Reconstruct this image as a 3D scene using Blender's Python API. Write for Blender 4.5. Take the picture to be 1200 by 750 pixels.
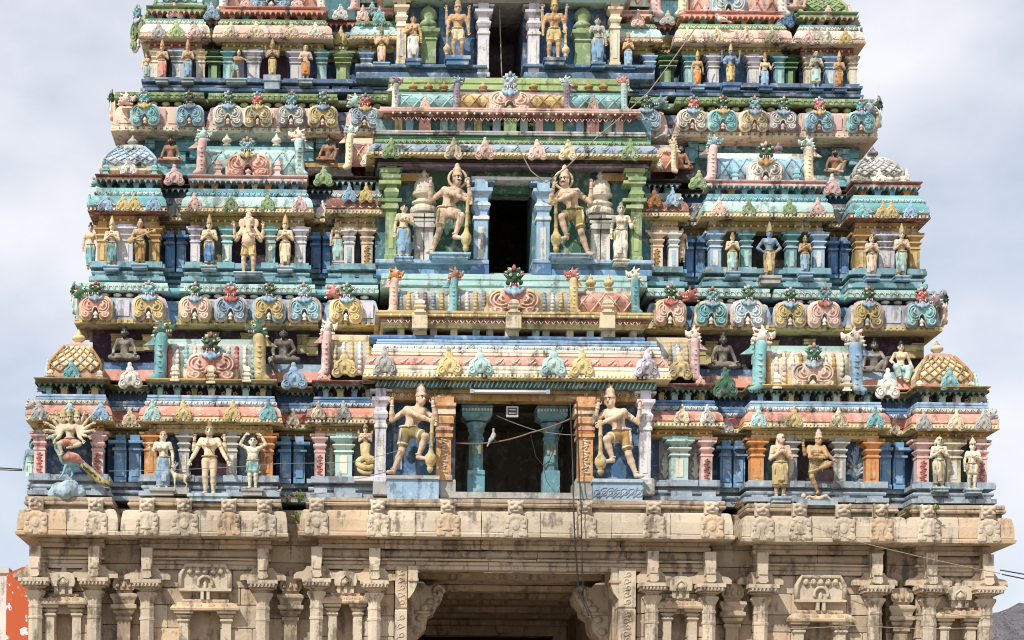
import bpy, math, random
import numpy as np
from mathutils import Vector, Matrix

random.seed(7)
SC = bpy.context.scene
for o in list(bpy.data.objects):
    bpy.data.objects.remove(o)

# ------------------------------------------------------------------ camera, sky, sun, exposure
# A level camera with a shift lens stands on the ground 40 m from the stone front, 3.4 m left of
# the doorway's axis.  P(px,py,Y) turns a place in the picture and a distance behind the stone
# front into metres: every row of the tower has its own real distance Y.
DIST = 40.0
PXM = 0.017
FPX = DIST / PXM
U0, V0 = 400.0, 962.0
ROLL = math.radians(0.55)
CX, CZ = -(602 - U0) * PXM, 1.7
_c, _s = math.cos(ROLL), math.sin(ROLL)

def P(px, py, Y):
    dx, dy = px - 600.0, py - 375.0
    x, y = 600 + dx * _c + dy * _s, 375 - dx * _s + dy * _c
    k = (DIST + Y) / FPX
    return CX + (x - U0) * k, CZ - (y - V0) * k

def PX(px, Y, py=400.0):
    return P(px, py, Y)[0]

def PZ(py, Y, px=250.0):
    return P(px, py, Y)[1]

def M(Y):
    return (DIST + Y) / FPX

cam = bpy.data.objects.new('camera', bpy.data.cameras.new('camera'))
SC.collection.objects.link(cam)
cam.location = (CX, -DIST, CZ)
cam.rotation_euler = (Matrix.Rotation(math.pi / 2, 3, 'X') @ Matrix.Rotation(ROLL, 3, 'Z')).to_euler()
cam.data.sensor_width = 36.0
cam.data.lens = FPX / 1200 * 36
_dx, _dy = U0 - 600, V0 - 375
cam.data.shift_x = -(_dx * _c - _dy * _s) / 1200
cam.data.shift_y = (_dx * _s + _dy * _c) / 1200
cam.data.clip_end = 6000
SC.camera = cam

SUN_EL, SUN_AZ = math.radians(47), math.radians(38)      # height; angle to the left of the facade's normal
to_sun = Vector((-math.sin(SUN_AZ) * math.cos(SUN_EL), -math.cos(SUN_AZ) * math.cos(SUN_EL), math.sin(SUN_EL)))
sun = bpy.data.objects.new('sun', bpy.data.lights.new('sun', 'SUN'))
SC.collection.objects.link(sun)
sun.data.energy = 4.6
sun.data.angle = math.radians(0.6)
sun.data.color = (1.0, 0.96, 0.89)
sun.rotation_euler = to_sun.to_track_quat('Z', 'Y').to_euler()
sun.location = to_sun * 80

world = bpy.data.worlds.new('World')
SC.world = world
world.use_nodes = True
nt = world.node_tree
nt.nodes.clear()
out = nt.nodes.new('ShaderNodeOutputWorld')
sky = nt.nodes.new('ShaderNodeTexSky')
sky.sky_type = 'NISHITA'
sky.sun_disc = False
sky.sun_elevation = SUN_EL
sky.sun_rotation = math.pi + SUN_AZ
sky.air_density = 1.0
sky.dust_density = 0.8
sky.ozone_density = 5.0
bg = nt.nodes.new('ShaderNodeBackground')
bg.inputs[1].default_value = 0.115
tc = nt.nodes.new('ShaderNodeTexCoord')
mp = nt.nodes.new('ShaderNodeMapping')
mp.inputs['Scale'].default_value = (1.0, 1.0, 1.9)
mp.inputs['Location'].default_value = (5.1, 0.4, 0.9)
nz = nt.nodes.new('ShaderNodeTexNoise')
nz.inputs['Scale'].default_value = 3.4
nz.inputs['Detail'].default_value = 9
nz.inputs['Roughness'].default_value = 0.52
rp = nt.nodes.new('ShaderNodeValToRGB')
rp.color_ramp.elements[0].position = 0.35
rp.color_ramp.elements[0].color = (0.26, 0.26, 0.26, 1)
rp.color_ramp.elements[1].position = 0.64
rp.color_ramp.elements[1].color = (1, 1, 1, 1)
mx = nt.nodes.new('ShaderNodeMixRGB')
mx.inputs[2].default_value = (7.9, 8.0, 8.4, 1)
nt.links.new(tc.outputs['Generated'], mp.inputs[0])
nt.links.new(mp.outputs[0], nz.inputs['Vector'])
nt.links.new(nz.outputs['Fac'], rp.inputs[0])
nt.links.new(rp.outputs[0], mx.inputs[0])
nt.links.new(sky.outputs[0], mx.inputs[1])
nt.links.new(mx.outputs[0], bg.inputs[0])
nt.links.new(bg.outputs[0], out.inputs[0])

SC.view_settings.view_transform = 'Standard'
SC.view_settings.look = 'None'
SC.view_settings.exposure = 0.06
SC.view_settings.gamma = 1.0
SC.render.engine = 'CYCLES'
SC.cycles.filter_width = 1.05
SC.cycles.max_bounces = 6
SC.cycles.diffuse_bounces = 4

# ------------------------------------------------------------------ materials
def lin(h):
    h = h.lstrip('#')
    r = [int(h[i:i + 2], 16) / 255 for i in (0, 2, 4)]
    return [c / 12.92 if c <= .04045 else ((c + .055) / 1.055) ** 2.4 for c in r]

PAL = dict(lightblue='8fb7d6', paleblue='a9c3d3', blue='3f76a9', midblue='6199c6', dteal='6fa5b4', slate='55789c', apricot='d59a58', tealblue='5d9fae', azure='4a8cc4', fog='9aabba', deepblue='326a98', navy='2f5c86', teal='5fa3aa', seafoam='aed3cd',
           aqua='7cc0c4', green='84a169', lime='a3ba74', darkgreen='2c6b4c', bottle='2f4f33', yellow='dac27c', gold='ceb471', ochre='b88c42',
           olive='9c8a45', orange='db8f3c', coral='dd917c', salmon='e6bbaa', peach='ead0b2', pink='dcb4ae', rose='c05a52',
           lilac='d4d0de', cream='e2cfa8', ivory='eadfc9', white='dedbd2', grey='aaa8a2', bluegrey='93a6b6', redbrown='94594a',
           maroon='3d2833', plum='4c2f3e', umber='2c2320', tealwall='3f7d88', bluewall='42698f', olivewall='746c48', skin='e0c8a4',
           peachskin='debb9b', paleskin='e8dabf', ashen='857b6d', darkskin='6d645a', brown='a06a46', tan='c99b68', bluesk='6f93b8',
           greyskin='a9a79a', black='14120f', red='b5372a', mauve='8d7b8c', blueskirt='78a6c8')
_mats = {}

def _nodes(name):
    m = bpy.data.materials.new(name)
    m.use_nodes = True
    t = m.node_tree
    return m, t, t.nodes['Principled BSDF']

def weathered(name, rgb, dirt=.55, dirtcol=(.060, .052, .042), fade=.3, fadecol=(.66, .64, .58), rough=.8, bump=.5, vary=.35, fine=26.0):
    m, t, b = _nodes(name)
    N, L = t.nodes.new, t.links.new
    geo = N('ShaderNodeNewGeometry')
    def noise(scale, det, ro, vec=None):
        n = N('ShaderNodeTexNoise')
        n.inputs['Scale'].default_value = scale
        n.inputs['Detail'].default_value = det
        n.inputs['Roughness'].default_value = ro
        L(vec or geo.outputs['Position'], n.inputs['Vector'])
        return n.outputs['Fac']
    mp = N('ShaderNodeMapping')
    mp.inputs['Scale'].default_value = (7, 7, .9)
    L(geo.outputs['Position'], mp.inputs[0])
    A = noise(2.1, 7, .68)
    B = noise(1.0, 5, .6, mp.outputs[0])
    Cn = noise(fine, 6, .62)
    E = noise(.55, 3, .5)
    def math_(op, a, bb, clamp=False):
        n = N('ShaderNodeMath')
        n.operation = op
        n.use_clamp = clamp
        for i, q in enumerate((a, bb)):
            if isinstance(q, (int, float)):
                n.inputs[i].default_value = q
            else:
                L(q, n.inputs[i])
        return n.outputs[0]
    def ramp(f, lo, hi):
        n = N('ShaderNodeMapRange')
        n.interpolation_type = 'SMOOTHSTEP'
        n.inputs[1].default_value, n.inputs[2].default_value = lo, hi
        L(f, n.inputs[0])
        return n.outputs[0]
    def mix(f, a, bb):
        n = N('ShaderNodeMixRGB')
        if isinstance(f, (int, float)):
            n.inputs[0].default_value = f
        else:
            L(f, n.inputs[0])
        for i, q in ((1, a), (2, bb)):
            if isinstance(q, tuple):
                n.inputs[i].default_value = (*q[:3], 1)
            else:
                L(q, n.inputs[i])
        return n.outputs[0]
    d = math_('ADD', math_('MULTIPLY', A, .45), math_('MULTIPLY', B, .40))
    d = math_('ADD', d, math_('MULTIPLY', Cn, .15))
    dm = math_('MULTIPLY', ramp(d, .495, .59), dirt)
    Fd = noise(5.5, 5, .6)
    f2 = math_('MULTIPLY', ramp(math_('ADD', math_('MULTIPLY', Fd, .75), math_('MULTIPLY', Cn, .25)), .50, .66), fade)
    base = tuple(rgb)
    dark = tuple(c * (1 - vary) for c in rgb)
    lite = tuple(min(.9, c * (1 + vary * .45) + .012) for c in rgb)
    c0 = mix(ramp(E, .3, .7), dark, lite)
    c0 = mix(.4, c0, base)
    c1 = mix(f2, c0, fadecol)
    c2 = mix(dm, c1, dirtcol)
    L(c2, b.inputs['Base Color'])
    b.inputs['Roughness'].default_value = rough
    b.inputs['Specular IOR Level'].default_value = .25
    bp = N('ShaderNodeBump')
    bp.inputs['Strength'].default_value = bump
    bp.inputs['Distance'].default_value = .02
    L(math_('ADD', math_('MULTIPLY', Cn, .6), math_('MULTIPLY', A, .4)), bp.inputs['Height'])
    L(bp.outputs[0], b.inputs['Normal'])
    return m

def paint(c, worn=1.0):
    k = (c, worn)
    if k not in _mats:
        rgb = lin(PAL[c])
        g = sum(rgb) / 3
        q = .18 if g > .05 else .0
        rgb = [(x * (1 - q) + (g * .8 + .12) * q * w) * .95 for x, w in zip(rgb, (1.05, 1.0, .9))]
        _mats[k] = weathered('paint_' + c + ('' if worn == 1 else '_worn'), rgb, dirt=min(.95, .62 * worn), fade=min(.75, .50 * worn) if g > .05 else .12)
    return _mats[k]

def stone(kind=0):
    k = ('stone', kind)
    if k not in _mats:
        rgb = [(.51, .405, .29), (.56, .465, .345), (.41, .315, .22), (.56, .41, .265)][kind]
        _mats[k] = weathered('granite_%s' % ['warm', 'pale', 'brown', 'ochre'][kind], rgb, dirt=.72, dirtcol=(.085, .066, .05), fade=.45,
                             fadecol=(.60, .54, .46), bump=.9, vary=.42, fine=17)
    return _mats[k]

def plain(name, rgb, rough=.6, metal=0.0):
    if name not in _mats:
        m, t, b = _nodes(name)
        n = t.nodes.new('ShaderNodeTexNoise')
        n.inputs['Scale'].default_value = 12
        mxx = t.nodes.new('ShaderNodeMixRGB')
        mxx.inputs[1].default_value = (*[c * .75 for c in rgb], 1)
        mxx.inputs[2].default_value = (*[min(1, c * 1.15) for c in rgb], 1)
        t.links.new(n.outputs['Fac'], mxx.inputs[0])
        t.links.new(mxx.outputs[0], b.inputs['Base Color'])
        b.inputs['Roughness'].default_value = rough
        b.inputs['Metallic'].default_value = metal
        _mats[name] = m
    return _mats[name]

def mat(c):
    if c is None or not isinstance(c, str):
        return c
    if c.startswith('stone'):
        return stone(int(c[5:] or 0))
    if c.endswith('*'):
        return paint(c[:-1], 1.7)
    return paint(c)

# ------------------------------------------------------------------ mesh helpers
def jit(p, a):
    x, y, z = p
    h = math.sin(x * 12.9898 + z * 78.233 + y * 37.719) * 43758.5453
    g = math.sin(x * 39.346 + z * 11.135 + y * 83.155) * 24634.6345
    q = math.sin(x * 73.156 + z * 52.235 + y * 9.151) * 31415.9265
    return (x + (h - math.floor(h) - .5) * a, y + (g - math.floor(g) - .5) * a, z + (q - math.floor(q) - .5) * a)

class MB:
    def __init__(s):
        s.v, s.f, s.m, s.s = [], [], [], []

    def add(s, vs, fs, m=0, smooth=False):
        o = len(s.v)
        s.v.extend([tuple(p) for p in vs])
        for f in fs:
            s.f.append([i + o for i in f])
        s.m += [m] * len(fs)
        s.s += [smooth] * len(fs)
        return s

    def box(s, x0, x1, y0, y1, z0, z1, m=0, j=0.0, ch=0.0):
        if ch:
            return s.sweep(x0, x1, y0, y1, [(-ch, z0), (0, z0 + ch), (0, z1 - ch), (-ch, z1)], m, j, closed=True)
        vs = [(x, y, z) for z in (z0, z1) for y in (y0, y1) for x in (x0, x1)]
        if j:
            vs = [jit(p, j) for p in vs]
        return s.add(vs, [(0, 2, 3, 1), (4, 5, 7, 6), (0, 1, 5, 4), (2, 6, 7, 3), (0, 4, 6, 2), (1, 3, 7, 5)], m)

    def sweep(s, x0, x1, yf, yb, prof, m=0, j=.006, seg=.45, closed=False):
        """a moulding running round three sides of a bay (left return, front, right return)"""
        n = max(1, int((x1 - x0) / seg))
        path = [(x0, yb, -1, 0), (x0, yf, -1, -1)]
        for i in range(1, n):
            path.append((x0 + (x1 - x0) * i / n, yf, 0, -1))
        path += [(x1, yf, 1, -1), (x1, yb, 1, 0)]
        K = len(prof)
        vs = []
        for (x, y, nx, ny) in path:
            for (o, z) in prof:
                vs.append(jit((x + nx * o, y + ny * o, z), j) if j else (x + nx * o, y + ny * o, z))
        fs = []
        for i in range(len(path) - 1):
            for k in range(K - 1):
                a = i * K + k
                fs.append((a, a + K, a + K + 1, a + 1))
        if closed:
            L = len(path)
            fs.append([i * K for i in range(L)][::-1])
            fs.append([i * K + K - 1 for i in range(L)])
        return s.add(vs, fs, m)

    def prism(s, poly, y0, y1, m=0, j=0.0):
        """outline in the x-z plane (counter-clockwise seen from the camera) given depth"""
        n = len(poly)
        vs = [(x, y0, z) for x, z in poly] + [(x, y1, z) for x, z in poly]
        if j:
            vs = [jit(p, j) for p in vs]
        fs = [list(range(n)), list(range(2 * n - 1, n - 1, -1))]
        for i in range(n):
            k = (i + 1) % n
            fs.append((i, n + i, n + k, k))
        return s.add(vs, fs, m)

    def tube(s, pts, rs, n=6, m=0, smooth=True):
        pts = [Vector(p) for p in pts]
        if isinstance(rs, (int, float)):
            rs = [rs] * len(pts)
        vs, fs = [], []
        ref = None
        for i, p in enumerate(pts):
            d = (pts[min(i + 1, len(pts) - 1)] - pts[max(i - 1, 0)])
            if d.length < 1e-9:
                d = Vector((0, 0, 1))
            d.normalize()
            if ref is None:
                ref = Vector((0, 1, 0)) if abs(d.y) < .9 else Vector((1, 0, 0))
            u = d.cross(ref)
            if u.length < 1e-6:
                u = d.cross(Vector((1, 0, .3)))
            u.normalize()
            w = u.cross(d)
            w.normalize()
            ref = w
            for k in range(n):
                a = 2 * math.pi * k / n
                vs.append(p + (u * math.cos(a) + w * math.sin(a)) * rs[i])
        for i in range(len(pts) - 1):
            for k in range(n):
                k2 = (k + 1) % n
                fs.append((i * n + k, i * n + k2, (i + 1) * n + k2, (i + 1) * n + k))
        L = len(pts) - 1
        fs.append(list(range(n))[::-1])
        fs.append([L * n + k for k in range(n)])
        return s.add(vs, fs, m, smooth)

    def lathe(s, prof, n=12, cx=0, cy=0, cz=0, m=0, rot=0.0, smooth=True, sy=1.0, j=0.0):
        vs, fs = [], []
        for (r, z) in prof:
            for k in range(n):
                a = rot + 2 * math.pi * k / n
                p = (cx + r * math.cos(a), cy + r * math.sin(a) * sy, cz + z)
                vs.append(jit(p, j) if j else p)
        for i in range(len(prof) - 1):
            for k in range(n):
                k2 = (k + 1) % n
                fs.append((i * n + k, i * n + k2, (i + 1) * n + k2, (i + 1) * n + k))
        fs.append(list(range(n))[::-1])
        fs.append([(len(prof) - 1) * n + k for k in range(n)])
        return s.add(vs, fs, m, smooth)

    def sq(s, prof, cx, cy, cz, m=0, j=.003):
        r2 = math.sqrt(2)
        return s.lathe([(r * r2, z) for r, z in prof], 4, cx, cy, cz, m, math.pi / 4, False, j=j)

    def ell(s, c, r, m=0, n=10, k=6):
        prof = [(max(.02, math.sin(math.pi * i / k)), -math.cos(math.pi * i / k)) for i in range(k + 1)]
        vs, fs = [], []
        for (q, z) in prof:
            for a in range(n):
                t = 2 * math.pi * a / n
                vs.append((c[0] + r[0] * q * math.cos(t), c[1] + r[1] * q * math.sin(t), c[2] + r[2] * z))
        for i in range(k):
            for a in range(n):
                b = (a + 1) % n
                fs.append((i * n + a, i * n + b, (i + 1) * n + b, (i + 1) * n + a))
        return s.add(vs, fs, m, True)

    def ring(s, c, R, r, axis='z', n=18, k=6, m=0, sx=1.0, a0=0.0, a1=2 * math.pi):
        full = abs(a1 - a0 - 2 * math.pi) < 1e-6
        pts = []
        for i in range(n + 1):
            a = a0 + (a1 - a0) * i / n
            if axis == 'z':
                pts.append((c[0] + R * sx * math.cos(a), c[1] + R * math.sin(a), c[2]))
            else:
                pts.append((c[0] + R * sx * math.cos(a), c[1], c[2] + R * math.sin(a)))
        return s.tube(pts, r, k, m)

    def mesh(s, name, slots=1):
        me = bpy.data.meshes.new(name)
        me.from_pydata(s.v, [], s.f)
        me.polygons.foreach_set('material_index', s.m)
        me.polygons.foreach_set('use_smooth', s.s)
        for i in range(max(slots, (max(s.m) if s.m else 0) + 1)):
            me.materials.append(None)
        me.update()
        return me

    def build(s, name, mats, parent=None, loc=(0, 0, 0), kind=None, scale=None):
        if not isinstance(mats, (list, tuple)):
            mats = [mats]
        return place(s.mesh(name, len(mats)), name, mats, parent, loc, scale, kind)

def place(me, name, mats, parent=None, loc=(0, 0, 0), scale=None, kind=None, rot=None):
    o = bpy.data.objects.new(name, me)
    SC.collection.objects.link(o)
    if not isinstance(mats, (list, tuple)):
        mats = [mats]
    for i, m in enumerate(mats):
        if i < len(o.material_slots):
            o.material_slots[i].link = 'OBJECT'
            o.material_slots[i].material = mat(m)
    o.location = loc
    if scale is not None:
        o.scale = scale if isinstance(scale, (tuple, list)) else (scale,) * 3
    if rot:
        o.rotation_euler = rot
    if parent:
        o.parent = parent
    if kind:
        o['kind'] = kind
    return o

def thing(name, label, cat, loc=(0, 0, 0), group=None):
    o = bpy.data.objects.new(name, None)
    o.empty_display_size = .2
    SC.collection.objects.link(o)
    o.location = loc
    tag(o, label, cat, group)
    return o

def tag(o, label, cat, group=None, kind=None):
    o['label'], o['category'] = label, cat
    if group:
        o['group'] = group
    if kind:
        o['kind'] = kind
    return o

# ------------------------------------------------------------------ smooth bodies from blended solids
class SDF:
    """solids blended into one continuous skin, meshed with surface nets"""
    def __init__(s):
        s.p = []

    def cone(s, a, ra, b, rb, k=.02, sub=False):
        s.p.append(('c', np.array(a, float), ra, np.array(b, float), rb, k, sub)); return s

    def ell(s, c, r, k=.02, sub=False):
        s.p.append(('e', np.array(c, float), np.array(r, float), 0, 0, k, sub)); return s

    def box(s, c, h, r=.01, k=.02, sub=False):
        s.p.append(('b', np.array(c, float), np.array(h, float), r, 0, k, sub)); return s

    def torus(s, c, R, r, k=.01, sub=False):
        """ring standing in the x-z plane"""
        s.p.append(('t', np.array(c, float), R, r, 0, k, sub)); return s

    def chain(s, pts, rs, k=.02):
        for i in range(len(pts) - 1):
            s.cone(pts[i], rs[i], pts[i + 1], rs[i + 1], k)
        return s

    def arrays(s, h):
        lo, hi = np.full(3, 1e9), np.full(3, -1e9)
        bb = []
        for q in s.p:
            if q[0] == 'c':
                l = np.minimum(q[1] - q[2], q[3] - q[4]); u = np.maximum(q[1] + q[2], q[3] + q[4])
            elif q[0] in 'eb':
                e = q[2] + (q[3] if q[0] == 'b' else 0)
                l, u = q[1] - e, q[1] + e
            else:
                e = np.array([q[2] + q[3], q[3], q[2] + q[3]])
                l, u = q[1] - e, q[1] + e
            bb.append((l, u))
            if not q[6]:
                lo, hi = np.minimum(lo, l), np.maximum(hi, u)
        lo -= 3 * h
        hi += 3 * h
        n = np.ceil((hi - lo) / h).astype(int) + 1
        f = np.full(n, 1e3, np.float32)
        ax = [lo[i] + h * np.arange(n[i]) for i in range(3)]
        for q, (l, u) in zip(s.p, bb):
            k = q[5]
            i0 = np.maximum(0, np.floor((l - k - 2 * h - lo) / h).astype(int))
            i1 = np.minimum(n, np.ceil((u + k + 2 * h - lo) / h).astype(int) + 1)
            sl = tuple(slice(a, b) for a, b in zip(i0, i1))
            X, Y, Z = np.meshgrid(*[ax[i][sl[i]] for i in range(3)], indexing='ij', sparse=True)
            if q[0] == 'c':
                a, b = q[1], q[3]
                d = b - a
                dd = max(1e-12, float(d @ d))
                px, py, pz = X - a[0], Y - a[1], Z - a[2]
                t = np.clip((px * d[0] + py * d[1] + pz * d[2]) / dd, 0, 1)
                v = np.sqrt((px - t * d[0]) ** 2 + (py - t * d[1]) ** 2 + (pz - t * d[2]) ** 2) - (q[2] + t * (q[4] - q[2]))
            elif q[0] == 'e':
                c, r = q[1], q[2]
                k0 = np.sqrt(((X - c[0]) / r[0]) ** 2 + ((Y - c[1]) / r[1]) ** 2 + ((Z - c[2]) / r[2]) ** 2)
                k1 = np.sqrt(((X - c[0]) / r[0] ** 2) ** 2 + ((Y - c[1]) / r[1] ** 2) ** 2 + ((Z - c[2]) / r[2] ** 2) ** 2) + 1e-9
                v = k0 * (k0 - 1) / k1
            elif q[0] == 'b':
                c, e, r = q[1], q[2], q[3]
                dx, dy, dz = np.abs(X - c[0]) - e[0], np.abs(Y - c[1]) - e[1], np.abs(Z - c[2]) - e[2]
                v = np.sqrt(np.maximum(dx, 0) ** 2 + np.maximum(dy, 0) ** 2 + np.maximum(dz, 0) ** 2) + np.minimum(np.maximum(np.maximum(dx, dy), dz), 0) - r
            else:
                c = q[1]
                v = np.sqrt((np.sqrt((X - c[0]) ** 2 + (Z - c[2]) ** 2) - q[2]) ** 2 + (Y - c[1]) ** 2) - q[3]
            g = f[sl]
            if q[6]:
                w = -v
                hh = np.clip(.5 - .5 * (w - g) / -k, 0, 1) if False else None
                f[sl] = np.maximum(g, w)
            else:
                hh = np.maximum(k - np.abs(g - v), 0) / max(k, 1e-6)
                f[sl] = np.minimum(g, v) - hh * hh * k * .25
        return f, lo

    def mesh(s, h):
        f, lo = s.arrays(h)
        S = f < 0
        n = np.array(f.shape)
        cnt = np.zeros(n - 1, np.int8)
        for a in (0, 1):
            for b in (0, 1):
                for c in (0, 1):
                    cnt += S[a:n[0] - 1 + a, b:n[1] - 1 + b, c:n[2] - 1 + c]
        act = (cnt > 0) & (cnt < 8)
        cells = np.argwhere(act)
        idx = np.full(n - 1, -1, np.int64)
        idx[act] = np.arange(len(cells))
        acc = np.zeros((len(cells), 3))
        num = np.zeros(len(cells))
        cor = [(a, b, c) for a in (0, 1) for b in (0, 1) for c in (0, 1)]
        for A in cor:
            for B in cor:
                if sum(B) - sum(A) == 1 and all(y >= x for x, y in zip(A, B)):
                    ca, cb = cells + A, cells + B
                    fa, fb = f[ca[:, 0], ca[:, 1], ca[:, 2]], f[cb[:, 0], cb[:, 1], cb[:, 2]]
                    mk = (fa < 0) != (fb < 0)
                    t = np.where(mk, fa / np.where(mk, fa - fb, 1), 0)
                    p = np.array(A) + t[:, None] * (np.array(B) - np.array(A))
                    acc[mk] += p[mk]
                    num[mk] += 1
        V = lo + h * (cells + acc / np.maximum(num, 1)[:, None])
        faces = []
        for ax in range(3):
            o1, o2 = [(1, 2), (2, 0), (0, 1)][ax]
            sl0, sl1 = [slice(1, -1)] * 3, [slice(1, -1)] * 3
            sl0[ax], sl1[ax] = slice(0, -1), slice(1, None)
            a, b = S[tuple(sl0)], S[tuple(sl1)]
            for inside in (True, False):
                e = np.argwhere((a != b) & (a == inside))
                if not len(e):
                    continue
                base = e.copy()
                base[:, o1] += 1
                base[:, o2] += 1
                q = []
                for (d1, d2) in ((-1, -1), (0, -1), (0, 0), (-1, 0)):
                    c = base.copy()
                    c[:, o1] += d1
                    c[:, o2] += d2
                    q.append(idx[c[:, 0], c[:, 1], c[:, 2]])
                F = np.stack(q, 1)
                faces.append(F if inside else F[:, ::-1])
        return V, np.concatenate(faces) if faces else np.zeros((0, 4), int)

    def into(s, mb, h, m=0):
        V, F = s.mesh(h)
        mb.add(V.tolist(), F.tolist(), m, True)
        return mb

# ------------------------------------------------------------------ ornaments that repeat (meshes shared, colours set per object)
def spiral(cx, cz, r0, r1, a0, turns, y, n=16, sx=1):
    pts = []
    for i in range(n + 1):
        t = i / n
        a = a0 + turns * 2 * math.pi * t
        r = r0 + (r1 - r0) * t
        pts.append((cx + sx * r * math.cos(a), y, cz + r * math.sin(a)))
    return pts

def _arch_sdf(g=0.0, d=.10):
    """horseshoe ornament, one unit wide and about .8 high, open arch in the middle"""
    s = SDF()
    for e in (-1, 1):
        s.ell((e * .235, 0, .44), (.24 + g, d, .29 + g), .05)
        s.ell((e * .30, -.01, .15), (.165 + g, d, .15 + g), .05)
        s.ell((e * .27, 0, .28), (.17 + g, d * .9, .2 + g), .05)
    s.ell((0, 0, .60), (.24 + g, d * .9, .18 + g), .06)
    s.cone((0, -.5, .0), .105 - g * .3, (0, .5, .0), .105 - g * .3, .0, True)
    s.ell((0, 0, .18), (.115 - g * .3, .5, .21 - g * .3), .0, True)
    return s

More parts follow.
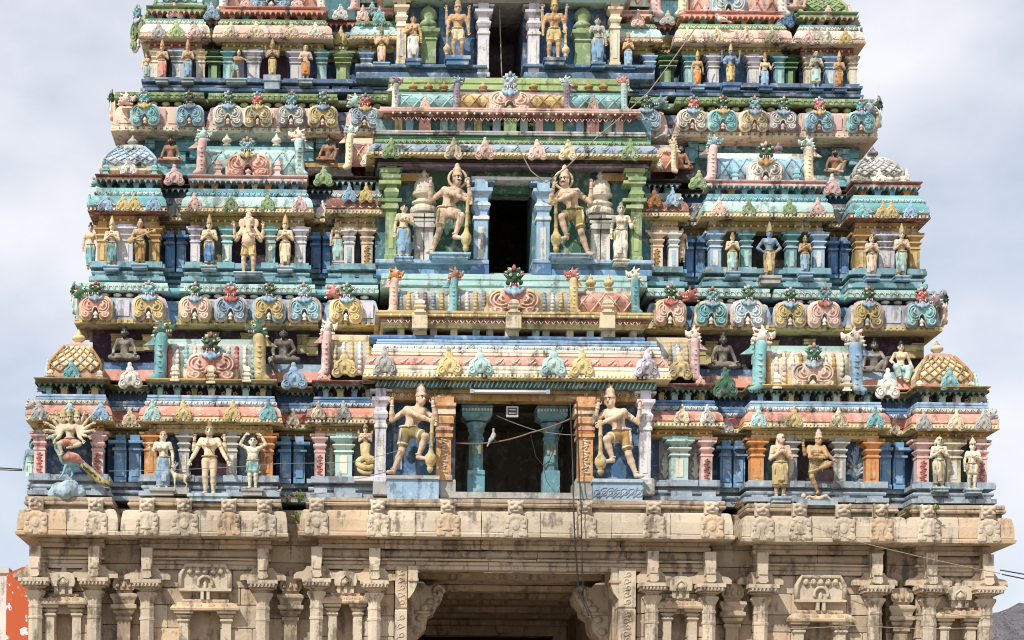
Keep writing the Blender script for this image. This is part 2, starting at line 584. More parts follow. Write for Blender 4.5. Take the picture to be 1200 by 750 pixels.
def make_meshes():
    R = {}
    R['arch'] = _arch_sdf(0, .10).into(MB(), .030).mesh('arch_ornament')
    R['arch_rim'] = _arch_sdf(.075, .07).into(MB(), .040).mesh('rim')
    mb = MB()
    for e in (-1, 1):
        for (r, y, th, a0, a1) in ((.20, -.085, .020, 82, -118), (.135, -.115, .020, 75, -135)):
            mb.tube([(e * (.225 + r * math.cos(math.radians(a0 + (a1 - a0) * i / 12))), y, .44 + r * 1.2 * math.sin(math.radians(a0 + (a1 - a0) * i / 12))) for i in range(13)], th, 5)
        mb.tube([(e * .21, -.13, .56), (e * .26, -.135, .47), (e * .22, -.13, .38), (e * .16, -.125, .40)], [.018, .034, .03, .012], 6)
        mb.tube(spiral(e * .30, .15, .125, .03, math.pi / 2 - e * 1.2, -e * 1.2, -.10), [.024] * 12 + [.028] * 5, 5)
    mb.tube([(.105 * math.cos(a), -.085, .19 + .20 * math.sin(a)) for a in [math.pi * i / 12 for i in range(13)]], .022, 5)
    R['scroll'] = mb.mesh('scroll')
    mb = MB()
    mb.lathe([(.075, 0), (.06, .03), (.05, .08), (.085, .11), (.08, .16), (.04, .2), (.015, .25)], 8, 0, -.02, .02)
    R['knob'] = mb.mesh('knob')
    # lion face: slots 0 face, 1 mouth, 2 white
    mb = MB()
    s = SDF()
    s.ell((0, 0, .30), (.17, .12, .16), .04)
    for e in (-1, 1):
        s.ell((e * .09, -.10, .36), (.065, .06, .055), .02)
        s.cone((e * .02, -.11, .40), .02, (e * .16, -.07, .47), .028, .02)
        s.ell((e * .13, -.07, .20), (.085, .07, .07), .03)
        s.cone((e * .15, 0, .34), .04, (e * .25, .02, .42), .015, .02)
    s.ell((0, -.15, .27), (.06, .07, .05), .03)
    s.ell((0, -.10, .21), (.13, .08, .04), .03)
    s.into(mb, .024, 0)
    mb.ell((0, -.085, .13), (.10, .05, .075), 1, 8, 5)
    for e in (-1, 1):
        mb.ell((e * .09, -.145, .365), (.038, .03, .036), 2, 8, 5)
        mb.ell((e * .09, -.172, .362), (.014, .012, .016), 3, 6, 4)
        mb.tube([(e * .085, -.14, .18), (e * .10, -.15, .11), (e * .13, -.13, .07)], [.022, .018, .004], 5, 2)
        mb.tube([(e * .03, -.15, .17), (e * .03, -.15, .13)], [.018, .006], 5, 2)
    R['lion'] = mb.mesh('lion_face', 4)
    mb = MB()
    for i, a in enumerate((-62, -33, 0, 33, 62)):
        t = math.radians(a)
        dx, dz = math.sin(t), math.cos(t)
        ln = .24 if i == 2 else .20
        mb.tube([(dx * .12, .0, .36 + dz * .12), (dx * .2, -.05, .36 + dz * .2), (dx * ln, -.03, .36 + dz * ln), (dx * (ln + .07), .0, .36 + dz * (ln + .05))],
                [.035, .055, .045, .012], 6, i % 3)
        mb.ell((dx * (ln + .03), -.05, .36 + dz * (ln + .02)), (.022, .022, .022), (i + 1) % 3, 6, 4)
    R['crest'] = mb.mesh('crest', 3)
    mb = MB()
    s = SDF()
    s.cone((0, -.10, .08), .05, (0, -.10, -.06), .06, .03).cone((0, -.10, -.06), .06, (0, -.07, -.17), .012, .03)
    for e in (-1, 1):
        s.chain([(e * .04, -.07, .08), (e * .12, -.07, -.02), (e * .21, -.05, .03), (e * .22, -.04, .12)], [.05, .055, .04, .02], .03)
    s.into(mb, .024)
    R['pendant'] = mb.mesh('pendant')
    # small trefoil gable, unit high
    for v, (w, hole) in enumerate(((.24, True), (.20, False))):
        mb = MB()
        s = SDF()
        for e in (-1, 1):
            s.ell((e * .26, 0, .19), (.185, .085, .18), .03)
            s.ell((e * .17, 0, .42), (.20, .08, .20), .04)
        s.ell((0, 0, .40), (w + .04, .10, .28), .05)
        s.ell((0, -.01, .70), (.15, .09, .13), .04)
        s.ell((0, -.01, .88), (.085, .07, .10), .025)
        if hole:
            s.ell((0, -.09, .17), (.085, .07, .18), 0, True)
        s.into(mb, .034)
        for e in (-1, 1):
            mb.tube(spiral(e * .25, .22, .14, .03, math.pi / 2, -e * 1.3, -.085, 12), .024, 5)
            mb.tube([(e * .12, -.095, .16), (e * .22, -.09, .36), (e * .20, -.085, .52), (e * .08, -.10, .62)], [.02, .024, .024, .016], 5)
        mb.ell((0, -.11, .44), (.07, .05, .08), 0, 7, 5)
        R['gable%d' % v] = mb.mesh('gable_ornament')
    # guardian lion post (head turned outward, -x); slots: 0 post
    for d in (-1, 1):
        mb = MB()
        s = SDF()
        s.chain([(d * .10, -.05, .04), (d * .02, -.03, .10), (0, -.02, .3), (0, -.02, .55), (-d * .02, -.03, .74)], [.06, .10, .105, .10, .105], .03)
        s.ell((d * .10, -.05, .05), (.09, .07, .05), .03)
        s.into(mb, .022)
        mb.prism([(min(0, d * .0), .62), (d * .30, .60), (d * .16, .70), (d * .06, .86)] if d > 0 else [(0, .62), (-.06, .86), (-.16, .70), (-.30, .60)], -.02, .05)
        for i in range(6):
            mb.tube([(-.095, -.06, .16 + i * .09), (0, -.135, .13 + i * .09), (.095, -.06, .16 + i * .09)], [.012, .02, .012], 5)
        R['post%d' % d] = mb.mesh('lion_post')
        mb = MB()
        s = SDF()
        s.ell((-d * .03, -.04, .88), (.11, .10, .10), .03)
        s.cone((-d * .06, -.05, .90), .07, (-d * .20, -.06, .88), .045, .03)
        s.cone((-d * .20, -.06, .88), .045, (-d * .24, -.06, .95), .025, .02)
        s.cone((-d * .05, -.05, .80), .05, (-d * .17, -.06, .77), .03, .02)
        s.cone((d * .03, -.03, .93), .06, (d * .10, 0, 1.03), .02, .03)
        s.cone((-d * .06, -.08, .95), .035, (-d * .03, -.06, 1.05), .02, .02)
        s.ell((d * .07, -.02, .82), (.07, .08, .07), .03)
        s.into(mb, .022, 0)
        mb.ell((-d * .12, -.055, .825), (.08, .05, .035), 1, 7, 5)
        for i in range(3):
            mb.tube([(-d * (.10 + i * .04), -.10, .85), (-d * (.10 + i * .04), -.105, .81)], [.016, .004], 5, 2)
        mb.ell((-d * .09, -.13, .925), (.035, .03, .035), 2, 7, 5)
        mb.ell((-d * .10, -.155, .925), (.014, .012, .014), 3, 6, 4)
        for i in range(4):
            mb.tube([(d * (.03 + .025 * i), -.09, .93 - .06 * i), (d * (.10 + .02 * i), -.08, .97 - .07 * i)], [.03, .006], 5, (1, 2, 0, 2)[i])
        R['posthead%d' % d] = mb.mesh('head', 4)
    # stone lion head and carved lobe
    mb = MB()
    s = SDF()
    s.box((0, .15, .45), (.30, .25, .36), .06, .04)
    s.ell((0, -.12, .62), (.34, .20, .28), .06)
    for e in (-1, 1):
        s.ell((e * .17, -.30, .70), (.12, .10, .11), .04)
        s.ell((e * .17, -.28, .38), (.16, .14, .12), .05)
        s.ell((e * .34, -.05, .82), (.10, .10, .12), .04)
    s.ell((0, -.36, .48), (.12, .14, .12), .05)
    s.ell((0, -.20, .22), (.24, .16, .08), .04)
    for e in (-1, 1):
        s.ell((e * .17, -.40, .72), (.05, .05, .05), 0, True)
    s.ell((0, -.38, .30), (.20, .10, .035), 0, True)
    s.into(mb, .05)
    R['stonelion'] = mb.mesh('lion_head')
    for v in range(3):
        mb = MB()
        s = SDF()
        s.box((0, .05, .40), (.40, .02, .38), .05, .03)
        s.ell((0, .03, .52), (.40, .12, .42), .05)
        rr = random.Random(v)
        for e in (-1, 1):
            for i in range(6):
                a = math.radians(-60 + i * 29)
                s.ell((e * (.30 * math.cos(a) + .05), -.09, .42 + .36 * math.sin(a)), (.085, .05, .085), .02)
            s.ell((e * .36, -.06, .12), (.12, .08, .11), .03)
        if v == 0:
            s.ell((0, -.11, .45), (.15, .09, .19), .02)
            for e in (-1, 1):
                s.ell((e * .06, -.19, .50), (.032, .03, .022), .005, True)
            s.cone((0, -.20, .48), .02, (0, -.22, .42), .03, .02)
        elif v == 1:
            s.ell((0, -.10, .52), (.16, .08, .13), .03).cone((0, -.14, .48), .06, (.05, -.14, .26), .03, .03)
            s.cone((-.16, -.08, .56), .05, (-.10, -.08, .25), .04, .03)
        else:
            s.cone((0, -.10, .30), .10, (0, -.10, .55), .07, .03).ell((0, -.12, .66), (.07, .07, .08), .02)
            for e in (-1, 1):
                s.cone((e * .02, -.12, .28), .05, (e * .20, -.10, .26), .04, .03)
        s.into(mb, .035)
        R['lobe%d' % v] = mb.mesh('carved_lobe')
    mb = MB()
    mb.lathe([(.28, 0), (.30, .06), (.14, .12), (.20, .18), (.34, .32), (.36, .42), (.28, .56), (.14, .64), (.17, .69), (.10, .78), (.04, .92), (.01, 1)], 10)
    R['finial'] = mb.mesh('finial')
    mb = MB()
    mb.sq([(.5, 0), (.5, .10), (.34, .14), (.34, .34), (.5, .40), (.5, .5)], 0, 0, 0)
    mb.sq([(.30, .5), (.30, .62), (.40, .66), (.38, .84), (.2, .96), (.06, 1)], 0, 0, 0)
    R['stub'] = mb.mesh('stub')
    mb = MB()
    mb.box(-.5, .5, -.5, .5, -.5, .5, 0, 0, .03)
    R['block'] = mb.mesh('stone_block')
    mb = MB()
    mb.box(-.5, .5, -.3, .3, 0, .46, 0, .02)
    mb.box(-.42, .42, -.22, .22, .46, .54, 1, .02)
    mb.box(-.5, .5, -.3, .3, .54, 1, 0, .02)
    mb.box(-.58, .58, -.36, .36, 1, 1.12, 1, .02)
    R['bracket'] = mb.mesh('bracket', 2)
    mb = MB()
    mb.lathe([(.22, 0), (.36, .1), (.2, .2), (.34, .42), (.2, .66), (.36, .82), (.36, 1)], 8, sy=.7)
    R['dentil'] = mb.mesh('dentil')
    return R

RES = make_meshes()
_orn = random.Random(11)

def wob(o, a=.05):
    o.rotation_euler = (0, _orn.uniform(-a, a), _orn.uniform(-a, a))
    o.scale = tuple(q * _orn.uniform(1 - a, 1 + a) for q in o.scale)
    return o

LION_COL = ['darkgreen', 'teal', 'bottle', 'teal']
CREST = [('darkgreen', 'cream', 'rose'), ('teal', 'grey', 'coral'), ('bottle', 'seafoam', 'salmon'), ('teal', 'white', 'bluegrey')]

def arch_ornament(parent, cx, yb, yt, wpx, Y, col, rim, scroll, knob='ivory', lion='teal', i=0, pend='paleblue', head=True):
    """big horseshoe ornament: px centre, bottom, top of the horseshoe, width; lion face on its crown"""
    x, z = P(cx, yb, Y)
    w = wpx * M(Y)
    h = (yb - yt) * M(Y)
    o = wob(place(RES['arch'], 'arch_ornament', col, parent, (x, Y, z), (w, w * .9, h / .76)), .035)
    place(RES['arch_rim'], 'rim', rim, o, (0, .07, 0))
    place(RES['scroll'], 'scroll', scroll, o)
    place(RES['knob'], 'knob', knob, o)
    if head:
        k = w
        f = place(RES['lion'], 'lion_face', [lion, 'red', 'ivory', 'black'], o)
        c = place(RES['crest'], 'crest', list(CREST[i % 4]), o)
        p = place(RES['pendant'], 'pendant', pend, o)
        for q in (f, c, p):
            q.location = (0, -.08, .66)
            q.scale = tuple((.92 if wpx < 45 else .74) * v for v in (1, 1, w / (h / .76)))
    return o

def gable(parent, cx, yb, yt, wpx, Y, col, v=0):
    x, z = P(cx, yb, Y)
    return wob(place(RES['gable%d' % v], 'gable_ornament', col, parent, (x, Y, z), (wpx * M(Y) / .86, wpx * M(Y), (yb - yt) * M(Y))))

def lion_post(parent, cx, yb, yt, Y, d, col, head, w=1.0):
    x, z = P(cx, yb, Y)
    h = (yb - yt) * M(Y) / 1.04
    o = place(RES['post%d' % d], 'lion_post', col, parent, (x, Y, z), (h * w, h * w, h))
    place(RES['posthead%d' % d], 'head', [head, 'red', 'ivory', 'black'], o)
    return o

def finial(parent, cx, yb, yt, Y, col, fat=1.0):
    x, z = P(cx, yb, Y)
    h = (yb - yt) * M(Y)
    return place(RES['finial'], 'finial', col, parent, (x, Y, z), (h * fat, h * fat, h))

def stub(parent, cx, yb, yt, wpx, Y, col):
    x, z = P(cx, yb, Y)
    return place(RES['stub'], 'stub_pillar', col, parent, (x, Y, z), (wpx * M(Y), wpx * M(Y) * .8, (yb - yt) * M(Y)))

# ------------------------------------------------------------------ statues
def lerp(a, b, t):
    return tuple(a[i] + (b[i] - a[i]) * t for i in range(3))

def arm(e, el, ha, dr=None, back=False):
    return [(e * .118, .03 if back else 0, .785), el, ha, dr]

def pose(name):
    k = dict(pel=(0, 0, .50), che=(0, 0, .715), nek=(0, 0, .82), hed=(0, -.015, .915), face=0.0,
             hip=[(-.055, 0, .48), (.055, 0, .48)], kne=[(-.06, -.02, .27), (.06, -.02, .27)], ank=[(-.055, .01, .035), (.055, .01, .035)],
             toe=[(-.07, -.09, .015), (.07, -.09, .015)], arms=[], bend=False)
    A = k['arms']
    def down(e, w=.17):
        A.append(arm(e, (e * w, .01, .615), (e * (w + .01), -.04, .44), (0, -.2, -1)))
    def namaste():
        for e in (-1, 1):
            A.append(arm(e, (e * .165, -.04, .60), (e * .018, -.135, .70), (-e * .1, -.2, 1)))
    def upper(h=.90, w=.20):
        for e in (-1, 1):
            A.append(arm(e, (e * w, .03, .66), (e * (w + .01), -.03, h - .03), (e * .1, -.1, 1), True))
    if name == 'pray':
        namaste()
    elif name == 'down':
        down(-1); down(1)
    elif name == 'hips':
        for e in (-1, 1):
            A.append(arm(e, (e * .24, .02, .62), (e * .125, -.05, .52), (-e * .6, -.2, -.6)))
    elif name == 'woman':
        k['pel'] = (.02, 0, .50); k['che'] = (-.01, 0, .71)
        A.append(arm(-1, (-.19, -.02, .60), (-.23, -.10, .68), (-.2, -.3, 1)))
        down(1, .16)
    elif name == 'woman2':
        k['pel'] = (-.02, 0, .50); k['che'] = (.01, 0, .71)
        down(-1, .16)
        A.append(arm(1, (.17, -.05, .61), (.06, -.14, .66), (-.5, -.3, .6)))
    elif name == 'bhairava':
        for e in (-1, 1):
            A.append(arm(e, (e * .19, -.03, .62), (e * .275, -.09, .46), (e * .4, -.3, -1)))
        for e in (-1, 1):
            A.append(arm(e, (e * .23, .05, .65), (e * .215, .0, .80), (-e * .1, -.1, 1), True))
        k['ank'] = [(-.05, .01, .035), (.06, .01, .035)]
    elif name == 'dwarf':
        for e in (-1, 1):
            A.append(arm(e, (e * .25, 0, .86), (e * .14, -.01, 1.05), (-e * 1, 0, .15)))
    elif name == 'guard':
        k.update(pel=(-.06, 0, .51), che=(.02, -.01, .70), nek=(.055, -.01, .80), hed=(.085, -.03, .895), face=.55,
                 hip=[(-.10, 0, .50), (-.01, -.02, .50)], kne=[(-.14, -.03, .27), (.14, -.16, .42)], ank=[(-.235, .0, .035), (.055, -.12, .19)],
                 toe=[(-.30, -.07, .015), (.17, -.17, .155)])
        A.append([(-.08, 0, .765), (-.26, .0, .64), (-.26, -.06, .83), (0, -.1, 1)])
        A.append([(.13, .03, .765), (.27, .0, .645), (.225, -.06, .83), (0, -.1, 1)])
        A.append([(-.08, -.03, .765), (.05, -.17, .665), (.215, -.19, .595), (.7, -.1, -.6)])
        k['mace'] = ((.215, -.19, .60), (.195, -.12, .0))
    elif name == 'guard_stand':
        upper(.93, .20)
        k['hed'] = (0, -.02, .915)
        A.append(arm(1, (.19, .0, .62), (.20, -.06, .47), (0, -.2, -1)))
        A.append(arm(-1, (-.18, -.02, .62), (-.17, -.10, .50), (0, -.2, -1)))
        k['mace'] = ((-.19, -.10, .52), (-.20, -.06, .02))
        k['ank'] = [(-.075, .01, .035), (.085, .01, .035)]
        k['kne'] = [(-.075, -.02, .27), (.085, -.03, .27)]
    elif name == 'four':
        upper(.90, .19)
        namaste()
    elif name == 'four_wide':
        upper(.92, .24)
        for e in (-1, 1):
            A.append(arm(e, (e * .19, -.03, .60), (e * .13, -.13, .56), (e * .1, -.4, .8)))
    elif name == 'archer':
        k.update(pel=(-.05, 0, .49), che=(.03, 0, .69), nek=(.06, 0, .79), hed=(.075, -.02, .88), face=.8,
                 hip=[(-.10, 0, .47), (0, 0, .47)], kne=[(-.10, -.03, .27), (.05, -.05, .27)], ank=[(-.19, .0, .035), (.08, .0, .035)],
                 toe=[(-.20, -.09, .015), (.15, -.08, .015)])
        A.append([(-.06, 0, .76), (-.06, -.14, .64), (.12, -.2, .62), (1, -.2, 0)])
        A.append([(.13, 0, .75), (.24, -.08, .68), (.33, -.14, .62), (1, -.2, -.2)])
    elif name == 'dance':
        k.update(pel=(-.02, 0, .53), che=(-.01, 0, .73), nek=(0, 0, .835), hed=(.02, -.02, .925), face=.3,
                 hip=[(-.06, 0, .51), (.05, -.01, .51)], kne=[(-.10, -.06, .29), (.19, -.17, .50)], ank=[(.03, .0, .04), (-.04, -.2, .40)],
                 toe=[(-.02, -.09, .015), (-.13, -.23, .36)])
        A.append(arm(-1, (-.21, -.02, .68), (-.26, -.10, .84), (0, -.1, 1)))
        A.append(arm(1, (.20, -.02, .66), (.29, -.08, .56), (.8, -.2, -.4)))
        A.append(arm(-1, (-.15, -.12, .62), (.04, -.16, .60), (.9, -.1, .1)))
        A.append(arm(1, (.14, -.12, .63), (-.05, -.16, .66), (-.9, -.1, -.1)))
    elif name == 'drum':
        for e in (-1, 1):
            A.append(arm(e, (e * .18, -.05, .60), (e * .08, -.15, .60), (-e * .4, -.4, .3)))
    elif name == 'lute':
        A.append(arm(-1, (-.19, -.05, .60), (-.10, -.15, .56), (.2, -.3, -.3)))
        A.append(arm(1, (.19, -.05, .64), (.20, -.12, .74), (.3, -.3, .6)))
    elif name in ('sage', 'sage_leg', 'sage_knee', 'lady_sit'):
        k.update(pel=(0, 0, .11), che=(0, -.01, .34), nek=(0, -.01, .445), hed=(0, -.03, .545),
                 hip=[(-.06, -.01, .10), (.06, -.01, .10)], kne=[(-.25, -.13, .07), (.25, -.13, .07)], ank=[(.06, -.20, .045), (-.06, -.21, .05)],
                 toe=[(.14, -.21, .04), (-.14, -.22, .045)])
        sh = lambda e: (e * .118, 0, .405)
        if name == 'sage':
            for e in (-1, 1):
                A.append([sh(e), (e * .19, -.03, .24), (e * .20, -.14, .13), (e * .1, -1, -.3)])
        elif name == 'sage_leg':
            k['ank'][0] = (-.14, -.24, -.13); k['toe'][0] = (-.10, -.32, -.16); k['kne'][0] = (-.22, -.17, .06)
            A.append([sh(-1), (-.18, -.06, .24), (-.16, -.17, .13), (0, -1, -.3)])
            A.append([sh(1), (.20, -.02, .25), (.10, -.15, .14), (-.6, -.6, -.2)])
        elif name == 'sage_knee':
            k['kne'][1] = (.20, -.15, .27); k['ank'][1] = (.12, -.16, .04); k['toe'][1] = (.14, -.26, .02)
            A.append([sh(-1), (-.19, -.02, .25), (-.22, -.12, .12), (0, -1, -.3)])
            A.append([sh(1), (.20, -.06, .27), (.21, -.18, .29), (.3, -1, -.3)])
        else:
            k['kne'] = [(-.13, -.17, .10), (.15, -.17, .08)]; k['ank'] = [(-.06, -.17, -.12), (.08, -.16, -.18)]
            k['toe'] = [(-.07, -.26, -.15), (.10, -.25, -.21)]
            A.append([sh(-1), (-.20, .0, .26), (-.14, -.14, .15), (.4, -1, -.2)])
            A.append([sh(1), (.20, .02, .25), (.24, -.05, .08), (.2, -.3, -1)])
    elif name == 'ganesha':
        upper(.88, .25)
        for e in (-1, 1):
            A.append(arm(e, (e * .22, -.05, .58), (e * .16, -.17, .60), (-e * .2, -.5, .5)))
        k['kne'] = [(-.085, -.02, .26), (.085, -.02, .26)]; k['ank'] = [(-.085, .01, .035), (.085, .01, .035)]
    elif name == 'serpent':
        namaste()
        upper(.84, .17)
    elif name == 'rider':
        k.update(pel=(0, 0, .30), che=(0, 0, .52), nek=(0, 0, .62), hed=(0, -.03, .72),
                 hip=[(-.06, 0, .28), (.06, 0, .28)], kne=[(-.20, -.16, .22), (.20, -.16, .22)], ank=[(-.12, -.14, .04), (.05, -.2, .16)],
                 toe=[(-.16, -.2, .0), (-.02, -.25, .13)])
        for i in range(6):
            for e in (-1, 1):
                a = math.radians(70 - i * 28)
                el = (e * (.14 + .12 * math.cos(a)), .04 - .03 * i, .53 + .13 * math.sin(a) - .04)
                ha = (e * (.17 + .26 * math.cos(a)), -.02 - .03 * i, .55 + .28 * math.sin(a))
                A.append([(e * .11, .02, .58), el, ha, (e * math.cos(a), -.1, math.sin(a))])
    if name == 'pray_side':
        namaste(); k['face'] = .7
    return k

GOLD = 'gold'
_bodycache = {}

def fig_meshes(key, ps, px, female, cloth, crown, face, opts):
    """all meshes of one statue at unit height, cached by pose and dress"""
    if key in _bodycache:
        return _bodycache[key]
    k = pose(ps)
    heads = opts.get('heads', 1)
    H = max(k['hed'][2] + .085, .5)
    h = H / min(118, max(60, px * 1.15))
    big = px > 58
    s = SDF()
    pe, ch, ne, hd = k['pel'], k['che'], k['nek'], k['hed']
    belly = lerp(pe, ch, .45)
    fat = opts.get('fat', 0)
    s.ell(pe, (.095 + fat * .3, .068, .075), .04)
    s.ell((belly[0], belly[1] - .01 - fat * .5, belly[2]), (.076 + fat, .062 + fat, .095 + fat * .6), .05)
    s.ell(ch, (.118 if not female else .10, .072, .088), .04)
    s.cone((ch[0] - .085, ch[1], ch[2] + .065), .042, (ch[0] + .085, ch[1], ch[2] + .065), .042, .04)
    if female:
        for e in (-1, 1):
            s.ell((ch[0] + e * .048, ch[1] - .068, ch[2] - .005), (.043, .04, .042), .015)
    else:
        for e in (-1, 1):
            s.ell((ch[0] + e * .05, ch[1] - .052, ch[2] + .01), (.052, .03, .036), .025)
    s.cone(lerp(ne, ch, .2), .042, hd, .036, .02)
    fx = k['face']
    hr = opts.get('hr', 1.0)
    hl = [(hd, fx)]
    if heads == 3:
        hl = [(hd, 0), ((hd[0] - .125, hd[1] + .03, hd[2] - .01), -.6), ((hd[0] + .125, hd[1] + .03, hd[2] - .01), .6)]
    tr = opts.get('elephant')
    for (q, t) in hl:
        st, ct = math.sin(t), math.cos(t)
        def hp(x, y, z):
            return (q[0] + (x * ct - y * st) * hr, q[1] + (x * st + y * ct) * hr, q[2] + z * hr)
        if tr:
            s.ell(q, (.085, .075, .085), .03)
            for e in (-1, 1):
                s.ell((q[0] + e * .045, q[1] - .01, q[2] + .055), (.05, .05, .045), .03)
                s.ell((q[0] + e * .12, q[1] + .01, q[2] - .01), (.062, .018, .085), .02)
                s.cone((q[0] + e * .05, q[1] - .06, q[2] - .06), .014, (q[0] + e * .075, q[1] - .13, q[2] - .08), .008, .01)
            s.chain([(q[0], q[1] - .06, q[2] - .01), (q[0], q[1] - .12, q[2] - .10), (q[0] + .01, q[1] - .14, q[2] - .20), (q[0] + .05, q[1] - .15, q[2] - .27),
                     (q[0] + .10, q[1] - .15, q[2] - .25)], [.05, .042, .034, .026, .018], .02)
            continue
        s.ell(q, (.056 * hr, .062 * hr, .074 * hr), .02)
        s.ell(hp(0, -.02, -.05), (.036 * hr, .04 * hr, .03 * hr), .025)
        s.cone(hp(0, -.058, .005), .009 * hr, hp(0, -.072, -.018), .0145 * hr, .012)
        for e in (-1, 1):
            s.cone(hp(e * .012, -.055, .021), .008 * hr, hp(e * .038, -.047, .021), .008 * hr, .008)
            s.ell(hp(e * .057, 0, -.012), (.013 * hr, .018 * hr, .036 * hr), .006)
        s.ell(hp(0, -.058, -.038), (.017 * hr, .012 * hr, .008 * hr), .006)
    if ps != 'serpent_tail' and not opts.get('nolegs'):
        for i in (0, 1):
            s.cone(k['hip'][i], .061, k['kne'][i], .041, .025)
            kn, an = k['kne'][i], k['ank'][i]
            cf = lerp(kn, an, .35)
            s.cone(kn, .040, (cf[0], cf[1] + .012, cf[2]), .041, .015)
            s.cone((cf[0], cf[1] + .012, cf[2]), .041, an, .024, .015)
            s.cone((an[0], an[1] + .01, an[2] - .006), .027, k['toe'][i], .021, .02)
    for a in k['arms']:
        sh, el, ha, dr = a
        if ps == 'guard' or ps == 'archer':
            pass
        else:
            sh = (sh[0] + ch[0], sh[1] + ch[1], sh[2] + (ch[2] - .715 if k['pel'][2] > .4 else 0))
        s.cone(sh, .040, el, .029, .025)
        s.cone(el, .030, lerp(el, ha, .4), .030, .012)
        s.cone(lerp(el, ha, .4), .030, ha, .019, .015)
        d = Vector(dr or (0, 0, 1)).normalized()
        pc = Vector(ha) + d * .022
        s.ell(tuple(pc), (.023, .018, .026), .012)
    body = MB()
    s.into(body, h)
    if big or True:
        for a in k['arms']:
            ha, d = Vector(a[2]), Vector(a[3] or (0, 0, 1)).normalized()
            wv = d.cross(Vector((0, 1, 0)))
            if wv.length < .2:
                wv = Vector((1, 0, 0))
            wv.normalize()
            cv = Vector((0, -1, 0)) - d * d.dot(Vector((0, -1, 0)))
            for fi in range(4):
                b = ha + d * .036 + wv * (fi - 1.5) * .0105
                ln = (.036, .044, .042, .032)[fi]
                body.tube([b, b + d * ln * .55 + cv * .004, b + d * ln * .9 + cv * .014], [.0078, .007, .005], 5)
            b = ha + d * .012 + wv * .02
            body.tube([b, b + d * .018 + wv * .018, b + d * .036 + wv * .02], [.0085, .0075, .005], 5)
    R = {'body': body.mesh('body')}
    # eyes and brows
    mb = MB()
    for (q, t) in hl:
        st, ct = math.sin(t), math.cos(t)
        def hp(x, y, z):
            return (q[0] + (x * ct - y * st) * hr, q[1] + (x * st + y * ct) * hr, q[2] + z * hr)
        for e in (-1, 1):
            yy = -.066 if not tr else -.072
            mb.ell(hp(e * .024, yy + .014, .006), (.0165, .009, .0105), 0, 7, 4)
            mb.ell(hp(e * .024, yy + .007, .006), (.0085, .006, .009), 1, 6, 4)
            if not tr:
                mb.tube([hp(e * .008, -.0645, .020), hp(e * .024, -.064, .0275), hp(e * .041, -.054, .021)], [.004, .006, .003], 4, 1)
        if face == 'moustache':
            for e in (-1, 1):
                mb.tube([hp(0, -.073, -.028), hp(e * .022, -.067, -.029), hp(e * .042, -.054, -.018)], [.006, .008, .002], 5, 1)
        if face == 'red':
            pass
    R['face_paint'] = mb.mesh('face_paint', 2)
    if face == 'beard':
        s = SDF()
        s.ell((hd[0], hd[1] - .045, hd[2] - .07), (.042, .032, .055), .03)
        for e in (-1, 1):
            s.cone((hd[0] + e * .05, hd[1] - .015, hd[2] - .01), .014, (hd[0] + e * .03, hd[1] - .05, hd[2] - .06), .022, .02)
        s.ell((hd[0], hd[1] - .06, hd[2] - .026), (.03, .012, .008), .01)
        R['beard'] = s.into(MB(), h * 1.2).mesh('beard')
    # dress
    g = SDF()
    c0 = cloth
    if c0 in ('dhoti', 'short', 'skirt', 'wrap'):
        g.ell((pe[0], pe[1], pe[2] + .005), (.103 + fat * .3, .080 + fat * .2, .062), .03)
        for i in (0, 1):
            hi, kn, an = k['hip'][i], k['kne'][i], k['ank'][i]
            if c0 == 'short':
                g.cone(hi, .075, lerp(hi, kn, .62), .066, .03)
            elif c0 == 'dhoti':
                g.cone(hi, .075, kn, .058, .03)
                g.cone(kn, .058, lerp(kn, an, .72), .048, .02)
            elif c0 == 'skirt':
                g.cone(hi, .078, kn, .064, .05)
                g.cone(kn, .064, lerp(kn, an, .86), .064, .05)
            else:
                g.cone(hi, .076, lerp(kn, an, .25), .068, .05)
        if pe[2] > .4 and c0 in ('dhoti', 'skirt', 'wrap'):
            bt = .12 if c0 != 'wrap' else .26
            for j, dx in enumerate((-.016, .002, .02)):
                g.cone((pe[0] + dx, -.085, .47), .011, (pe[0] + dx * 1.8, -.088, bt), .017, .006)
        if ps in ('sage', 'sage_leg', 'sage_knee', 'lady_sit'):
            pass
        R['garment'] = g.into(MB(), h * 1.1).mesh('garment')
    # jewels
    mb = MB()
    if opts.get('jewels', True):
        if c0 or opts.get('belt'):
            mb.tube([(pe[0] + (.107 + fat * .4) * math.cos(a), pe[1] - .004 + (.082 + fat * .6) * math.sin(a), pe[2] + .052) for a in [2 * math.pi * i / 16 for i in range(17)]], .0125, 5)
            mb.ell((pe[0], pe[1] - .092 - fat * .6, pe[2] + .05), (.02, .012, .022), 0, 7, 4)
        for rr, zz, th in ((.052, .045, .008), (.078, .012, .0075)):
            mb.tube([(ch[0] + rr * math.cos(a), ch[1] - .022 + rr * .82 * math.sin(a) * 1.0, ch[2] + zz + .085 * (.5 + .5 * -math.sin(a)) * -1 + .045)
                     for a in [2 * math.pi * i / 16 for i in range(17)]], th, 5)
        mb.ell((ch[0], ch[1] - .086, ch[2] - .018), (.014, .01, .018), 0, 7, 4)
        for a in k['arms']:
            sh, el, ha, dr = a
            for (u, v, t, rad) in ((sh, el, .55, .037), (el, ha, .86, .025)):
                c = Vector(lerp(u, v, t))
                dd = (Vector(v) - Vector(u)).normalized()
                if rad > .03 and not (ps in ('guard', 'archer')):
                    c = c + Vector((ch[0] * .45, 0, 0))
                mb.tube([c - dd * .011, c + dd * .011], [rad, rad], 8)
        if not opts.get('nolegs'):
            for i in (0, 1):
                c = Vector(k['ank'][i]) + Vector((0, 0, .022))
                mb.tube([c, c + Vector((0, 0, .016))], [.032, .034], 8)
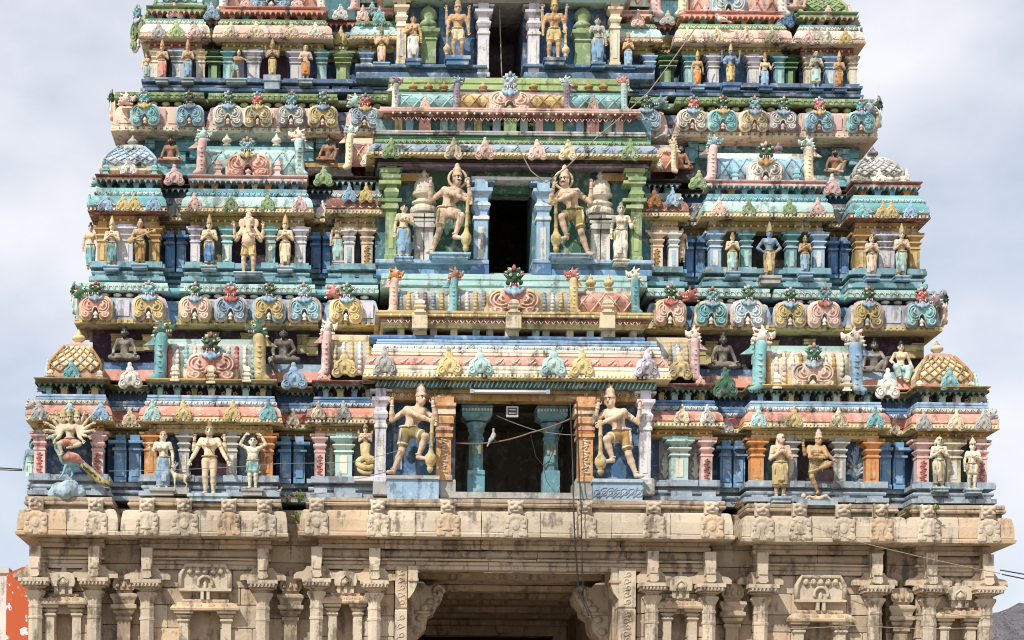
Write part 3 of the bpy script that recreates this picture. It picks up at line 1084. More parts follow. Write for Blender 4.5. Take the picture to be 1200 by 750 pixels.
        if c0 in ('dhoti', 'skirt', 'short', 'wrap'):
            for i in (0, 1):
                hi, kn, an = [Vector(q) for q in (k['hip'][i], k['kne'][i], k['ank'][i])]
                c, rad, d = {'dhoti': (kn.lerp(an, .70), .052, an - kn), 'skirt': (kn.lerp(an, .88), .069, an - kn), 'short': (hi.lerp(kn, .66), .070, kn - hi), 'wrap': (kn.lerp(an, .25), .073, an - kn)}[c0]
                d = d.normalized()
                mb.tube([c - d * .014, c + d * .010], [rad, rad], 10)
            for e in (-1, 1):
                mb.tube([(pe[0] + e * .085, pe[1] - .06, pe[2] + .03), (pe[0] + e * .10, pe[1] - .075, pe[2] - .06), (pe[0] + e * .095, pe[1] - .07, pe[2] - .15)], [.012, .018, .008], 5)
        if ps not in ('sage', 'sage_leg', 'sage_knee', 'lady_sit'):
            mb.tube([(ch[0] - .09, ch[1] - .055, ch[2] + .07), (ch[0] - .03, ch[1] - .088, ch[2]), (pe[0] + .06, pe[1] - .08, pe[2] + .09)], .0055, 4)
    if mb.v:
        R['jewellery'] = mb.mesh('jewellery')
    # crown or hair
    mb = MB()
    for (q, t) in hl:
        x, y, z = q
        z += (.028 if not tr else .065) * hr
        if crown == 'tall':
            mb.lathe([(.062 * hr, -.005), (.068 * hr, .012), (.060 * hr, .03), (.066 * hr, .045), (.056 * hr, .075), (.060 * hr, .085), (.046 * hr, .12), (.048 * hr, .128),
                      (.03 * hr, .165), (.032 * hr, .172), (.014 * hr, .20), (.016 * hr, .212), (.004, .228)], 12, x, y, z)
            mb.ell((x + math.sin(t) * .06, y - .064 * math.cos(t), z + .035), (.022, .012, .034), 0, 8, 5)
        elif crown == 'cone':
            mb.lathe([(.062 * hr, 0), (.066 * hr, .02), (.052, .06), (.045, .10), (.03, .13), (.012, .155), (.004, .165)], 12, x, y, z)
            for i in range(8):
                a = math.pi * (1 + i / 7)
                mb.tube([(x + .06 * math.cos(a), y + .06 * math.sin(a), z + .02), (x + .056 * math.cos(a), y + .056 * math.sin(a), z + .07)], [.016, .006], 5)
        elif crown == 'pot':
            mb.lathe([(.064 * hr, -.01), (.068 * hr, .01), (.064 * hr, .03), (.05, .05), (.056, .07), (.05, .10), (.03, .12), (.036, .135), (.02, .155), (.004, .165)], 12, x, y, z)
        elif crown == 'bun':
            mb.lathe([(.060 * hr, -.03), (.064 * hr, .0), (.056 * hr, .035), (.03, .055), (.036, .07), (.03, .095), (.008, .105)], 10, x, y + .008, z)
        elif crown == 'hair':
            mb.ell((x, y + .016, z + .005), (.063 * hr, .062 * hr, .062 * hr), 0, 12, 7)
            for e in (-1, 1):
                mb.tube([(x + e * .05, y + .03, z), (x + e * .066, y + .035, z - .06), (x + e * .075, y + .03, z - .12)], [.03, .028, .01], 6)
        elif crown == 'scarf':
            mb.ell((x, y + .012, z + .002), (.066, .066, .064), 0, 12, 7)
            mb.tube([(x, y + .05, z), (x - .02, y + .07, z - .10), (x - .03, y + .07, z - .22)], [.05, .055, .03], 8)
    if mb.v:
        R['crown' if crown in ('tall', 'cone', 'pot') else 'hair'] = mb.mesh('crown' if crown in ('tall', 'cone', 'pot') else 'hair')
    if 'mace' in k:
        a, b = Vector(k['mace'][0]), Vector(k['mace'][1])
        mb = MB()
        L = (a - b).length
        d = (a - b) / L
        pts, rs = [], []
        for t, r in ((0, .012), (.05, .035), (.10, .04), (.12, .03), (.17, .055), (.25, .072), (.33, .066), (.38, .04), (.42, .03), (.5, .022), (.52, .03), (.54, .022), (.75, .022), (.77, .03),
                     (.79, .022), (.95, .024), (1.03, .034), (1.06, .02)):
            pts.append(b + d * L * t); rs.append(r)
        mb.tube(pts, rs, 10)
        R['mace'] = mb.mesh('mace')
    if ps == 'serpent':
        pass
    _bodycache[key] = R
    return R

CROWN_H = dict(tall=.20, cone=.13, pot=.13, bun=.07, hair=.0, scarf=.02)

def statue(label, cx, yb, yt, Y, ps, skin, cloth=None, ccol='orange', crown='tall', crcol=GOLD, face=None, female=False, flip=False, ped=None, cat='statue',
           jewel=GOLD, name='statue', group=None, weapon='gold', W=1.0, **opts):
    px = yb - yt
    seated = ps in ('sage', 'sage_leg', 'sage_knee', 'lady_sit')
    key = (ps, cloth, crown, face, female, tuple(sorted(opts.items())), px // 25)
    R = fig_meshes(key, ps, px, female, cloth, crown, face, opts)
    tot = pose(ps)['hed'][2] + .072 * opts.get('hr', 1) + CROWN_H.get(crown, 0) * (1 if not opts.get('elephant') else 1.1)
    x, z = P(cx, yb, Y)
    sc = px * M(Y) / tot
    t = thing(name, label, cat, (x, Y, z), group)
    cols = {'body': skin, 'face_paint': ['ivory', 'black'], 'garment': ccol, 'jewellery': jewel, 'crown': crcol, 'hair': crcol, 'mace': weapon, 'beard': 'black' if skin not in ('ashen', 'darkskin') else 'umber'}
    for n, me in R.items():
        place(me, n, cols[n], t, (0, 0, 0), (sc * (-1 if flip else 1) * W, sc, sc))
    if ped:
        w, hh, col = ped
        k = M(Y)
        mb = MB()
        mb.box(-w * k / 2, w * k / 2, -.14 - w * k * .12, .32, -hh * k * .45, -.001, 0, .004, .008)
        mb.box(-w * k * .44, w * k * .44, -.12 - w * k * .10, .32, -hh * k, -hh * k * .45, 0, .004, .0)
        mb.build('pedestal', col, t)
    return t, sc

_sealed = True

# ------------------------------------------------------------------ the painted tower
T = thing('temple_tower', 'towering pyramid of brightly painted stucco tiers rising above the bare stone gateway', 'temple tower', (0, 1.5, P(600, 590, 0)[1]))
T_BASE = Vector(T.location)

def tpart(o, parent=T):
    """parts are modelled where they stand; keep them there under the tower's empty"""
    o.location = Vector(o.location) - Vector(parent.location)
    return o

def own(mb, name, mats, parent=None, kind=None):
    parent = parent or T
    o = mb.build(name, mats, parent, (0, 0, 0), kind)
    o.location = -Vector(parent.location)
    return o

def prof(kind, z0, z1, p, back=-.3):
    h = z1 - z0
    if kind == 'flat':
        if h > .085:
            a, b = z0 + h * .42, z0 + h * .58
            return [(back, z0), (p - .012, z0), (p, z0 + .012), (p, a), (p - .035, a + .004), (p - .035, b - .004), (p - .012, b), (p - .012, z1 - .012), (p - .024, z1), (back, z1)]
        return [(back, z0), (p - .012, z0), (p, z0 + .012), (p, z1 - .012), (p - .012, z1), (back, z1)]
    if kind == 'round':
        return [(back, z0)] + [(p - h * .5 + h * .5 * math.cos(a), z0 + h * .5 + h * .5 * math.sin(a)) for a in [math.radians(q) for q in (-90, -60, -30, 0, 30, 60, 90)]] + [(back, z1)]
    if kind == 'kap':
        return [(back, z0), (p - .03, z0), (p, z0 + .02), (p * .98, z0 + h * .3), (p * .88, z0 + h * .58), (p * .66, z0 + h * .82), (p * .36, z1), (back, z1)]
    if kind == 'cyma':
        return [(back, z0), (p * .45, z0), (p * .5, z0 + h * .3), (p * .8, z0 + h * .55), (p, z0 + h * .75), (p, z1), (back, z1)]
    if kind == 'foot':
        return [(back, z0), (p, z0), (p, z0 + h * .24), (p * .1, z0 + h * .27), (p * .1, z0 + h * .38), (p * .62, z0 + h * .42), (p * .7, z0 + h * .50), (p * .62, z0 + h * .58), (-.02, z0 + h * .61), (-.02, z0 + h * .74), (p * .9, z0 + h * .78), (p * .9, z1), (back, z1)]
    raise ValueError(kind)

def band(name, x0, x1, yf, yb, z0, z1, kind, p, col, parent=None, j=.008):
    mb = MB()
    mb.sweep(x0, x1, yf, yb, prof(kind, z0, z1, p), 0, j)
    return own(mb, name, col, parent)

def pillar(xpx, wpx, Y, z0, z1, col, style='sq', parent=None, name='pillar', accent=None):
    x = PX(xpx, Y)
    w = wpx * M(Y) / 2
    h = z1 - z0
    mb = MB()
    if style == 'pair':
        g = w * .10
        for e in (-1, 1):
            c, q = x + e * (w * .5 + g * .5), w * .5 - g * .5
            mb.box(c - q, c + q, Y, Y + .5, z0, z0 + h * .72, 0, .004)
            mb.box(c - q * .62, c + q * .62, Y - .03, Y + .1, z0 + h * .10, z0 + h * .60, 0, .004)
            a = (q * 1.35 if e > 0 else q), (q if e > 0 else q * 1.35)
            mb.box(c - a[1], c + a[0], Y - .08, Y + .5, z0 + h * .655, z0 + h * .71, 0, .004)
            mb.box(c - q * .9, c + q * .9, Y - .0, Y + .5, z0 + h * .715, z0 + h * .80, 0, .004)
            a = (q * 1.95 if e > 0 else q), (q if e > 0 else q * 1.95)
            mb.box(c - a[1], c + a[0], Y - .15, Y + .5, z0 + h * .80, z0 + h * .86, 0, .004)
            mb.box(c - q * .8, c + q * .8, Y - .02, Y + .5, z0 + h * .875, z1, 0, .004)
            mb.box(c - q * 1.02, c + q * 1.02, Y - .05, Y + .5, z0 - .02, z0 + h * .07, 0, .004)
    else:
        d = [(1.18, 0), (1.18, .05), (1.0, .065), (1.0, .56), (1.14, .575), (1.14, .61), (.92, .625), (.92, .66), (1.12, .68), (1.30, .715), (1.30, .74), (.98, .765), (.98, .80),
             (1.22, .83), (1.62, .865), (1.62, .90), (.95, .905), (.95, 1.0)]
        if style == 'oct':
            mb.lathe([(w * r * 1.05, t * h) for r, t in d], 8, x, Y + w * .5, z0, 0, math.pi / 8, False, .8, .003)
        else:
            mb.sq([(w * r, t * h) for r, t in d], x, Y + w * .45, z0)
    if style != 'pair':
        mb.box(x - w * 1.95, x + w * 1.95, Y - w * .3, Y + .3, z1 - .055, z1 - .012, 0, .004)
    o = own(mb, name, col, parent)
    if style not in ('pair',) and not accent:
        lite = {'orange': 'orange', 'grey': 'white', 'seafoam': 'ivory', 'cream': 'white', 'ochre': 'gold', 'lilac': 'white', 'aqua': 'ivory', 'teal': 'seafoam', 'lightblue': 'white', 'white': 'paleblue', 'peach': 'ivory',
                'green': 'lime', 'bottle': 'green', 'paleblue': 'white'}.get(col, 'ivory')
        m2 = MB()
        f = Y + w * .45 - w - .012 if style != 'oct' else Y + w * .5 - w * .86
        m2.box(x - w * .42, x + w * .42, f, f + .05, z0 + h * .12, z0 + h * .50, 0, .003)
        m2.build('inset_strip', lite, o)
        m2 = MB()
        m2.box(x - w * 1.18, x + w * 1.18, Y - w * .76, Y + .2, z0 + h * .578, z0 + h * .606, 0, .003)
        m2.box(x - w * 1.33, x + w * 1.33, Y - w * .90, Y + .2, z0 + h * .718, z0 + h * .737, 0, .003)
        m2.build('collar', lite, o)
    if accent:
        m2 = MB()
        rr = random.Random(int(xpx))
        zz = z0 + h * .09
        for i in range(7):
            a = zz + h * .062 * i
            e = 1 if i % 2 else -1
            m2.tube([(x - e * w * .55, Y - w * .56, a), (x + e * w * .35, Y - w * .58, a + h * .025), (x - e * w * .2, Y - w * .56, a + h * .055)], w * .16, 5)
        m2.box(x - w * .8, x + w * .8, Y - w * .555, Y, z0 + h * .60, z0 + h * .66)
        r = m2.build('carving', accent, o)
    return o

def row(name, x0, x1, y, z, step, r, col, kind='ell'):
    """a run of small petals, studs or rosettes, too fine to pick apart"""
    mb = MB()
    n = max(2, int((x1 - x0) / step))
    for i in range(n):
        xx = x0 + (x1 - x0) * (i + .5) / n
        if kind == 'ell':
            mb.ell((xx, y, z), (r * .9, r * .7, r), 0, 6, 4)
        elif kind == 'petal':
            mb.tube([(xx - r, y, z + r * .6), (xx, y - r * .5, z - r), (xx + r, y, z + r * .6)], r * .28, 4)
        elif kind == 'rose':
            for q in range(5):
                a = q * 2 * math.pi / 5
                mb.ell((xx + r * .6 * math.cos(a), y, z + r * .6 * math.sin(a)), (r * .42, r * .4, r * .42), 0, 5, 3)
        elif kind == 'tab':
            mb.prism([(xx - r, z - r), (xx + r, z - r), (xx + r * .9, z + r * .6), (xx, z + r * 1.3), (xx - r * .9, z + r * .6)], y - r * .4, y + r * .6)
    return own(mb, name, col, None, 'stuff')

LEV = {
    1: dict(O=0.0, pl=(561, 583), pil=(505, 562), beam=(497, 505), lip=(490.5, 497), kap=(477, 490.5), m1=(470, 477), m2=(463, 470), neck=(452, 463), led=(444, 452),
            ledtop=444, wall=(375, 470)),
    2: dict(O=1.5, pl=(312, 332), pil=(263, 313), beam=(252, 263), lip=(246, 252), kap=(231, 246), m1=(226, 231), m2=(221, 226), neck=(212, 221), led=(205, 212),
            wall=(148, 230), big=(374, 380.5, 347, 341, 331)),
    3: dict(O=2.9, pl=(96, 110), pil=(56, 97), beam=(48, 56), lip=(43, 48), kap=(30, 43), m1=(26, 30), m2=(22, 26), neck=(14, 22), led=(7, 14),
            wall=(-75, 30), big=(148, 154.5, 122, 115, 107)),
}
for L, d in LEV.items():
    for k in ('pl', 'pil', 'beam', 'lip', 'kap', 'm1', 'm2', 'neck', 'led'):
        d['z' + k] = (PZ(d[k][1], d['O']), PZ(d[k][0], d['O']))
    d['pil_z'] = d['zpil']

STY = {
    (1, 'corner'): dict(pl='fog', wall='bluewall', beam='ochre', lip='gold', kap='coral', m1='grey', m2='lightblue', led='olive', neck='plum'),
    (1, 'shala'): dict(pl='fog', wall='bluewall', beam='gold', lip='yellow', kap='coral', m1='white', m2='lightblue', led='yellow', neck='plum'),
    (1, 'panj'): dict(pl='fog', wall='bluewall', beam='ochre', lip='gold', kap='coral', m1='lightblue', m2='blue', led='redbrown', neck='plum'),
    (1, 'recess'): dict(pl='bluegrey', wall='navy', beam='olive', lip='gold', kap='rose', m1='bluegrey', m2='blue', led='olive', neck='plum'),
    (2, 'corner'): dict(pl='dteal', wall='olivewall', beam='ochre', lip='redbrown', kap='teal', m1='seafoam', m2='aqua', led='redbrown', neck='tealwall'),
    (2, 'shala'): dict(pl='dteal', wall='olivewall', beam='olive', lip='gold', kap='seafoam', m1='lightblue', m2='teal', led='pink', neck='tealwall'),
    (2, 'panj'): dict(pl='dteal', wall='bluewall', beam='gold', lip='yellow', kap='redbrown', m1='aqua', m2='grey', led='umber', neck='umber'),
    (2, 'recess'): dict(pl='dteal', wall='navy', beam='olive', lip='gold', kap='mauve', m1='teal', m2='mauve', led='umber', neck='umber'),
    (3, 'corner'): dict(pl='slate', wall='bluewall', beam='redbrown', lip='peach', kap='ivory', m1='white', m2='teal', led='green', neck='darkgreen'),
    (3, 'shala'): dict(pl='slate', wall='bluewall', beam='olive', lip='peach', kap='salmon', m1='lime', m2='green', led='coral', neck='redbrown'),
    (3, 'panj'): dict(pl='slate', wall='bluewall', beam='olive', lip='gold', kap='seafoam', m1='teal', m2='green', led='salmon', neck='tealwall'),
    (3, 'recess'): dict(pl='slate', wall='navy', beam='olive', lip='gold', kap='olive', m1='blue', m2='bluegrey', led='redbrown', neck='umber'),
}
BAYS = {
    1: [('corner', 42, 122), ('recess', 122, 176), ('shala', 173, 320), ('recess', 320, 371), ('panj', 368, 445), ('panj', 763, 836), ('recess', 832, 884), ('shala', 880, 1031),
        ('recess', 1029, 1076), ('corner', 1075, 1157)],
    2: [('corner', 114, 186), ('recess', 184, 226), ('shala', 222, 357), ('recess', 355, 396), ('panj', 391, 445), ('panj', 757, 796), ('recess', 793, 836), ('shala', 830, 965),
        ('recess', 962, 1003), ('corner', 1001, 1077)],
    3: [('corner', 174, 237), ('recess', 234, 263), ('shala', 259, 380), ('recess', 378, 422), ('panj', 419, 475), ('panj', 712, 765), ('recess', 762, 802), ('shala', 798, 917),
        ('recess', 915, 941), ('corner', 938, 1002)],
}

def yref(L, k):
    return sum(LEV[L][k]) / 2

for L in (1, 2, 3):
    d = LEV[L]
    O = d['O']
    for kind, a, b in BAYS[L]:
        st = STY[(L, kind)]
        yf = O + (.62 if kind == 'recess' else .03 if kind == 'panj' else 0)
        yb = O + 1.1
        e = -.005 if kind == 'recess' else (.003 if kind == 'panj' else 0)
        ym = yref(L, 'pil')
        x0, x1 = P(a, ym, yf)[0], P(b, ym, yf)[0]
        Zb = lambda k: (d['z' + k][0] + e, d['z' + k][1] + e)
        shr = .10 if kind != 'recess' else 0
        # wall behind the pillars
        mb = MB()
        mb.box(x0 + .06, x1 - .06, yf + (.36 if kind != 'recess' else .12), yb, d['zpl'][0] + .01, d['zled'][1] - .02)
        own(mb, 'wall', st['wall'])
        z0, z1 = Zb('pl')
        band('plinth', x0 - .02, x1 + .02, yf - .02, yb, z0, z1, 'foot', .13, st['pl'])
        if kind != 'recess':
            band('plinth_slab', x0 + .02, x1 - .02, yf + .02, yb, z1 + .002, z1 + .05, 'flat', .08, st['pl'])
        z0, z1 = Zb('beam')
        band('beam', x0 + .03, x1 - .03, yf + .06, yb, z0 - .03, z1 - .004, 'flat', .02, st['beam'])
        row('stud_row', x0 + .05, x1 - .05, yf + .03, (z0 + z1) / 2 - .01, .15, .03, ['yellow', 'cream', 'yellow'][L - 1])
        z0, z1 = Zb('lip')
        band('eave_lip', x0, x1, yf, yb, z0, z1 - .004, 'flat', .185, st['lip'] + '*')
        mb = MB()
        z0, z1 = Zb('lip')
        n = int((x1 - x0 + .3) / .075)
        for i in range(n):
            xx = x0 - .15 + (x1 - x0 + .3) * (i + .5) / n
            mb.box(xx - .020, xx + .020, yf - .203, yf - .17, z0 + .02, z0 + .07, 0, .006)
        own(mb, 'bead_row', 'ivory' if L != 3 else 'salmon', kind='stuff')
        z0, z1 = Zb('kap')
        band('eave', x0, x1, yf, yb, z0, z1 - .004, 'kap', .165, st['kap'])
        z0, z1 = Zb('kap')
        mb = MB()
        n = max(2, int((x1 - x0 + .2) / .17))
        for i in range(n):
            xx = x0 - .08 + (x1 - x0 + .16) * (i + .5) / n
            mb.tube([(xx - .05, yf - .155, z0 + (z1 - z0) * .25), (xx, yf - .168, z0 + (z1 - z0) * .12), (xx + .05, yf - .155, z0 + (z1 - z0) * .25), (xx + .03, yf - .125, z0 + (z1 - z0) * .6)], .013, 4)
        own(mb, 'scallop_row', ['peach', 'ivory', 'ivory'][L - 1], kind='stuff')
        z0, z1 = Zb('m1')
        band('moulding', x0 + shr * .3, x1 - shr * .3, yf + .04, yb, z0, z1 - .004, 'round', .10, st['m1'] + '*')
        row('petal_row', x0 - .05, x1 + .05, yf - .065, (z0 + z1) / 2 + .01, .115, .042, [('white', 'ivory', 'paleblue'), ('seafoam', 'ivory', 'aqua'), ('ivory', 'lime', 'seafoam')][L - 1][hash(kind) % 3 if False else len(kind) % 3], 'petal')
        z0, z1 = Zb('m2')
        band('moulding', x0 + shr * .5, x1 - shr * .5, yf + .08, yb, z0, z1 - .004, 'flat', .08, st['m2'])
        z0, z1 = Zb('neck')
        mb = MB()
        mb.box(x0 + .16, x1 - .16, yf + .33, yb, z0 - .02, z1 + .02)
        own(mb, 'neck_wall', st['neck'])
        row('rosette_row', x0 + .2, x1 - .2, yf + .31, (z0 + z1) / 2, .21, .055, ['peach', 'seafoam', 'gold'][L - 1], 'rose')
        n = max(2, int(round((x1 - x0) / (.34 if L == 1 else .31))))
        cols = [['lightblue', 'ivory', 'seafoam', 'yellow'], ['aqua', 'cream', 'orange', 'lightblue'], ['coral', 'teal', 'salmon', 'lime']][L - 1]
        rr = random.Random(int(a) * 7 + L)
        for i in range(n):
            xx = x0 + .22 + (x1 - x0 - .44) * i / (n - 1)
            w = .062 if i % 2 else .05
            mb = MB()
            mb.box(xx - w, xx + w, yf + .16, yf + .33, z0 - .01, z1 + .01, 0, .006)
            mb.box(xx - w * 1.3, xx + w * 1.3, yf + .13, yf + .33, z1 - .05, z1 - .01, 0, .004)
            own(mb, 'neck_pillar', rr.choice(cols))
        z0, z1 = Zb('led')
        mb = MB()
        n = max(2, int((x1 - x0) / .11))
        for i in range(n):
            xx = x0 + (x1 - x0) * (i + .5) / n
            mb.prism([(xx - .035, z0 + .01), (xx, z0 - .055), (xx + .035, z0 + .01)], yf - .02, yf + .12)
        own(mb, 'tooth_row', ['bottle', 'teal', 'coral'][L - 1], kind='stuff')
        band('ledge', x0 + shr * .7, x1 - shr * .7, yf + .10, yb, z0, z0 + (z1 - z0) * .45, 'flat', .10, 'umber' if L == 1 else st['led'] + '*')
        band('ledge', x0 + shr * .7, x1 - shr * .7, yf + .10, yb, z0 + (z1 - z0) * .46, z1 - .003, 'cyma', .13, st['led'])

# big cornices that carry the lion-faced arches
BIG = {2: [(88, 199), (208, 372), (378, 446), (756, 806), (812, 906), (905, 988), (992, 1104)],
       3: [(131, 241), (241, 398), (404, 462), (737, 784), (790, 938), (932, 1029)]}
for L in (2, 3):
    d = LEV[L]
    lipt, lipb, bodt, beadt, slabt = d['big']
    bodc, lipc, slabc, beadc = [('bluegrey', 'gold', 'seafoam', 'ivory'), ('salmon', 'peach', 'green', 'lime')][L - 2]
    for i, (a, b) in enumerate(BIG[L]):
        Y = d['O'] - .42
        e = -.006 * (i % 2)
        yy = (lipt + slabt) / 2
        x0, x1 = P(a, yy, Y)[0] + .42 * 0, P(b, yy, Y)[0]
        zz = lambda p: PZ(p, Y) + e
        yb = d['O'] + 1.0
        band('cornice_lip', x0 + .08, x1 - .08, Y + .1, yb, zz(lipb), zz(lipt) - .003, 'flat', .10, lipc)
        mb = MB()
        mb.sweep(x0 + .08, x1 - .08, Y + .1, yb, [(-.3, zz(lipt)), (.07, zz(lipt)), (.04, zz(lipt) + (zz(bodt) - zz(lipt)) * .5), (-.02, zz(bodt) - .05), (-.07, zz(bodt) - .003), (-.3, zz(bodt))], 0, .01)
        own(mb, 'cornice', bodc)
        mb = MB()
        mb.box(x0 + .2, x1 - .2, Y + .25, yb, zz(bodt) - .004, zz(beadt) + .004)
        own(mb, 'cornice_neck', 'umber')
        n = max(2, int((x1 - x0 - .3) / .25))
        mb = MB()
        for q in range(n):
            xx = x0 + .2 + (x1 - x0 - .4) * (q + .5) / n
            mb.ell((xx, Y + .21, (zz(bodt) + zz(beadt)) / 2), (.095, .09, (zz(beadt) - zz(bodt)) * .42), 0, 8, 5)
        own(mb, 'bead_row', beadc, kind='stuff')
        band('cornice_slab', x0 + .12, x1 - .12, Y + .14, yb, zz(beadt), zz(slabt), 'flat', .08, slabc)
        row('petal_row', x0 + .1, x1 - .1, Y + .045, (zz(beadt) + zz(slabt)) / 2, .12, .035, ['ivory', 'lime'][L - 2], 'petal')
        n = max(2, int((x1 - x0) / .34))
        for q in range(n):
            xa, xc = x0 + .12 + (x1 - x0 - .24) * q / n + .03, x0 + .12 + (x1 - x0 - .24) * (q + 1) / n - .03
            mb = MB()
            za, zc = zz(lipt) + .06, zz(bodt) - .09
            mb.prism([(xa, za), (xc, za), (xc, zc), (xa, zc)], Y + .02, Y + .1, 0, .008)
            own(mb, 'cornice_panel', [('paleblue', 'lightblue', 'lilac'), ('peach', 'salmon', 'pink')][L - 2][q % 3])
        mb = MB()
        n = int((x1 - x0) / .13)
        for q in range(n):
            xx = x0 + .06 + (x1 - x0 - .12) * (q + .5) / n
            mb.box(xx - .035, xx + .035, Y - .012, Y + .05, zz(lipb) + .02, zz(lipt) - .02, 0, .004)
        own(mb, 'bead_row', ['yellow', 'ivory'][L - 2], kind='stuff')
        # soffit brackets under the cornice
        n = max(2, int((x1 - x0) / .30))
        for q in range(n):
            xx = x0 + .15 + (x1 - x0 - .3) * (q + .5) / n
            o = place(RES['dentil'], 'dentil', 'mauve' if L == 2 else 'deepblue', T, Vector((xx, Y + .58, zz(lipb) - .24)) - T_BASE, (.20, .2, .20))

# set-back strips that close the gaps between the big cornices
for L in (2, 3):
    d = LEV[L]
    Y = d['O'] - .05
    for (a, b) in ((BIG[L][0][0] + 12, BIG[L][2][1] - 6), (BIG[L][3][0] + 6, BIG[L][-1][1] - 12)):
        lipt, lipb, bodt, beadt, slabt = d['big']
        x0, x1 = P(a, (lipt + slabt) / 2, Y)[0], P(b, (lipt + slabt) / 2, Y)[0]
        zz = lambda q: PZ(q, d['O'] - .42) - .012
        band('cornice_lip', x0, x1, Y, Y + 1, zz(lipb), zz(lipt), 'flat', .04, ('olive', 'salmon')[L - 2])
        band('cornice', x0, x1, Y, Y + 1, zz(lipt) + .004, zz(bodt), 'flat', .0, ('midblue', 'slate')[L - 2])
        band('cornice_slab', x0, x1, Y, Y + 1, zz(beadt), zz(slabt), 'round', .03, ('teal', 'green')[L - 2])

# dark walls behind the rows of little shrines
def zwall(p, Y):
    return PZ(p, Y)

for L, (wc, bc) in {1: ('maroon', 'gold'), 2: ('tealwall', 'teal'), 3: ('tealwall', 'teal')}.items():
    d = LEV[L]
    O2 = d['O'] + 1.45
    a, b, lo, hi = {1: (108, 1084, 470, 378), 2: (164, 1006, 232, 150), 3: (218, 957, 35, -70)}[L]
    dl = {1: (530, 682), 2: (560, 636), 3: (560, 624)}[L]
    for (p, q) in ((a, dl[0]), (dl[1], b)):
        mb = MB()
        mb.box(P(p, 400, O2)[0], P(q, 400, O2)[0], O2 - .2 + .28, O2 + 1.2, PZ(lo, O2), PZ(hi - 3, O2))
        own(mb, 'wall', wc)

def wall_bracket(cx, yt, yb, wpx, Y, c1, c2):
    x, z = P(cx, yb, Y)
    return tpart(place(RES['bracket'], 'wall_bracket', [c1, c2], T, (x, Y, z), (wpx * M(Y), .22, (yb - yt) * M(Y) / 1.12)))

for cx, yt, yb in ((137, 392, 410), (150, 399, 412), (174, 393, 411), (163, 400, 412), (289, 391, 412), (355, 393, 414), (366, 396, 416), (250, 390, 400), (300, 392, 404), (390, 393, 400),
                   (833, 401, 424), (826, 405, 428), (1075, 403, 420), (1066, 405, 420), (948, 398, 404), (905, 400, 410)):
    wall_bracket(cx, yt, yb, 13, 1.44, 'olive' if cx % 2 else 'gold', 'olive')
for cx, yt, yb in ((176, 164, 174), (212, 165, 190), (222, 163, 178), (228, 165, 186), (362, 166, 190), (410, 166, 176), (376, 163, 175), (388, 168, 180), (812, 168, 186), (808, 174, 192),
                   (980, 175, 194), (1000, 178, 194), (824, 170, 186), (950, 174, 186), (990, 176, 188)):
    wall_bracket(cx, yt, yb, 11, 2.84, 'teal', 'tealwall')

# ------------------------------------------------------------------ benches and little shrines
def bench(a, b, yt, ym, yb, Y, ctop, cface, L):
    x0, x1 = P(a, yt, Y)[0], P(b, yt, Y)[0]
    mb = MB()
    mb.sweep(x0, x1, Y, Y + 1.6, [(-.1, PZ2(yb, Y, a)), (.12, PZ2(yb, Y, a)), (.02, PZ2(ym, Y, a)), (-.1, PZ2(ym, Y, a))], 0, .006)
    mb.box(x0, x1, Y - .02, Y + 1.6, PZ2(ym, Y, a) + .002, PZ2(yt, Y, a), 1, .004)
    own(mb, 'bench', [cface, ctop])

def PZ2(y, Y, x):
    return P(x, y, Y)[1]

bench(122, 190, 425, 433, 447, .75, 'blue', 'coral', 1)
bench(308, 384, 427, 435, 449, .75, 'lightblue', 'coral', 1)
bench(818, 890, 433, 441, 455, .75, 'blue', 'coral', 1)
bench(1000, 1078, 436, 444, 457, .75, 'lightblue', 'coral', 1)
bench(180, 240, 192, 196, 207, 2.2, 'aqua', 'tealwall', 2)
bench(350, 412, 191, 196, 208, 2.2, 'ochre', 'umber', 2)
bench(790, 838, 200, 204, 216, 2.2, 'umber', 'umber', 2)
bench(946, 1004, 206, 210, 220, 2.2, 'seafoam', 'teal', 2)

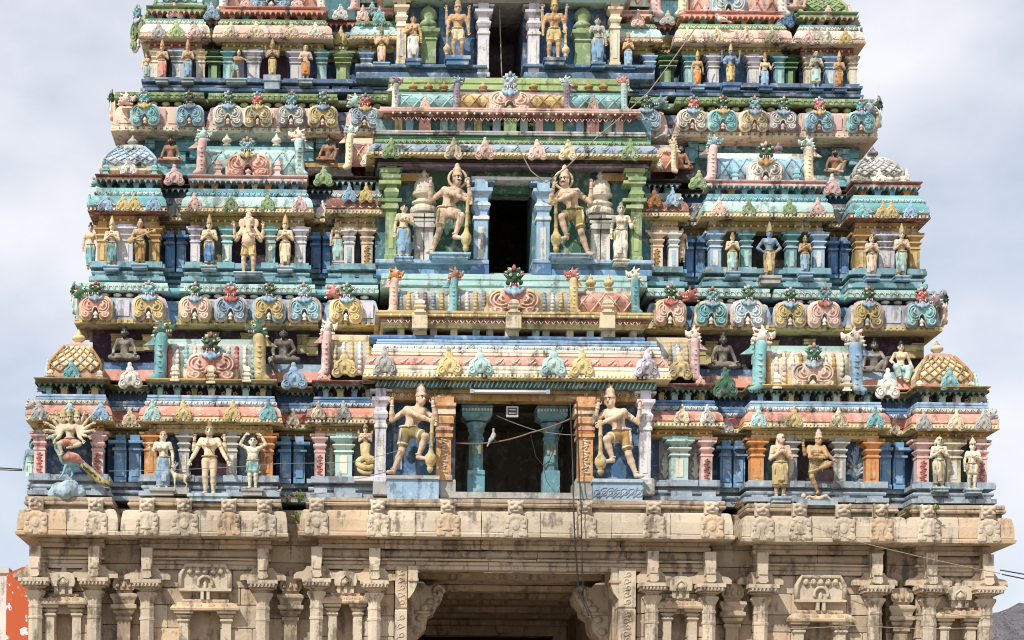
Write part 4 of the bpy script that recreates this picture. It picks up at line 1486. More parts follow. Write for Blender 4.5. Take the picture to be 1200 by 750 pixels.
def dome(cx, hw, yb, yt, ybase, Y, col, lat, basec, fin, fincol, topcol):
    """square domed corner shrine: curved four-sided roof with a raised lattice, base mouldings and a finial"""
    x, zb = P(cx, yb, Y)
    zt = PZ2(yt, Y, cx)
    zz = PZ2(ybase, Y, cx)
    k = M(Y)
    R0, H = hw * k, zt - zb
    yc = Y + R0
    def hwz(t):
        return R0 * (.95 + .05 * math.sin(min(1, t / .25) * math.pi / 2) if t < .25 else 1.0 - .52 * ((t - .25) / .75) ** 1.2)
    def sq_ring(r, n=5):
        pts = []
        for s_, (dx, dy) in enumerate(((1, 0), (0, 1), (-1, 0), (0, -1))):
            ox, oy = [(-1, -1), (1, -1), (1, 1), (-1, 1)][s_]
            for i in range(n):
                f = 2 * i / n
                b = 1 + .02 * math.sin(math.pi * i / n)
                px, py = ox + dx * f, oy + dy * f
                if abs(px) < .999 or s_ in (1, 3):
                    pass
                pts.append((px * r * (b if s_ in (1, 3) else 1), py * r * (b if s_ in (0, 2) else 1)))
        return pts
    mb = MB()
    N = 9
    rings = []
    for i in range(N + 1):
        t = i / N
        rings.append([(x + p, yc + q, zb + H * t) for p, q in sq_ring(hwz(t))])
    n = len(rings[0])
    mb.add([p for r in rings for p in r], [(i * n + q, i * n + (q + 1) % n, (i + 1) * n + (q + 1) % n, (i + 1) * n + q) for i in range(N) for q in range(n)] + [[N * n + q for q in range(n)]], 0)
    o = own(mb, 'corner_shrine', col)
    m2 = MB()
    def surf(u, t):
        r = hwz(t)
        return (x + u * r, yc - r * (1 + .02 * math.cos(u * math.pi / 2)) - .012, zb + H * t)
    for e in (-1, 1):
        for i in range(-5, 6):
            pts = []
            for q in range(11):
                t = .03 + .94 * q / 10
                u = i * .4 + e * (t - .5) * 1.3
                if abs(u) <= 1:
                    pts.append(surf(u, t))
            if len(pts) > 1:
                m2.tube(pts, .018, 4)
    m2.tube([surf(-1, t / 8) for t in range(9)], .035, 5)
    m2.tube([surf(1, t / 8) for t in range(9)], .035, 5)
    r = m2.build('lattice', lat, o)
    h2 = (zb - zz)
    m3 = MB()
    m3.sweep(x - R0 * .92, x + R0 * .92, Y + R0 * .08, yc + R0, prof('flat', zb - h2 * .34, zb - .003, .04), 0)
    m3.sweep(x - R0, x + R0, Y, yc + R0, prof('cyma', zz, zb - h2 * .36, .08), 1)
    m3.build('base', [topcol, basec], o)
    m4 = MB()
    m4.sq([(hwz(1) * 1.0, 0), (hwz(1) * .9, .05), (hwz(1) * .45, .10)], x, yc, zt + .002)
    m4.build('cap', topcol, o)
    if fin:
        fz = (yt - fin) * k
        place(RES['finial'], 'finial', fincol, o, (x, yc, zt + .09), (fz * 1.0, fz * 1.0, fz * .8))
    return o

def barrel(x0p, x1p, yt, yb, Y, col, ridge, cols=None, lattice=None, lcol='ivory', depth=.55, rcol=None):
    """wagon-vault roof of an oblong shrine, with beadwork columns or a raised lattice"""
    xm = (x0p + x1p) / 2
    x0, x1 = P(x0p, (yt + yb) / 2, Y)[0], P(x1p, (yt + yb) / 2, Y)[0]
    z0, z1 = PZ2(yb, Y, xm), PZ2(yt, Y, xm)
    H = z1 - z0
    def pr(t):
        return (.02 + .10 * math.sin(min(1, t / .45) * math.pi / 2) - (0 if t < .45 else .42 * ((t - .45) / .55) ** 2.2))
    mb = MB()
    N = 8
    vs, fs = [], []
    nx = max(2, int((x1 - x0) / .3))
    for q in range(nx + 1):
        for i in range(N + 1):
            t = i / N * .86
            vs.append(jit((x0 + (x1 - x0) * q / nx, Y - pr(t), z0 + H * t), .008))
        vs.append((x0 + (x1 - x0) * q / nx, Y + depth + .4, z0 + H * .86))
        vs.append((x0 + (x1 - x0) * q / nx, Y + depth + .4, z0))
    K = N + 3
    for q in range(nx):
        for i in range(K - 1):
            fs.append((q * K + i, (q + 1) * K + i, (q + 1) * K + i + 1, q * K + i + 1))
    fs.append(list(range(K))[::1])
    fs.append([nx * K + i for i in range(K)][::-1])
    mb.add(vs, fs, 0)
    o = own(mb, 'barrel_shrine', col)
    m2 = MB()
    m2.box(x0 - .02, x1 + .02, Y + .06, Y + depth + .5, z0 + H * .80, z0 + H * .87, 0, .006)
    m2.box(x0 - .02, x1 + .02, Y + .10, Y + depth + .5, z0 + H * .872, z1, 1, .006)
    m2.build('ridge', [rcol or 'white', ridge], o)
    if cols:
        n = max(3, int((x1 - x0) / .165))
        for i in range(n):
            m3 = MB()
            xx = x0 + (x1 - x0) * (i + .5) / n
            for b in range(7):
                t = .03 + b * .108
                m3.ell((xx, Y - pr(t + .05) - .0, z0 + H * (t + .05)), (.05, .045, H * .085), 1 if i % 2 else 0, 6, 4)
            m3.build('bead_column', [cols[i % len(cols)], cols[i % len(cols)]], o)
    if lattice:
        m3 = MB()
        n = max(2, int((x1 - x0) / .28))
        for e in (-1, 1):
            for i in range(n):
                xa = x0 + (x1 - x0) * i / n
                w = (x1 - x0) / n
                m3.tube([((xa + w * q / 4 if e > 0 else xa + w - w * q / 4), Y - pr(.06 + .7 * q / 4) - .01, z0 + H * (.06 + .7 * q / 4)) for q in range(5)], .017, 4)
        m3.build('lattice', lcol, o)
    return o

def T_(o):
    return tpart(o)

# tier 1
dome(88, 31, 437, 402, 452, .2, 'cream*', 'ochre', 'olive', 379, 'yellow', 'coral')
dome(1107, 32, 449, 414, 462, .2, 'cream*', 'ochre', 'olive', 392, 'cream', 'coral')
barrel(194, 302, 396, 445, .3, 'grey', 'seafoam', ['rose', 'white', 'aqua', 'white'])
barrel(894, 1000, 404, 455, .3, 'cream', 'seafoam', ['ochre', 'white', 'peach', 'white'])
barrel(388, 446, 391, 440, .35, 'grey', 'cream', ['gold', 'white'], rcol='gold')
barrel(760, 818, 394, 441, .35, 'grey', 'cream', ['gold', 'white'], rcol='gold')
T_(arch_ornament(T, 247, 446, 414, 60, .16, 'coral', 'cream', 'salmon', 'ivory', 'bottle', 0, 'lightblue'))
T_(arch_ornament(T, 952, 456, 425, 54, .16, 'salmon', 'gold', 'peach', 'ivory', 'darkgreen', 1, 'paleblue'))
T_(lion_post(T, 188, 447, 375, .12, -1, 'teal', 'darkgreen'))
T_(lion_post(T, 304, 448, 376, .12, 1, 'gold', 'darkgreen'))
T_(lion_post(T, 382, 442, 374, .2, -1, 'pink', 'ivory', .8))
T_(lion_post(T, 814, 447, 383, .2, 1, 'pink', 'ivory', .8))
T_(lion_post(T, 889, 460, 383, .12, -1, 'aqua', 'ivory'))
T_(lion_post(T, 1002, 462, 385, .12, 1, 'lightblue', 'ivory'))
for cx, yb, yt, w, c in ((153, 456, 424, 29, 'white'), (345, 457, 424, 29, 'lightblue'), (404, 443, 408, 30, 'gold'), (850, 466, 430, 29, 'darkgreen'), (1040, 468, 430, 29, 'white'), (797, 446, 412, 27, 'yellow'),
                         (84, 446, 421, 22, 'teal'), (1113, 459, 430, 24, 'aqua'), (378, 446, 436, 12, 'salmon'), (821, 452, 440, 12, 'salmon')):
    T_(gable(T, cx, yb, yt, w, .02, c, 0))
for cx, yb, yt, c in ((205, 447, 428, 'ivory'), (289, 448, 429, 'ivory'), (910, 456, 438, 'ivory'), (992, 459, 440, 'ivory'), (247, 450, 429, 'cream')):
    T_(stub(T, cx, yb, yt, 11, .04, c))
# tier 2
dome(152, 31, 194, 167, 207, 1.75, 'paleblue*', 'bluegrey', 'cream', 149, 'grey', 'grey*')
dome(1030, 29, 207, 182, 219, 1.75, 'white*', 'grey', 'grey', 163, 'mauve', 'ivory*')
barrel(242, 348, 170, 206, 1.8, 'seafoam', 'aqua', None, True, 'aqua')
barrel(840, 945, 178, 214, 1.8, 'lightblue', 'ivory', None, True, 'teal')
barrel(412, 446, 160, 196, 1.8, 'coral', 'cream', None, True, 'peach')
barrel(764, 794, 168, 202, 1.8, 'coral', 'grey', None, True, 'peach')
T_(arch_ornament(T, 291, 207, 180, 50, 1.62, 'salmon', 'peach', 'coral', 'pink', 'teal', 1, 'gold'))
T_(arch_ornament(T, 897, 215, 188, 44, 1.62, 'white', 'grey', 'ivory', 'white', 'bottle', 2, 'ochre'))
T_(lion_post(T, 236, 206, 151, 1.6, -1, 'pink', 'seafoam'))
T_(lion_post(T, 351, 207, 151, 1.6, 1, 'seafoam', 'peach'))
T_(lion_post(T, 409, 199, 145, 1.6, -1, 'cream', 'seafoam', .8))
T_(lion_post(T, 834, 213, 159, 1.6, -1, 'pink', 'teal'))
T_(lion_post(T, 947, 215, 161, 1.6, 1, 'cream', 'seafoam'))
T_(lion_post(T, 789, 203, 160, 1.6, 1, 'cream', 'peach', .7))
for cx, yb, yt, w, c in ((204, 218, 191, 25, 'pink'), (379, 219, 193, 24, 'green'), (818, 223, 198, 24, 'green'), (975, 230, 204, 22, 'pink'), (151, 206, 184, 20, 'white'), (1031, 219, 198, 20, 'ivory'),
                         (433, 196, 172, 20, 'ivory'), (766, 198, 176, 20, 'white')):
    T_(gable(T, cx, yb, yt, w, 1.56, c, 0))
for cx, yb, yt, c in ((256, 206, 187, 'pink'), (325, 207, 188, 'pink'), (861, 214, 196, 'aqua'), (933, 216, 197, 'aqua')):
    T_(stub(T, cx, yb, yt, 9, 1.6, c))
for cx, yb, yt, c in ((266, 171, 156, 'ivory'), (324, 171, 156, 'ivory'), (912, 180, 166, 'mauve')):
    T_(finial(T, cx, yb, yt, 2.0, c, 1.1))
# tier 3 (its little shrines run out of the top of the photograph)
dome(211, 27, 3, -22, 12, 3.15, 'teal', 'seafoam', 'green', -40, 'grey', 'pink')
dome(963, 29, 14, -10, 24, 3.15, 'green', 'lime', 'seafoam', -30, 'grey', 'lime')
barrel(266, 372, -28, 10, 3.2, 'salmon', 'peach', None, True, 'coral')
barrel(808, 912, -20, 20, 3.2, 'salmon', 'peach', None, True, 'coral')
barrel(422, 470, -30, 4, 3.2, 'seafoam', 'peach', None, True, 'coral')
barrel(716, 762, -28, 8, 3.2, 'seafoam', 'peach', None, True, 'coral')
T_(arch_ornament(T, 318, 12, -18, 48, 3.0, 'lightblue', 'bluegrey', 'paleblue', 'white', 'teal', 2))
T_(arch_ornament(T, 853, 21, -10, 42, 3.0, 'paleblue', 'bluegrey', 'white', 'white', 'teal', 1))
for cx, d, c in ((262, -1, 'white'), (376, 1, 'white'), (416, -1, 'pink'), (800, -1, 'cream'), (916, 1, 'white'), (768, 1, 'pink')):
    T_(lion_post(T, cx, 14 if cx < 600 else 20, -36, 3.0, d, c, 'seafoam'))
for cx, yb, yt, w, c in ((205, 22, 2, 20, 'salmon'), (970, 26, 6, 22, 'salmon'), (920, 33, 9, 22, 'blue'), (248, 24, 2, 20, 'lightblue'), (288, 12, -6, 16, 'salmon'), (348, 12, -6, 16, 'salmon'),
                         (826, 21, 4, 16, 'pink'), (884, 22, 4, 16, 'pink'), (399, 24, 3, 20, 'white'), (436, 20, 2, 18, 'aqua'), (747, 30, 11, 18, 'salmon'), (782, 30, 12, 18, 'grey')):
    T_(gable(T, cx, yb, yt, w, 2.96, c, 1))
# the start of the next tier, above the frame
mb = MB()
xa, xb = PX(170, 3.9, -80), PX(985, 3.9, -80)
mb.sweep(xa, xb, 3.9, 6, prof('kap', PZ(-75, 3.9), PZ(-112, 3.9), .3))
mb.box(xa + .3, xb - .3, 4.1, 6.5, PZ(-110, 3.9), PZ(-160, 3.9))
own(mb, 'cornice', 'salmon')

# lion-faced arches on the big cornices
B2 = [(112, 'coral', 'gold', 'salmon', 0), (174, 'gold', 'pink', 'yellow', 1), (228, 'salmon', 'gold', 'peach', 2), (270, 'lightblue', 'pink', 'paleblue', 3), (315, 'gold', 'paleblue', 'yellow', 0),
      (357, 'aqua', 'salmon', 'paleblue', 1), (405, 'yellow', 'cream', 'gold', 2), (785, 'salmon', 'gold', 'peach', 0), (833, 'teal', 'cream', 'aqua', 1), (876, 'paleblue', 'salmon', 'white', 2),
      (926, 'gold', 'pink', 'yellow', 3), (966, 'salmon', 'peach', 'pink', 1), (1016, 'gold', 'salmon', 'yellow', 0), (1080, 'aqua', 'mauve', 'seafoam', 2)]
for i, (cx, c, r, s_, n) in enumerate(B2):
    dy = (cx - 250) * .0096
    T_(arch_ornament(T, cx, 375 + dy, 347.5 + dy, 37, .96, c, r, s_, 'ivory', ['bottle', 'teal', 'darkgreen', 'rose'][n] if cx < 900 else ['bottle', 'teal', 'rose', 'bottle'][n], n, 'lightblue' if i % 4 != 3 else 'rose'))
B3 = [(170, 'aqua', 'seafoam', 'teal', 0), (222, 'lightblue', 'paleblue', 'aqua', 3), (267, 'grey', 'white', 'ivory', 1), (302, 'cream', 'ivory', 'gold', 2), (341, 'grey', 'mauve', 'white', 0),
      (378, 'gold', 'peach', 'yellow', 1), (427, 'bluegrey', 'white', 'paleblue', 2), (757, 'bluegrey', 'white', 'paleblue', 1), (811, 'grey', 'white', 'ivory', 2), (847, 'aqua', 'seafoam', 'teal', 3),
      (884, 'cream', 'ivory', 'gold', 0), (917, 'grey', 'mauve', 'white', 1), (960, 'lightblue', 'paleblue', 'aqua', 2), (1009, 'aqua', 'seafoam', 'teal', 0)]
for i, (cx, c, r, s_, n) in enumerate(B3):
    dy = (cx - 250) * .0096
    T_(arch_ornament(T, cx, 146 + dy, 123.5 + dy, 33, 2.36, c, r, s_, 'salmon', ['teal', 'darkgreen', 'rose', 'bottle'][n], n + 1, 'lightblue' if i % 3 else 'gold'))

# small gable ornaments along the eaves
G = []
G += [(cx, 494, 468, 22, c, -.19) for cx, c in ((46, 'grey'), (81, 'seafoam'), (117, 'lightblue'))]
G += [(cx, 495, 467, 21, c, -.19) for cx, c in ((178, 'seafoam'), (215, 'gold'), (272, 'gold'), (314, 'aqua'))]
G += [(152, 500, 477, 18, 'cream', .42), (343, 501, 479, 17, 'cream', .42), (851, 508, 486, 18, 'grey', .42), (1047, 511, 489, 18, 'cream', .42)]
G += [(373, 492, 468, 18, 'peach', -.17), (403, 493, 468, 17, 'grey', -.17), (799, 497, 473, 18, 'cream', -.17), (829, 497, 473, 17, 'white', -.17)]
G += [(cx, 502, 476, 21, c, -.19) for cx, c in ((889, 'seafoam'), (930, 'gold'), (983, 'cream'), (1026, 'aqua'))]
G += [(cx, 506, 479, 21, c, -.19) for cx, c in ((1083, 'grey'), (1120, 'cream'), (1152, 'grey'))]
for (cx, yb, yt, w, c, Y) in G:
    T_(gable(T, cx, yb, yt, w, Y, c, 0))
G = [(cx, 248, 226, 18, c, 1.31) for cx, c in ((123, 'lightblue'), (144, 'gold'), (156, 'gold'), (180, 'lightblue'))]
G += [(cx, 249, 225, 19, c, 1.31) for cx, c in ((228, 'salmon'), (270, 'green'), (313, 'green'), (351, 'pink'))]
G += [(205, 255, 233, 17, 'grey', 1.93), (378, 256, 235, 17, 'white', 1.93), (816, 260, 238, 17, 'grey', 1.93), (979, 262, 241, 16, 'grey', 1.93)]
G += [(409, 237, 214, 17, 'lightblue', 1.3), (429, 238, 214, 17, 'gold', 1.3), (767, 243, 219, 17, 'orange', 1.3), (788, 243, 219, 17, 'lightblue', 1.3)]
G += [(cx, 254, 231, 18, c, 1.31) for cx, c in ((842, 'salmon'), (877, 'green'), (925, 'green'), (958, 'pink'))]
G += [(cx, 256, 236, 17, c, 1.31) for cx, c in ((1010, 'aqua'), (1034, 'gold'), (1044, 'gold'), (1067, 'lightblue'))]
for (cx, yb, yt, w, c, Y) in G:
    T_(gable(T, cx, yb, yt, w, Y, c, 1 if c in ('green', 'salmon', 'pink') else 0))
G = [(cx, 46, 24, 19, c, 2.71) for cx, c in ((186, 'grey'), (207, 'lime'), (228, 'pink'))]
G += [(cx, 44, 25, 18, c, 2.71) for cx, c in ((270, 'cream'), (300, 'cream'), (341, 'cream'), (370, 'ivory'))]
G += [(247, 52, 32, 15, 'yellow', 3.3), (399, 53, 31, 15, 'yellow', 3.3), (782, 58, 37, 15, 'olive', 3.3), (925, 62, 45, 14, 'cream', 3.3)]
G += [(425, 26, 6, 16, 'salmon', 2.7), (444, 27, 6, 16, 'aqua', 2.7), (747, 32, 13, 16, 'salmon', 2.7)]
G += [(cx, 50, 31, 17, c, 2.71) for cx, c in ((806, 'cream'), (840, 'cream'), (875, 'peach'), (905, 'cream'))]
G += [(cx, 53, 33, 17, c, 2.71) for cx, c in ((947, 'pink'), (969, 'ivory'), (991, 'gold'))]
for (cx, yb, yt, w, c, Y) in G:
    T_(gable(T, cx, yb, yt, w, Y, c, 0))

# pillars of the side bays
def pil_row(L, items, Yo):
    d = LEV[L]
    for it in items:
        cx, w, c = it[:3]
        style = it[3] if len(it) > 3 else 'sq'
        Y = d['O'] + (.45 if style == 'pair' else Yo)
        z0, z1 = d['zpil']
        if style != 'pair':
            x, k = PX(cx, Y, yref(L, 'pl')), M(Y)
            za, zb = d['zpl']
            mb = MB()
            for (q0, q1, r, o_) in ((.0, .24, 1.0, .18), (.27, .60, .62, .09), (.78, 1.12, .92, .16)):
                mb.box(x - w * k * r, x + w * k * r, d['O'] - o_, d['O'] + .2, za + (zb - za) * q0 + .002, za + (zb - za) * q1, 0, .005)
            own(mb, 'plinth_block', STY[(L, 'corner')]['pl'])
        pillar(cx, w, Y, z0 + .03, z1 - .01, c, style, accent=it[4] if len(it) > 4 else None)

pil_row(1, [(48, 13, 'pink', 'sq', 'rose'), (116, 13, 'pink', 'sq', 'rose'), (178, 14, 'orange'), (217, 12, 'grey'), (273, 12, 'grey'), (314, 14, 'orange'), (151, 31, 'midblue', 'pair'), (344, 29, 'midblue', 'pair'),
            (376, 12, 'pink', 'sq', 'rose'), (404, 20, 'seafoam', 'pair2'), (797, 20, 'seafoam', 'pair2'), (829, 13, 'pink', 'sq', 'rose'), (860, 29, 'midblue', 'pair'), (888, 15, 'orange'), (928, 13, 'grey'),
            (985, 13, 'grey'), (1023, 15, 'orange'), (1047, 29, 'midblue', 'pair'), (1082, 14, 'pink', 'sq', 'rose'), (1118, 16, 'cream'), (1151, 12, 'pink', 'sq', 'rose')], .08)
pil_row(2, [(119, 11, 'ochre'), (146, 18, 'lilac'), (180, 12, 'ochre'), (205, 24, 'azure', 'pair'), (228, 11, 'lilac'), (265, 11, 'aqua'), (316, 11, 'aqua'), (351, 12, 'lilac'), (376, 24, 'azure', 'pair'),
            (408, 12, 'white'), (429, 13, 'peach', 'sq', 'ochre'), (768, 14, 'peach', 'sq', 'ochre'), (788, 11, 'white'), (813, 25, 'azure', 'pair'), (837, 13, 'lightblue'), (873, 12, 'teal'), (926, 12, 'teal'),
            (958, 13, 'lightblue'), (982, 24, 'azure', 'pair'), (1007, 12, 'ochre'), (1037, 18, 'lilac'), (1070, 12, 'ochre')], .08)
pil_row(3, [(180, 9, 'cream'), (206, 14, 'paleblue'), (232, 10, 'cream'), (248, 15, 'bottle', 'oct'), (264, 11, 'teal'), (294, 14, 'lilac'), (344, 13, 'lilac'), (374, 11, 'teal'), (399, 16, 'green', 'oct'),
            (426, 11, 'lightblue'), (758, 11, 'lightblue'), (779, 17, 'bottle', 'oct'), (805, 11, 'teal'), (833, 12, 'lilac'), (880, 12, 'lilac'), (910, 11, 'teal'), (923, 13, 'bottle', 'oct'),
            (944, 9, 'cream'), (970, 13, 'lightblue'), (996, 9, 'cream')], .08)

# coloured panels that close the niches between the pillars
def panel(a, b, L, col, yy=None, name='niche_panel', Yo=.345, zp=None):
    d = LEV[L]
    Y = d['O'] + Yo
    z0, z1 = zp or d['zpil']
    ym = yref(L, 'pil')
    mb = MB()
    mb.box(P(a, ym, Y)[0], P(b, ym, Y)[0], Y, Y + .05, z0 + .04, z1 - .03)
    return own(mb, name, col)

panel(56, 110, 1, 'navy'); panel(186, 211, 1, 'deepblue'); panel(224, 267, 1, 'maroon'); panel(280, 307, 1, 'bluegrey'); panel(382, 394, 1, 'grey'); panel(415, 441, 1, 'bluegrey')
panel(772, 786, 1, 'grey'); panel(808, 822, 1, 'grey'); panel(897, 921, 1, 'tealwall'); panel(936, 978, 1, 'maroon'); panel(992, 1015, 1, 'navy'); panel(1090, 1110, 1, 'tealwall'); panel(1127, 1145, 1, 'darkgreen')
panel(126, 136, 2, 'bluewall'); panel(157, 173, 2, 'bluewall'); panel(234, 259, 2, 'olivewall'); panel(271, 310, 2, 'maroon'); panel(322, 344, 2, 'umber'); panel(415, 422, 2, 'bluewall'); panel(437, 446, 2, 'bluewall')
panel(844, 866, 2, 'olivewall'); panel(880, 919, 2, 'umber'); panel(933, 951, 2, 'olivewall'); panel(1014, 1027, 2, 'tealwall'); panel(1047, 1063, 2, 'bluewall')
panel(186, 198, 3, 'umber'); panel(214, 226, 3, 'deepblue'); panel(271, 286, 3, 'lilac'); panel(302, 336, 3, 'plum'); panel(351, 367, 3, 'bluewall'); panel(433, 460, 3, 'bluewall')
panel(812, 826, 3, 'umber'); panel(840, 873, 3, 'deepblue'); panel(887, 903, 3, 'umber'); panel(950, 962, 3, 'bluewall'); panel(978, 990, 3, 'bluewall')

# carved foliage on the niche panel right of the dancer, and scrollwork in the grey panels
def foliage(cx, cy, w, h, Y, col, seed, n=9):
    rr = random.Random(seed)
    x, z = P(cx, cy, Y)
    k = M(Y)
    mb = MB()
    for i in range(n):
        a = math.radians(-70 + 140 * i / (n - 1))
        l = h * k * (.55 + .45 * rr.random()) * (.6 + .4 * math.cos(a))
        dx, dz = math.sin(a) * w * k * .5, math.cos(a) * l
        mb.tube([(x, Y, z), (x + dx * .5, Y - .02, z + dz * .6), (x + dx * 1.0, Y - .01, z + dz)], [.018, .028, .006], 5)
        mb.ell((x + dx * .8, Y - .02, z + dz * .75), (.05, .03, .035), 0, 6, 4)
    return own(mb, 'foliage_relief', col)

foliage(1003, 561, 30, 56, .34, 'lightblue', 1, 13)
foliage(1003, 558, 26, 26, .32, 'paleblue', 4, 9)
foliage(296, 560, 22, 40, .34, 'paleblue', 2)
foliage(203, 558, 16, 36, .34, 'paleblue', 3)
foliage(388, 560, 9, 50, .34, 'white', 5)
foliage(779, 562, 9, 50, .34, 'white', 6)
foliage(815, 562, 9, 50, .34, 'white', 7)

# ------------------------------------------------------------------ the middle bay with its three doorways
def cband(name, a, b, yt, yb, Y, kind, p, col, yback=None, xr=600):
    ym = (yt + yb) / 2
    return band(name, P(a, ym, Y)[0] + p * .0, P(b, ym, Y)[0], Y, yback or Y + 1.5, PZ(yb, Y, xr), PZ(yt, Y, xr), kind, p, col)

def cbox(name, a, b, yt, yb, Y0, Y1, col, ch=0.0, j=.004):
    ym = (yt + yb) / 2
    mb = MB()
    mb.box(P(a, ym, Y0)[0], P(b, ym, Y0)[0], Y0, Y1, PZ(yb, Y0, (a + b) / 2), PZ(yt, Y0, (a + b) / 2), 0, j, ch)
    return own(mb, name, col)

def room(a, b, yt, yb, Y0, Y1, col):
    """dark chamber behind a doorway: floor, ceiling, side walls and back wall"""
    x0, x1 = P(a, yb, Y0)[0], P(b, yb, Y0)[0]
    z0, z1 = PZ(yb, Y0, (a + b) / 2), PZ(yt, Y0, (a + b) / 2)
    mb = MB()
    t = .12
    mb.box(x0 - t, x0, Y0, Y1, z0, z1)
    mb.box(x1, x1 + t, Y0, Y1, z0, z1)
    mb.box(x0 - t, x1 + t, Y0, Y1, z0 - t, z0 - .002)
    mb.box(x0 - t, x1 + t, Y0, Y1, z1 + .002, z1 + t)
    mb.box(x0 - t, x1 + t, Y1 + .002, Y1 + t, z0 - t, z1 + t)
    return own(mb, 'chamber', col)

# tier 1 middle: Y front -.3
C1 = -.3
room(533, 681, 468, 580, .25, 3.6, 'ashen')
for a, b in ((444, 533), (681, 765)):
    cbox('wall', a, b, 400, 582, .22, 1.3, 'bluewall')
cbox('lintel', 500, 715, 440, 469, -.05, 1.2, 'umber')
cbox('doorstep', 516, 700, 577, 584, -.34, .6, 'grey')
cband('beam', 446, 764, 455, 470, C1 + .12, 'flat', .02, 'ochre')
cband('string_course', 444, 766, 447, 456, C1 + .02, 'round', .06, 'tealwall*')
mb = MB()
xx0, xx1 = PX(440, C1), PX(770, C1)
for i in range(66):
    x = xx0 + (xx1 - xx0) * (i + .5) / 66
    mb.tube([(x - .03, C1 - .055, PZ(455, C1, 600)), (x + .03, C1 - .055, PZ(448, C1, 600))], .016, 5)
own(mb, 'bead_row', 'seafoam', kind='stuff')
cband('eave_lip', 440, 769, 441, 447, C1, 'flat', .26, 'yellow*')
cband('eave_band', 440.5, 768.5, 432, 441.2, C1, 'flat', .235, 'ivory')
cband('eave', 441, 768, 419, 432.2, C1, 'kap', .22, 'coral')
cband('moulding', 443, 766, 411.5, 419.4, C1 + .03, 'flat', .14, 'ivory*')
for cx, w, c in ((451, 29, 'grey'), (527, 29, 'yellow'), (563, 30, 'seafoam'), (648, 30, 'seafoam'), (682, 29, 'yellow'), (757, 30, 'lilac')):
    T_(gable(T, cx, 442 + (cx - 600) * .0096, 406 + (cx - 600) * .0096, w, C1 - .27, c, 0))
cband('moulding', 444, 765, 406, 412.3, C1 + .06, 'round', .12, 'white*')
cband('moulding', 448, 762, 400, 406.2, C1 + .12, 'flat', .12, 'lightblue')
cband('moulding', 436, 752, 394, 400.2, C1 + .2, 'round', .06, 'blue')
cbox('neck_wall', 452, 756, 382, 401, C1 + .55, 1.2, 'plum')
for i, cx in enumerate((470, 492, 508, 532, 558, 574, 600, 628, 640, 668, 692, 713, 742)):
    big = cx in (492, 600, 713)
    cbox('neck_pillar', cx - (8 if big else 4), cx + (8 if big else 4), 384, 398.5, C1 + (.2 if big else .3), C1 + .6, ['cream', 'seafoam', 'grey'][i % 3] if not big else 'cream')
cband('ledge', 452, 752, 379, 386, C1 + .25, 'cyma', .10, 'yellow')
cband('ledge', 450, 754, 373.5, 379.3, C1 + .2, 'round', .10, 'redbrown*')
cband('ledge', 449, 755, 367, 373.8, C1 + .18, 'flat', .16, 'gold')
for cx in (492, 602, 712):
    cbox('pedestal', cx - 9, cx + 9, 366, 384, C1 - .04, C1 + .3, 'cream')
    T_(stub(T, cx, 367, 351, 14, C1 + .02, 'cream'))
def bpart(a, b, yt, yb, Y, col, ridge, cols, lat, lc='ivory'):
    return barrel(a, b, yt, yb, Y, col, ridge, cols, lat, lc, .8, 'cream')
bpart(464, 532, 336, 369, .12, 'grey', 'seafoam', ['bluegrey', 'gold', 'white', 'mauve'], None)
bpart(532, 672, 336, 369, .1, 'grey', 'seafoam', ['bluegrey', 'white', 'gold', 'grey', 'paleblue'], None)
bpart(672, 748, 336, 370, .12, 'coral', 'seafoam', None, True, 'peach')
T_(arch_ornament(T, 602, 371, 339, 66, -.06, 'coral', 'yellow', 'peach', 'cream', 'bottle', 0, 'lightblue'))
for cx, d, c, h in ((461, -1, 'salmon', 'orange'), (531, -1, 'aqua', 'coral'), (672, 1, 'yellow', 'rose'), (744, 1, 'teal', 'ivory')):
    T_(lion_post(T, cx, 369, 314, -.04, d, c, h, .9))
for cx in (692, 713):
    T_(finial(T, cx, 339, 321, .25, 'gold', 1.0))
# niches, guards' plinths and door pillars of tier 1
z0, z1 = PZ(580, C1, 600), PZ(458, C1, 600)
for cx in (447, 757):
    pillar(cx, 13, C1 + .06, PZ(566, C1, 600), PZ(456, C1, 600), 'lilac', 'sq')
    cbox('plinth', cx - 10, cx + 10, 560, 581, C1 - .02, .4, 'grey', .03)
for cx in (521, 687):
    pillar(cx, 17, C1 + .04, PZ(564, C1, 600), PZ(464, C1, 600), 'apricot', 'sq', accent='peach')
    cbox('plinth', cx - 13, cx + 13, 561, 581, C1 - .04, .4, 'grey', .03)
    for i, yy in enumerate((465, 478, 491, 500, 508)):
        cbox('bracket', cx - (11, 13, 11, 10, 10)[i], cx + (11, 13, 11, 10, 10)[i], yy, yy + (9, 7, 5, 4, 4)[i], C1 - .08, .2, ('apricot', 'peach', 'apricot', 'coral', 'apricot')[i])
for a, b in ((456, 512), (697, 750)):
    cbox('niche_panel', a - 2, b + 2, 462, 562, .14, .215, 'deepblue')
cbox('panel', 461, 471, 508, 550, .09, .15, 'lightblue')
cbox('plinth', 453, 515, 557, 561, C1 - .30, .3, 'grey')
cbox('plinth', 454, 514, 561, 589, C1 - .26, .3, 'lightblue')
cbox('plinth', 694, 754, 561, 565, C1 - .30, .3, 'paleblue')
o = cbox('plinth', 695, 753, 565, 590, C1 - .26, .3, 'lightblue')
mb = MB()
for i in range(7):
    cx = 700 + i * 8
    x, z = P(cx, 577, C1 - .265)
    mb.tube(spiral(x, z, .10, .03, i, 1.2 * (1 if i % 2 else -1), C1 - .263, 10), .014, 4)
    mb.tube([(x - .1, C1 - .263, z - .11), (x, C1 - .266, z - .02), (x + .12, C1 - .263, z + .10)], .013, 4)
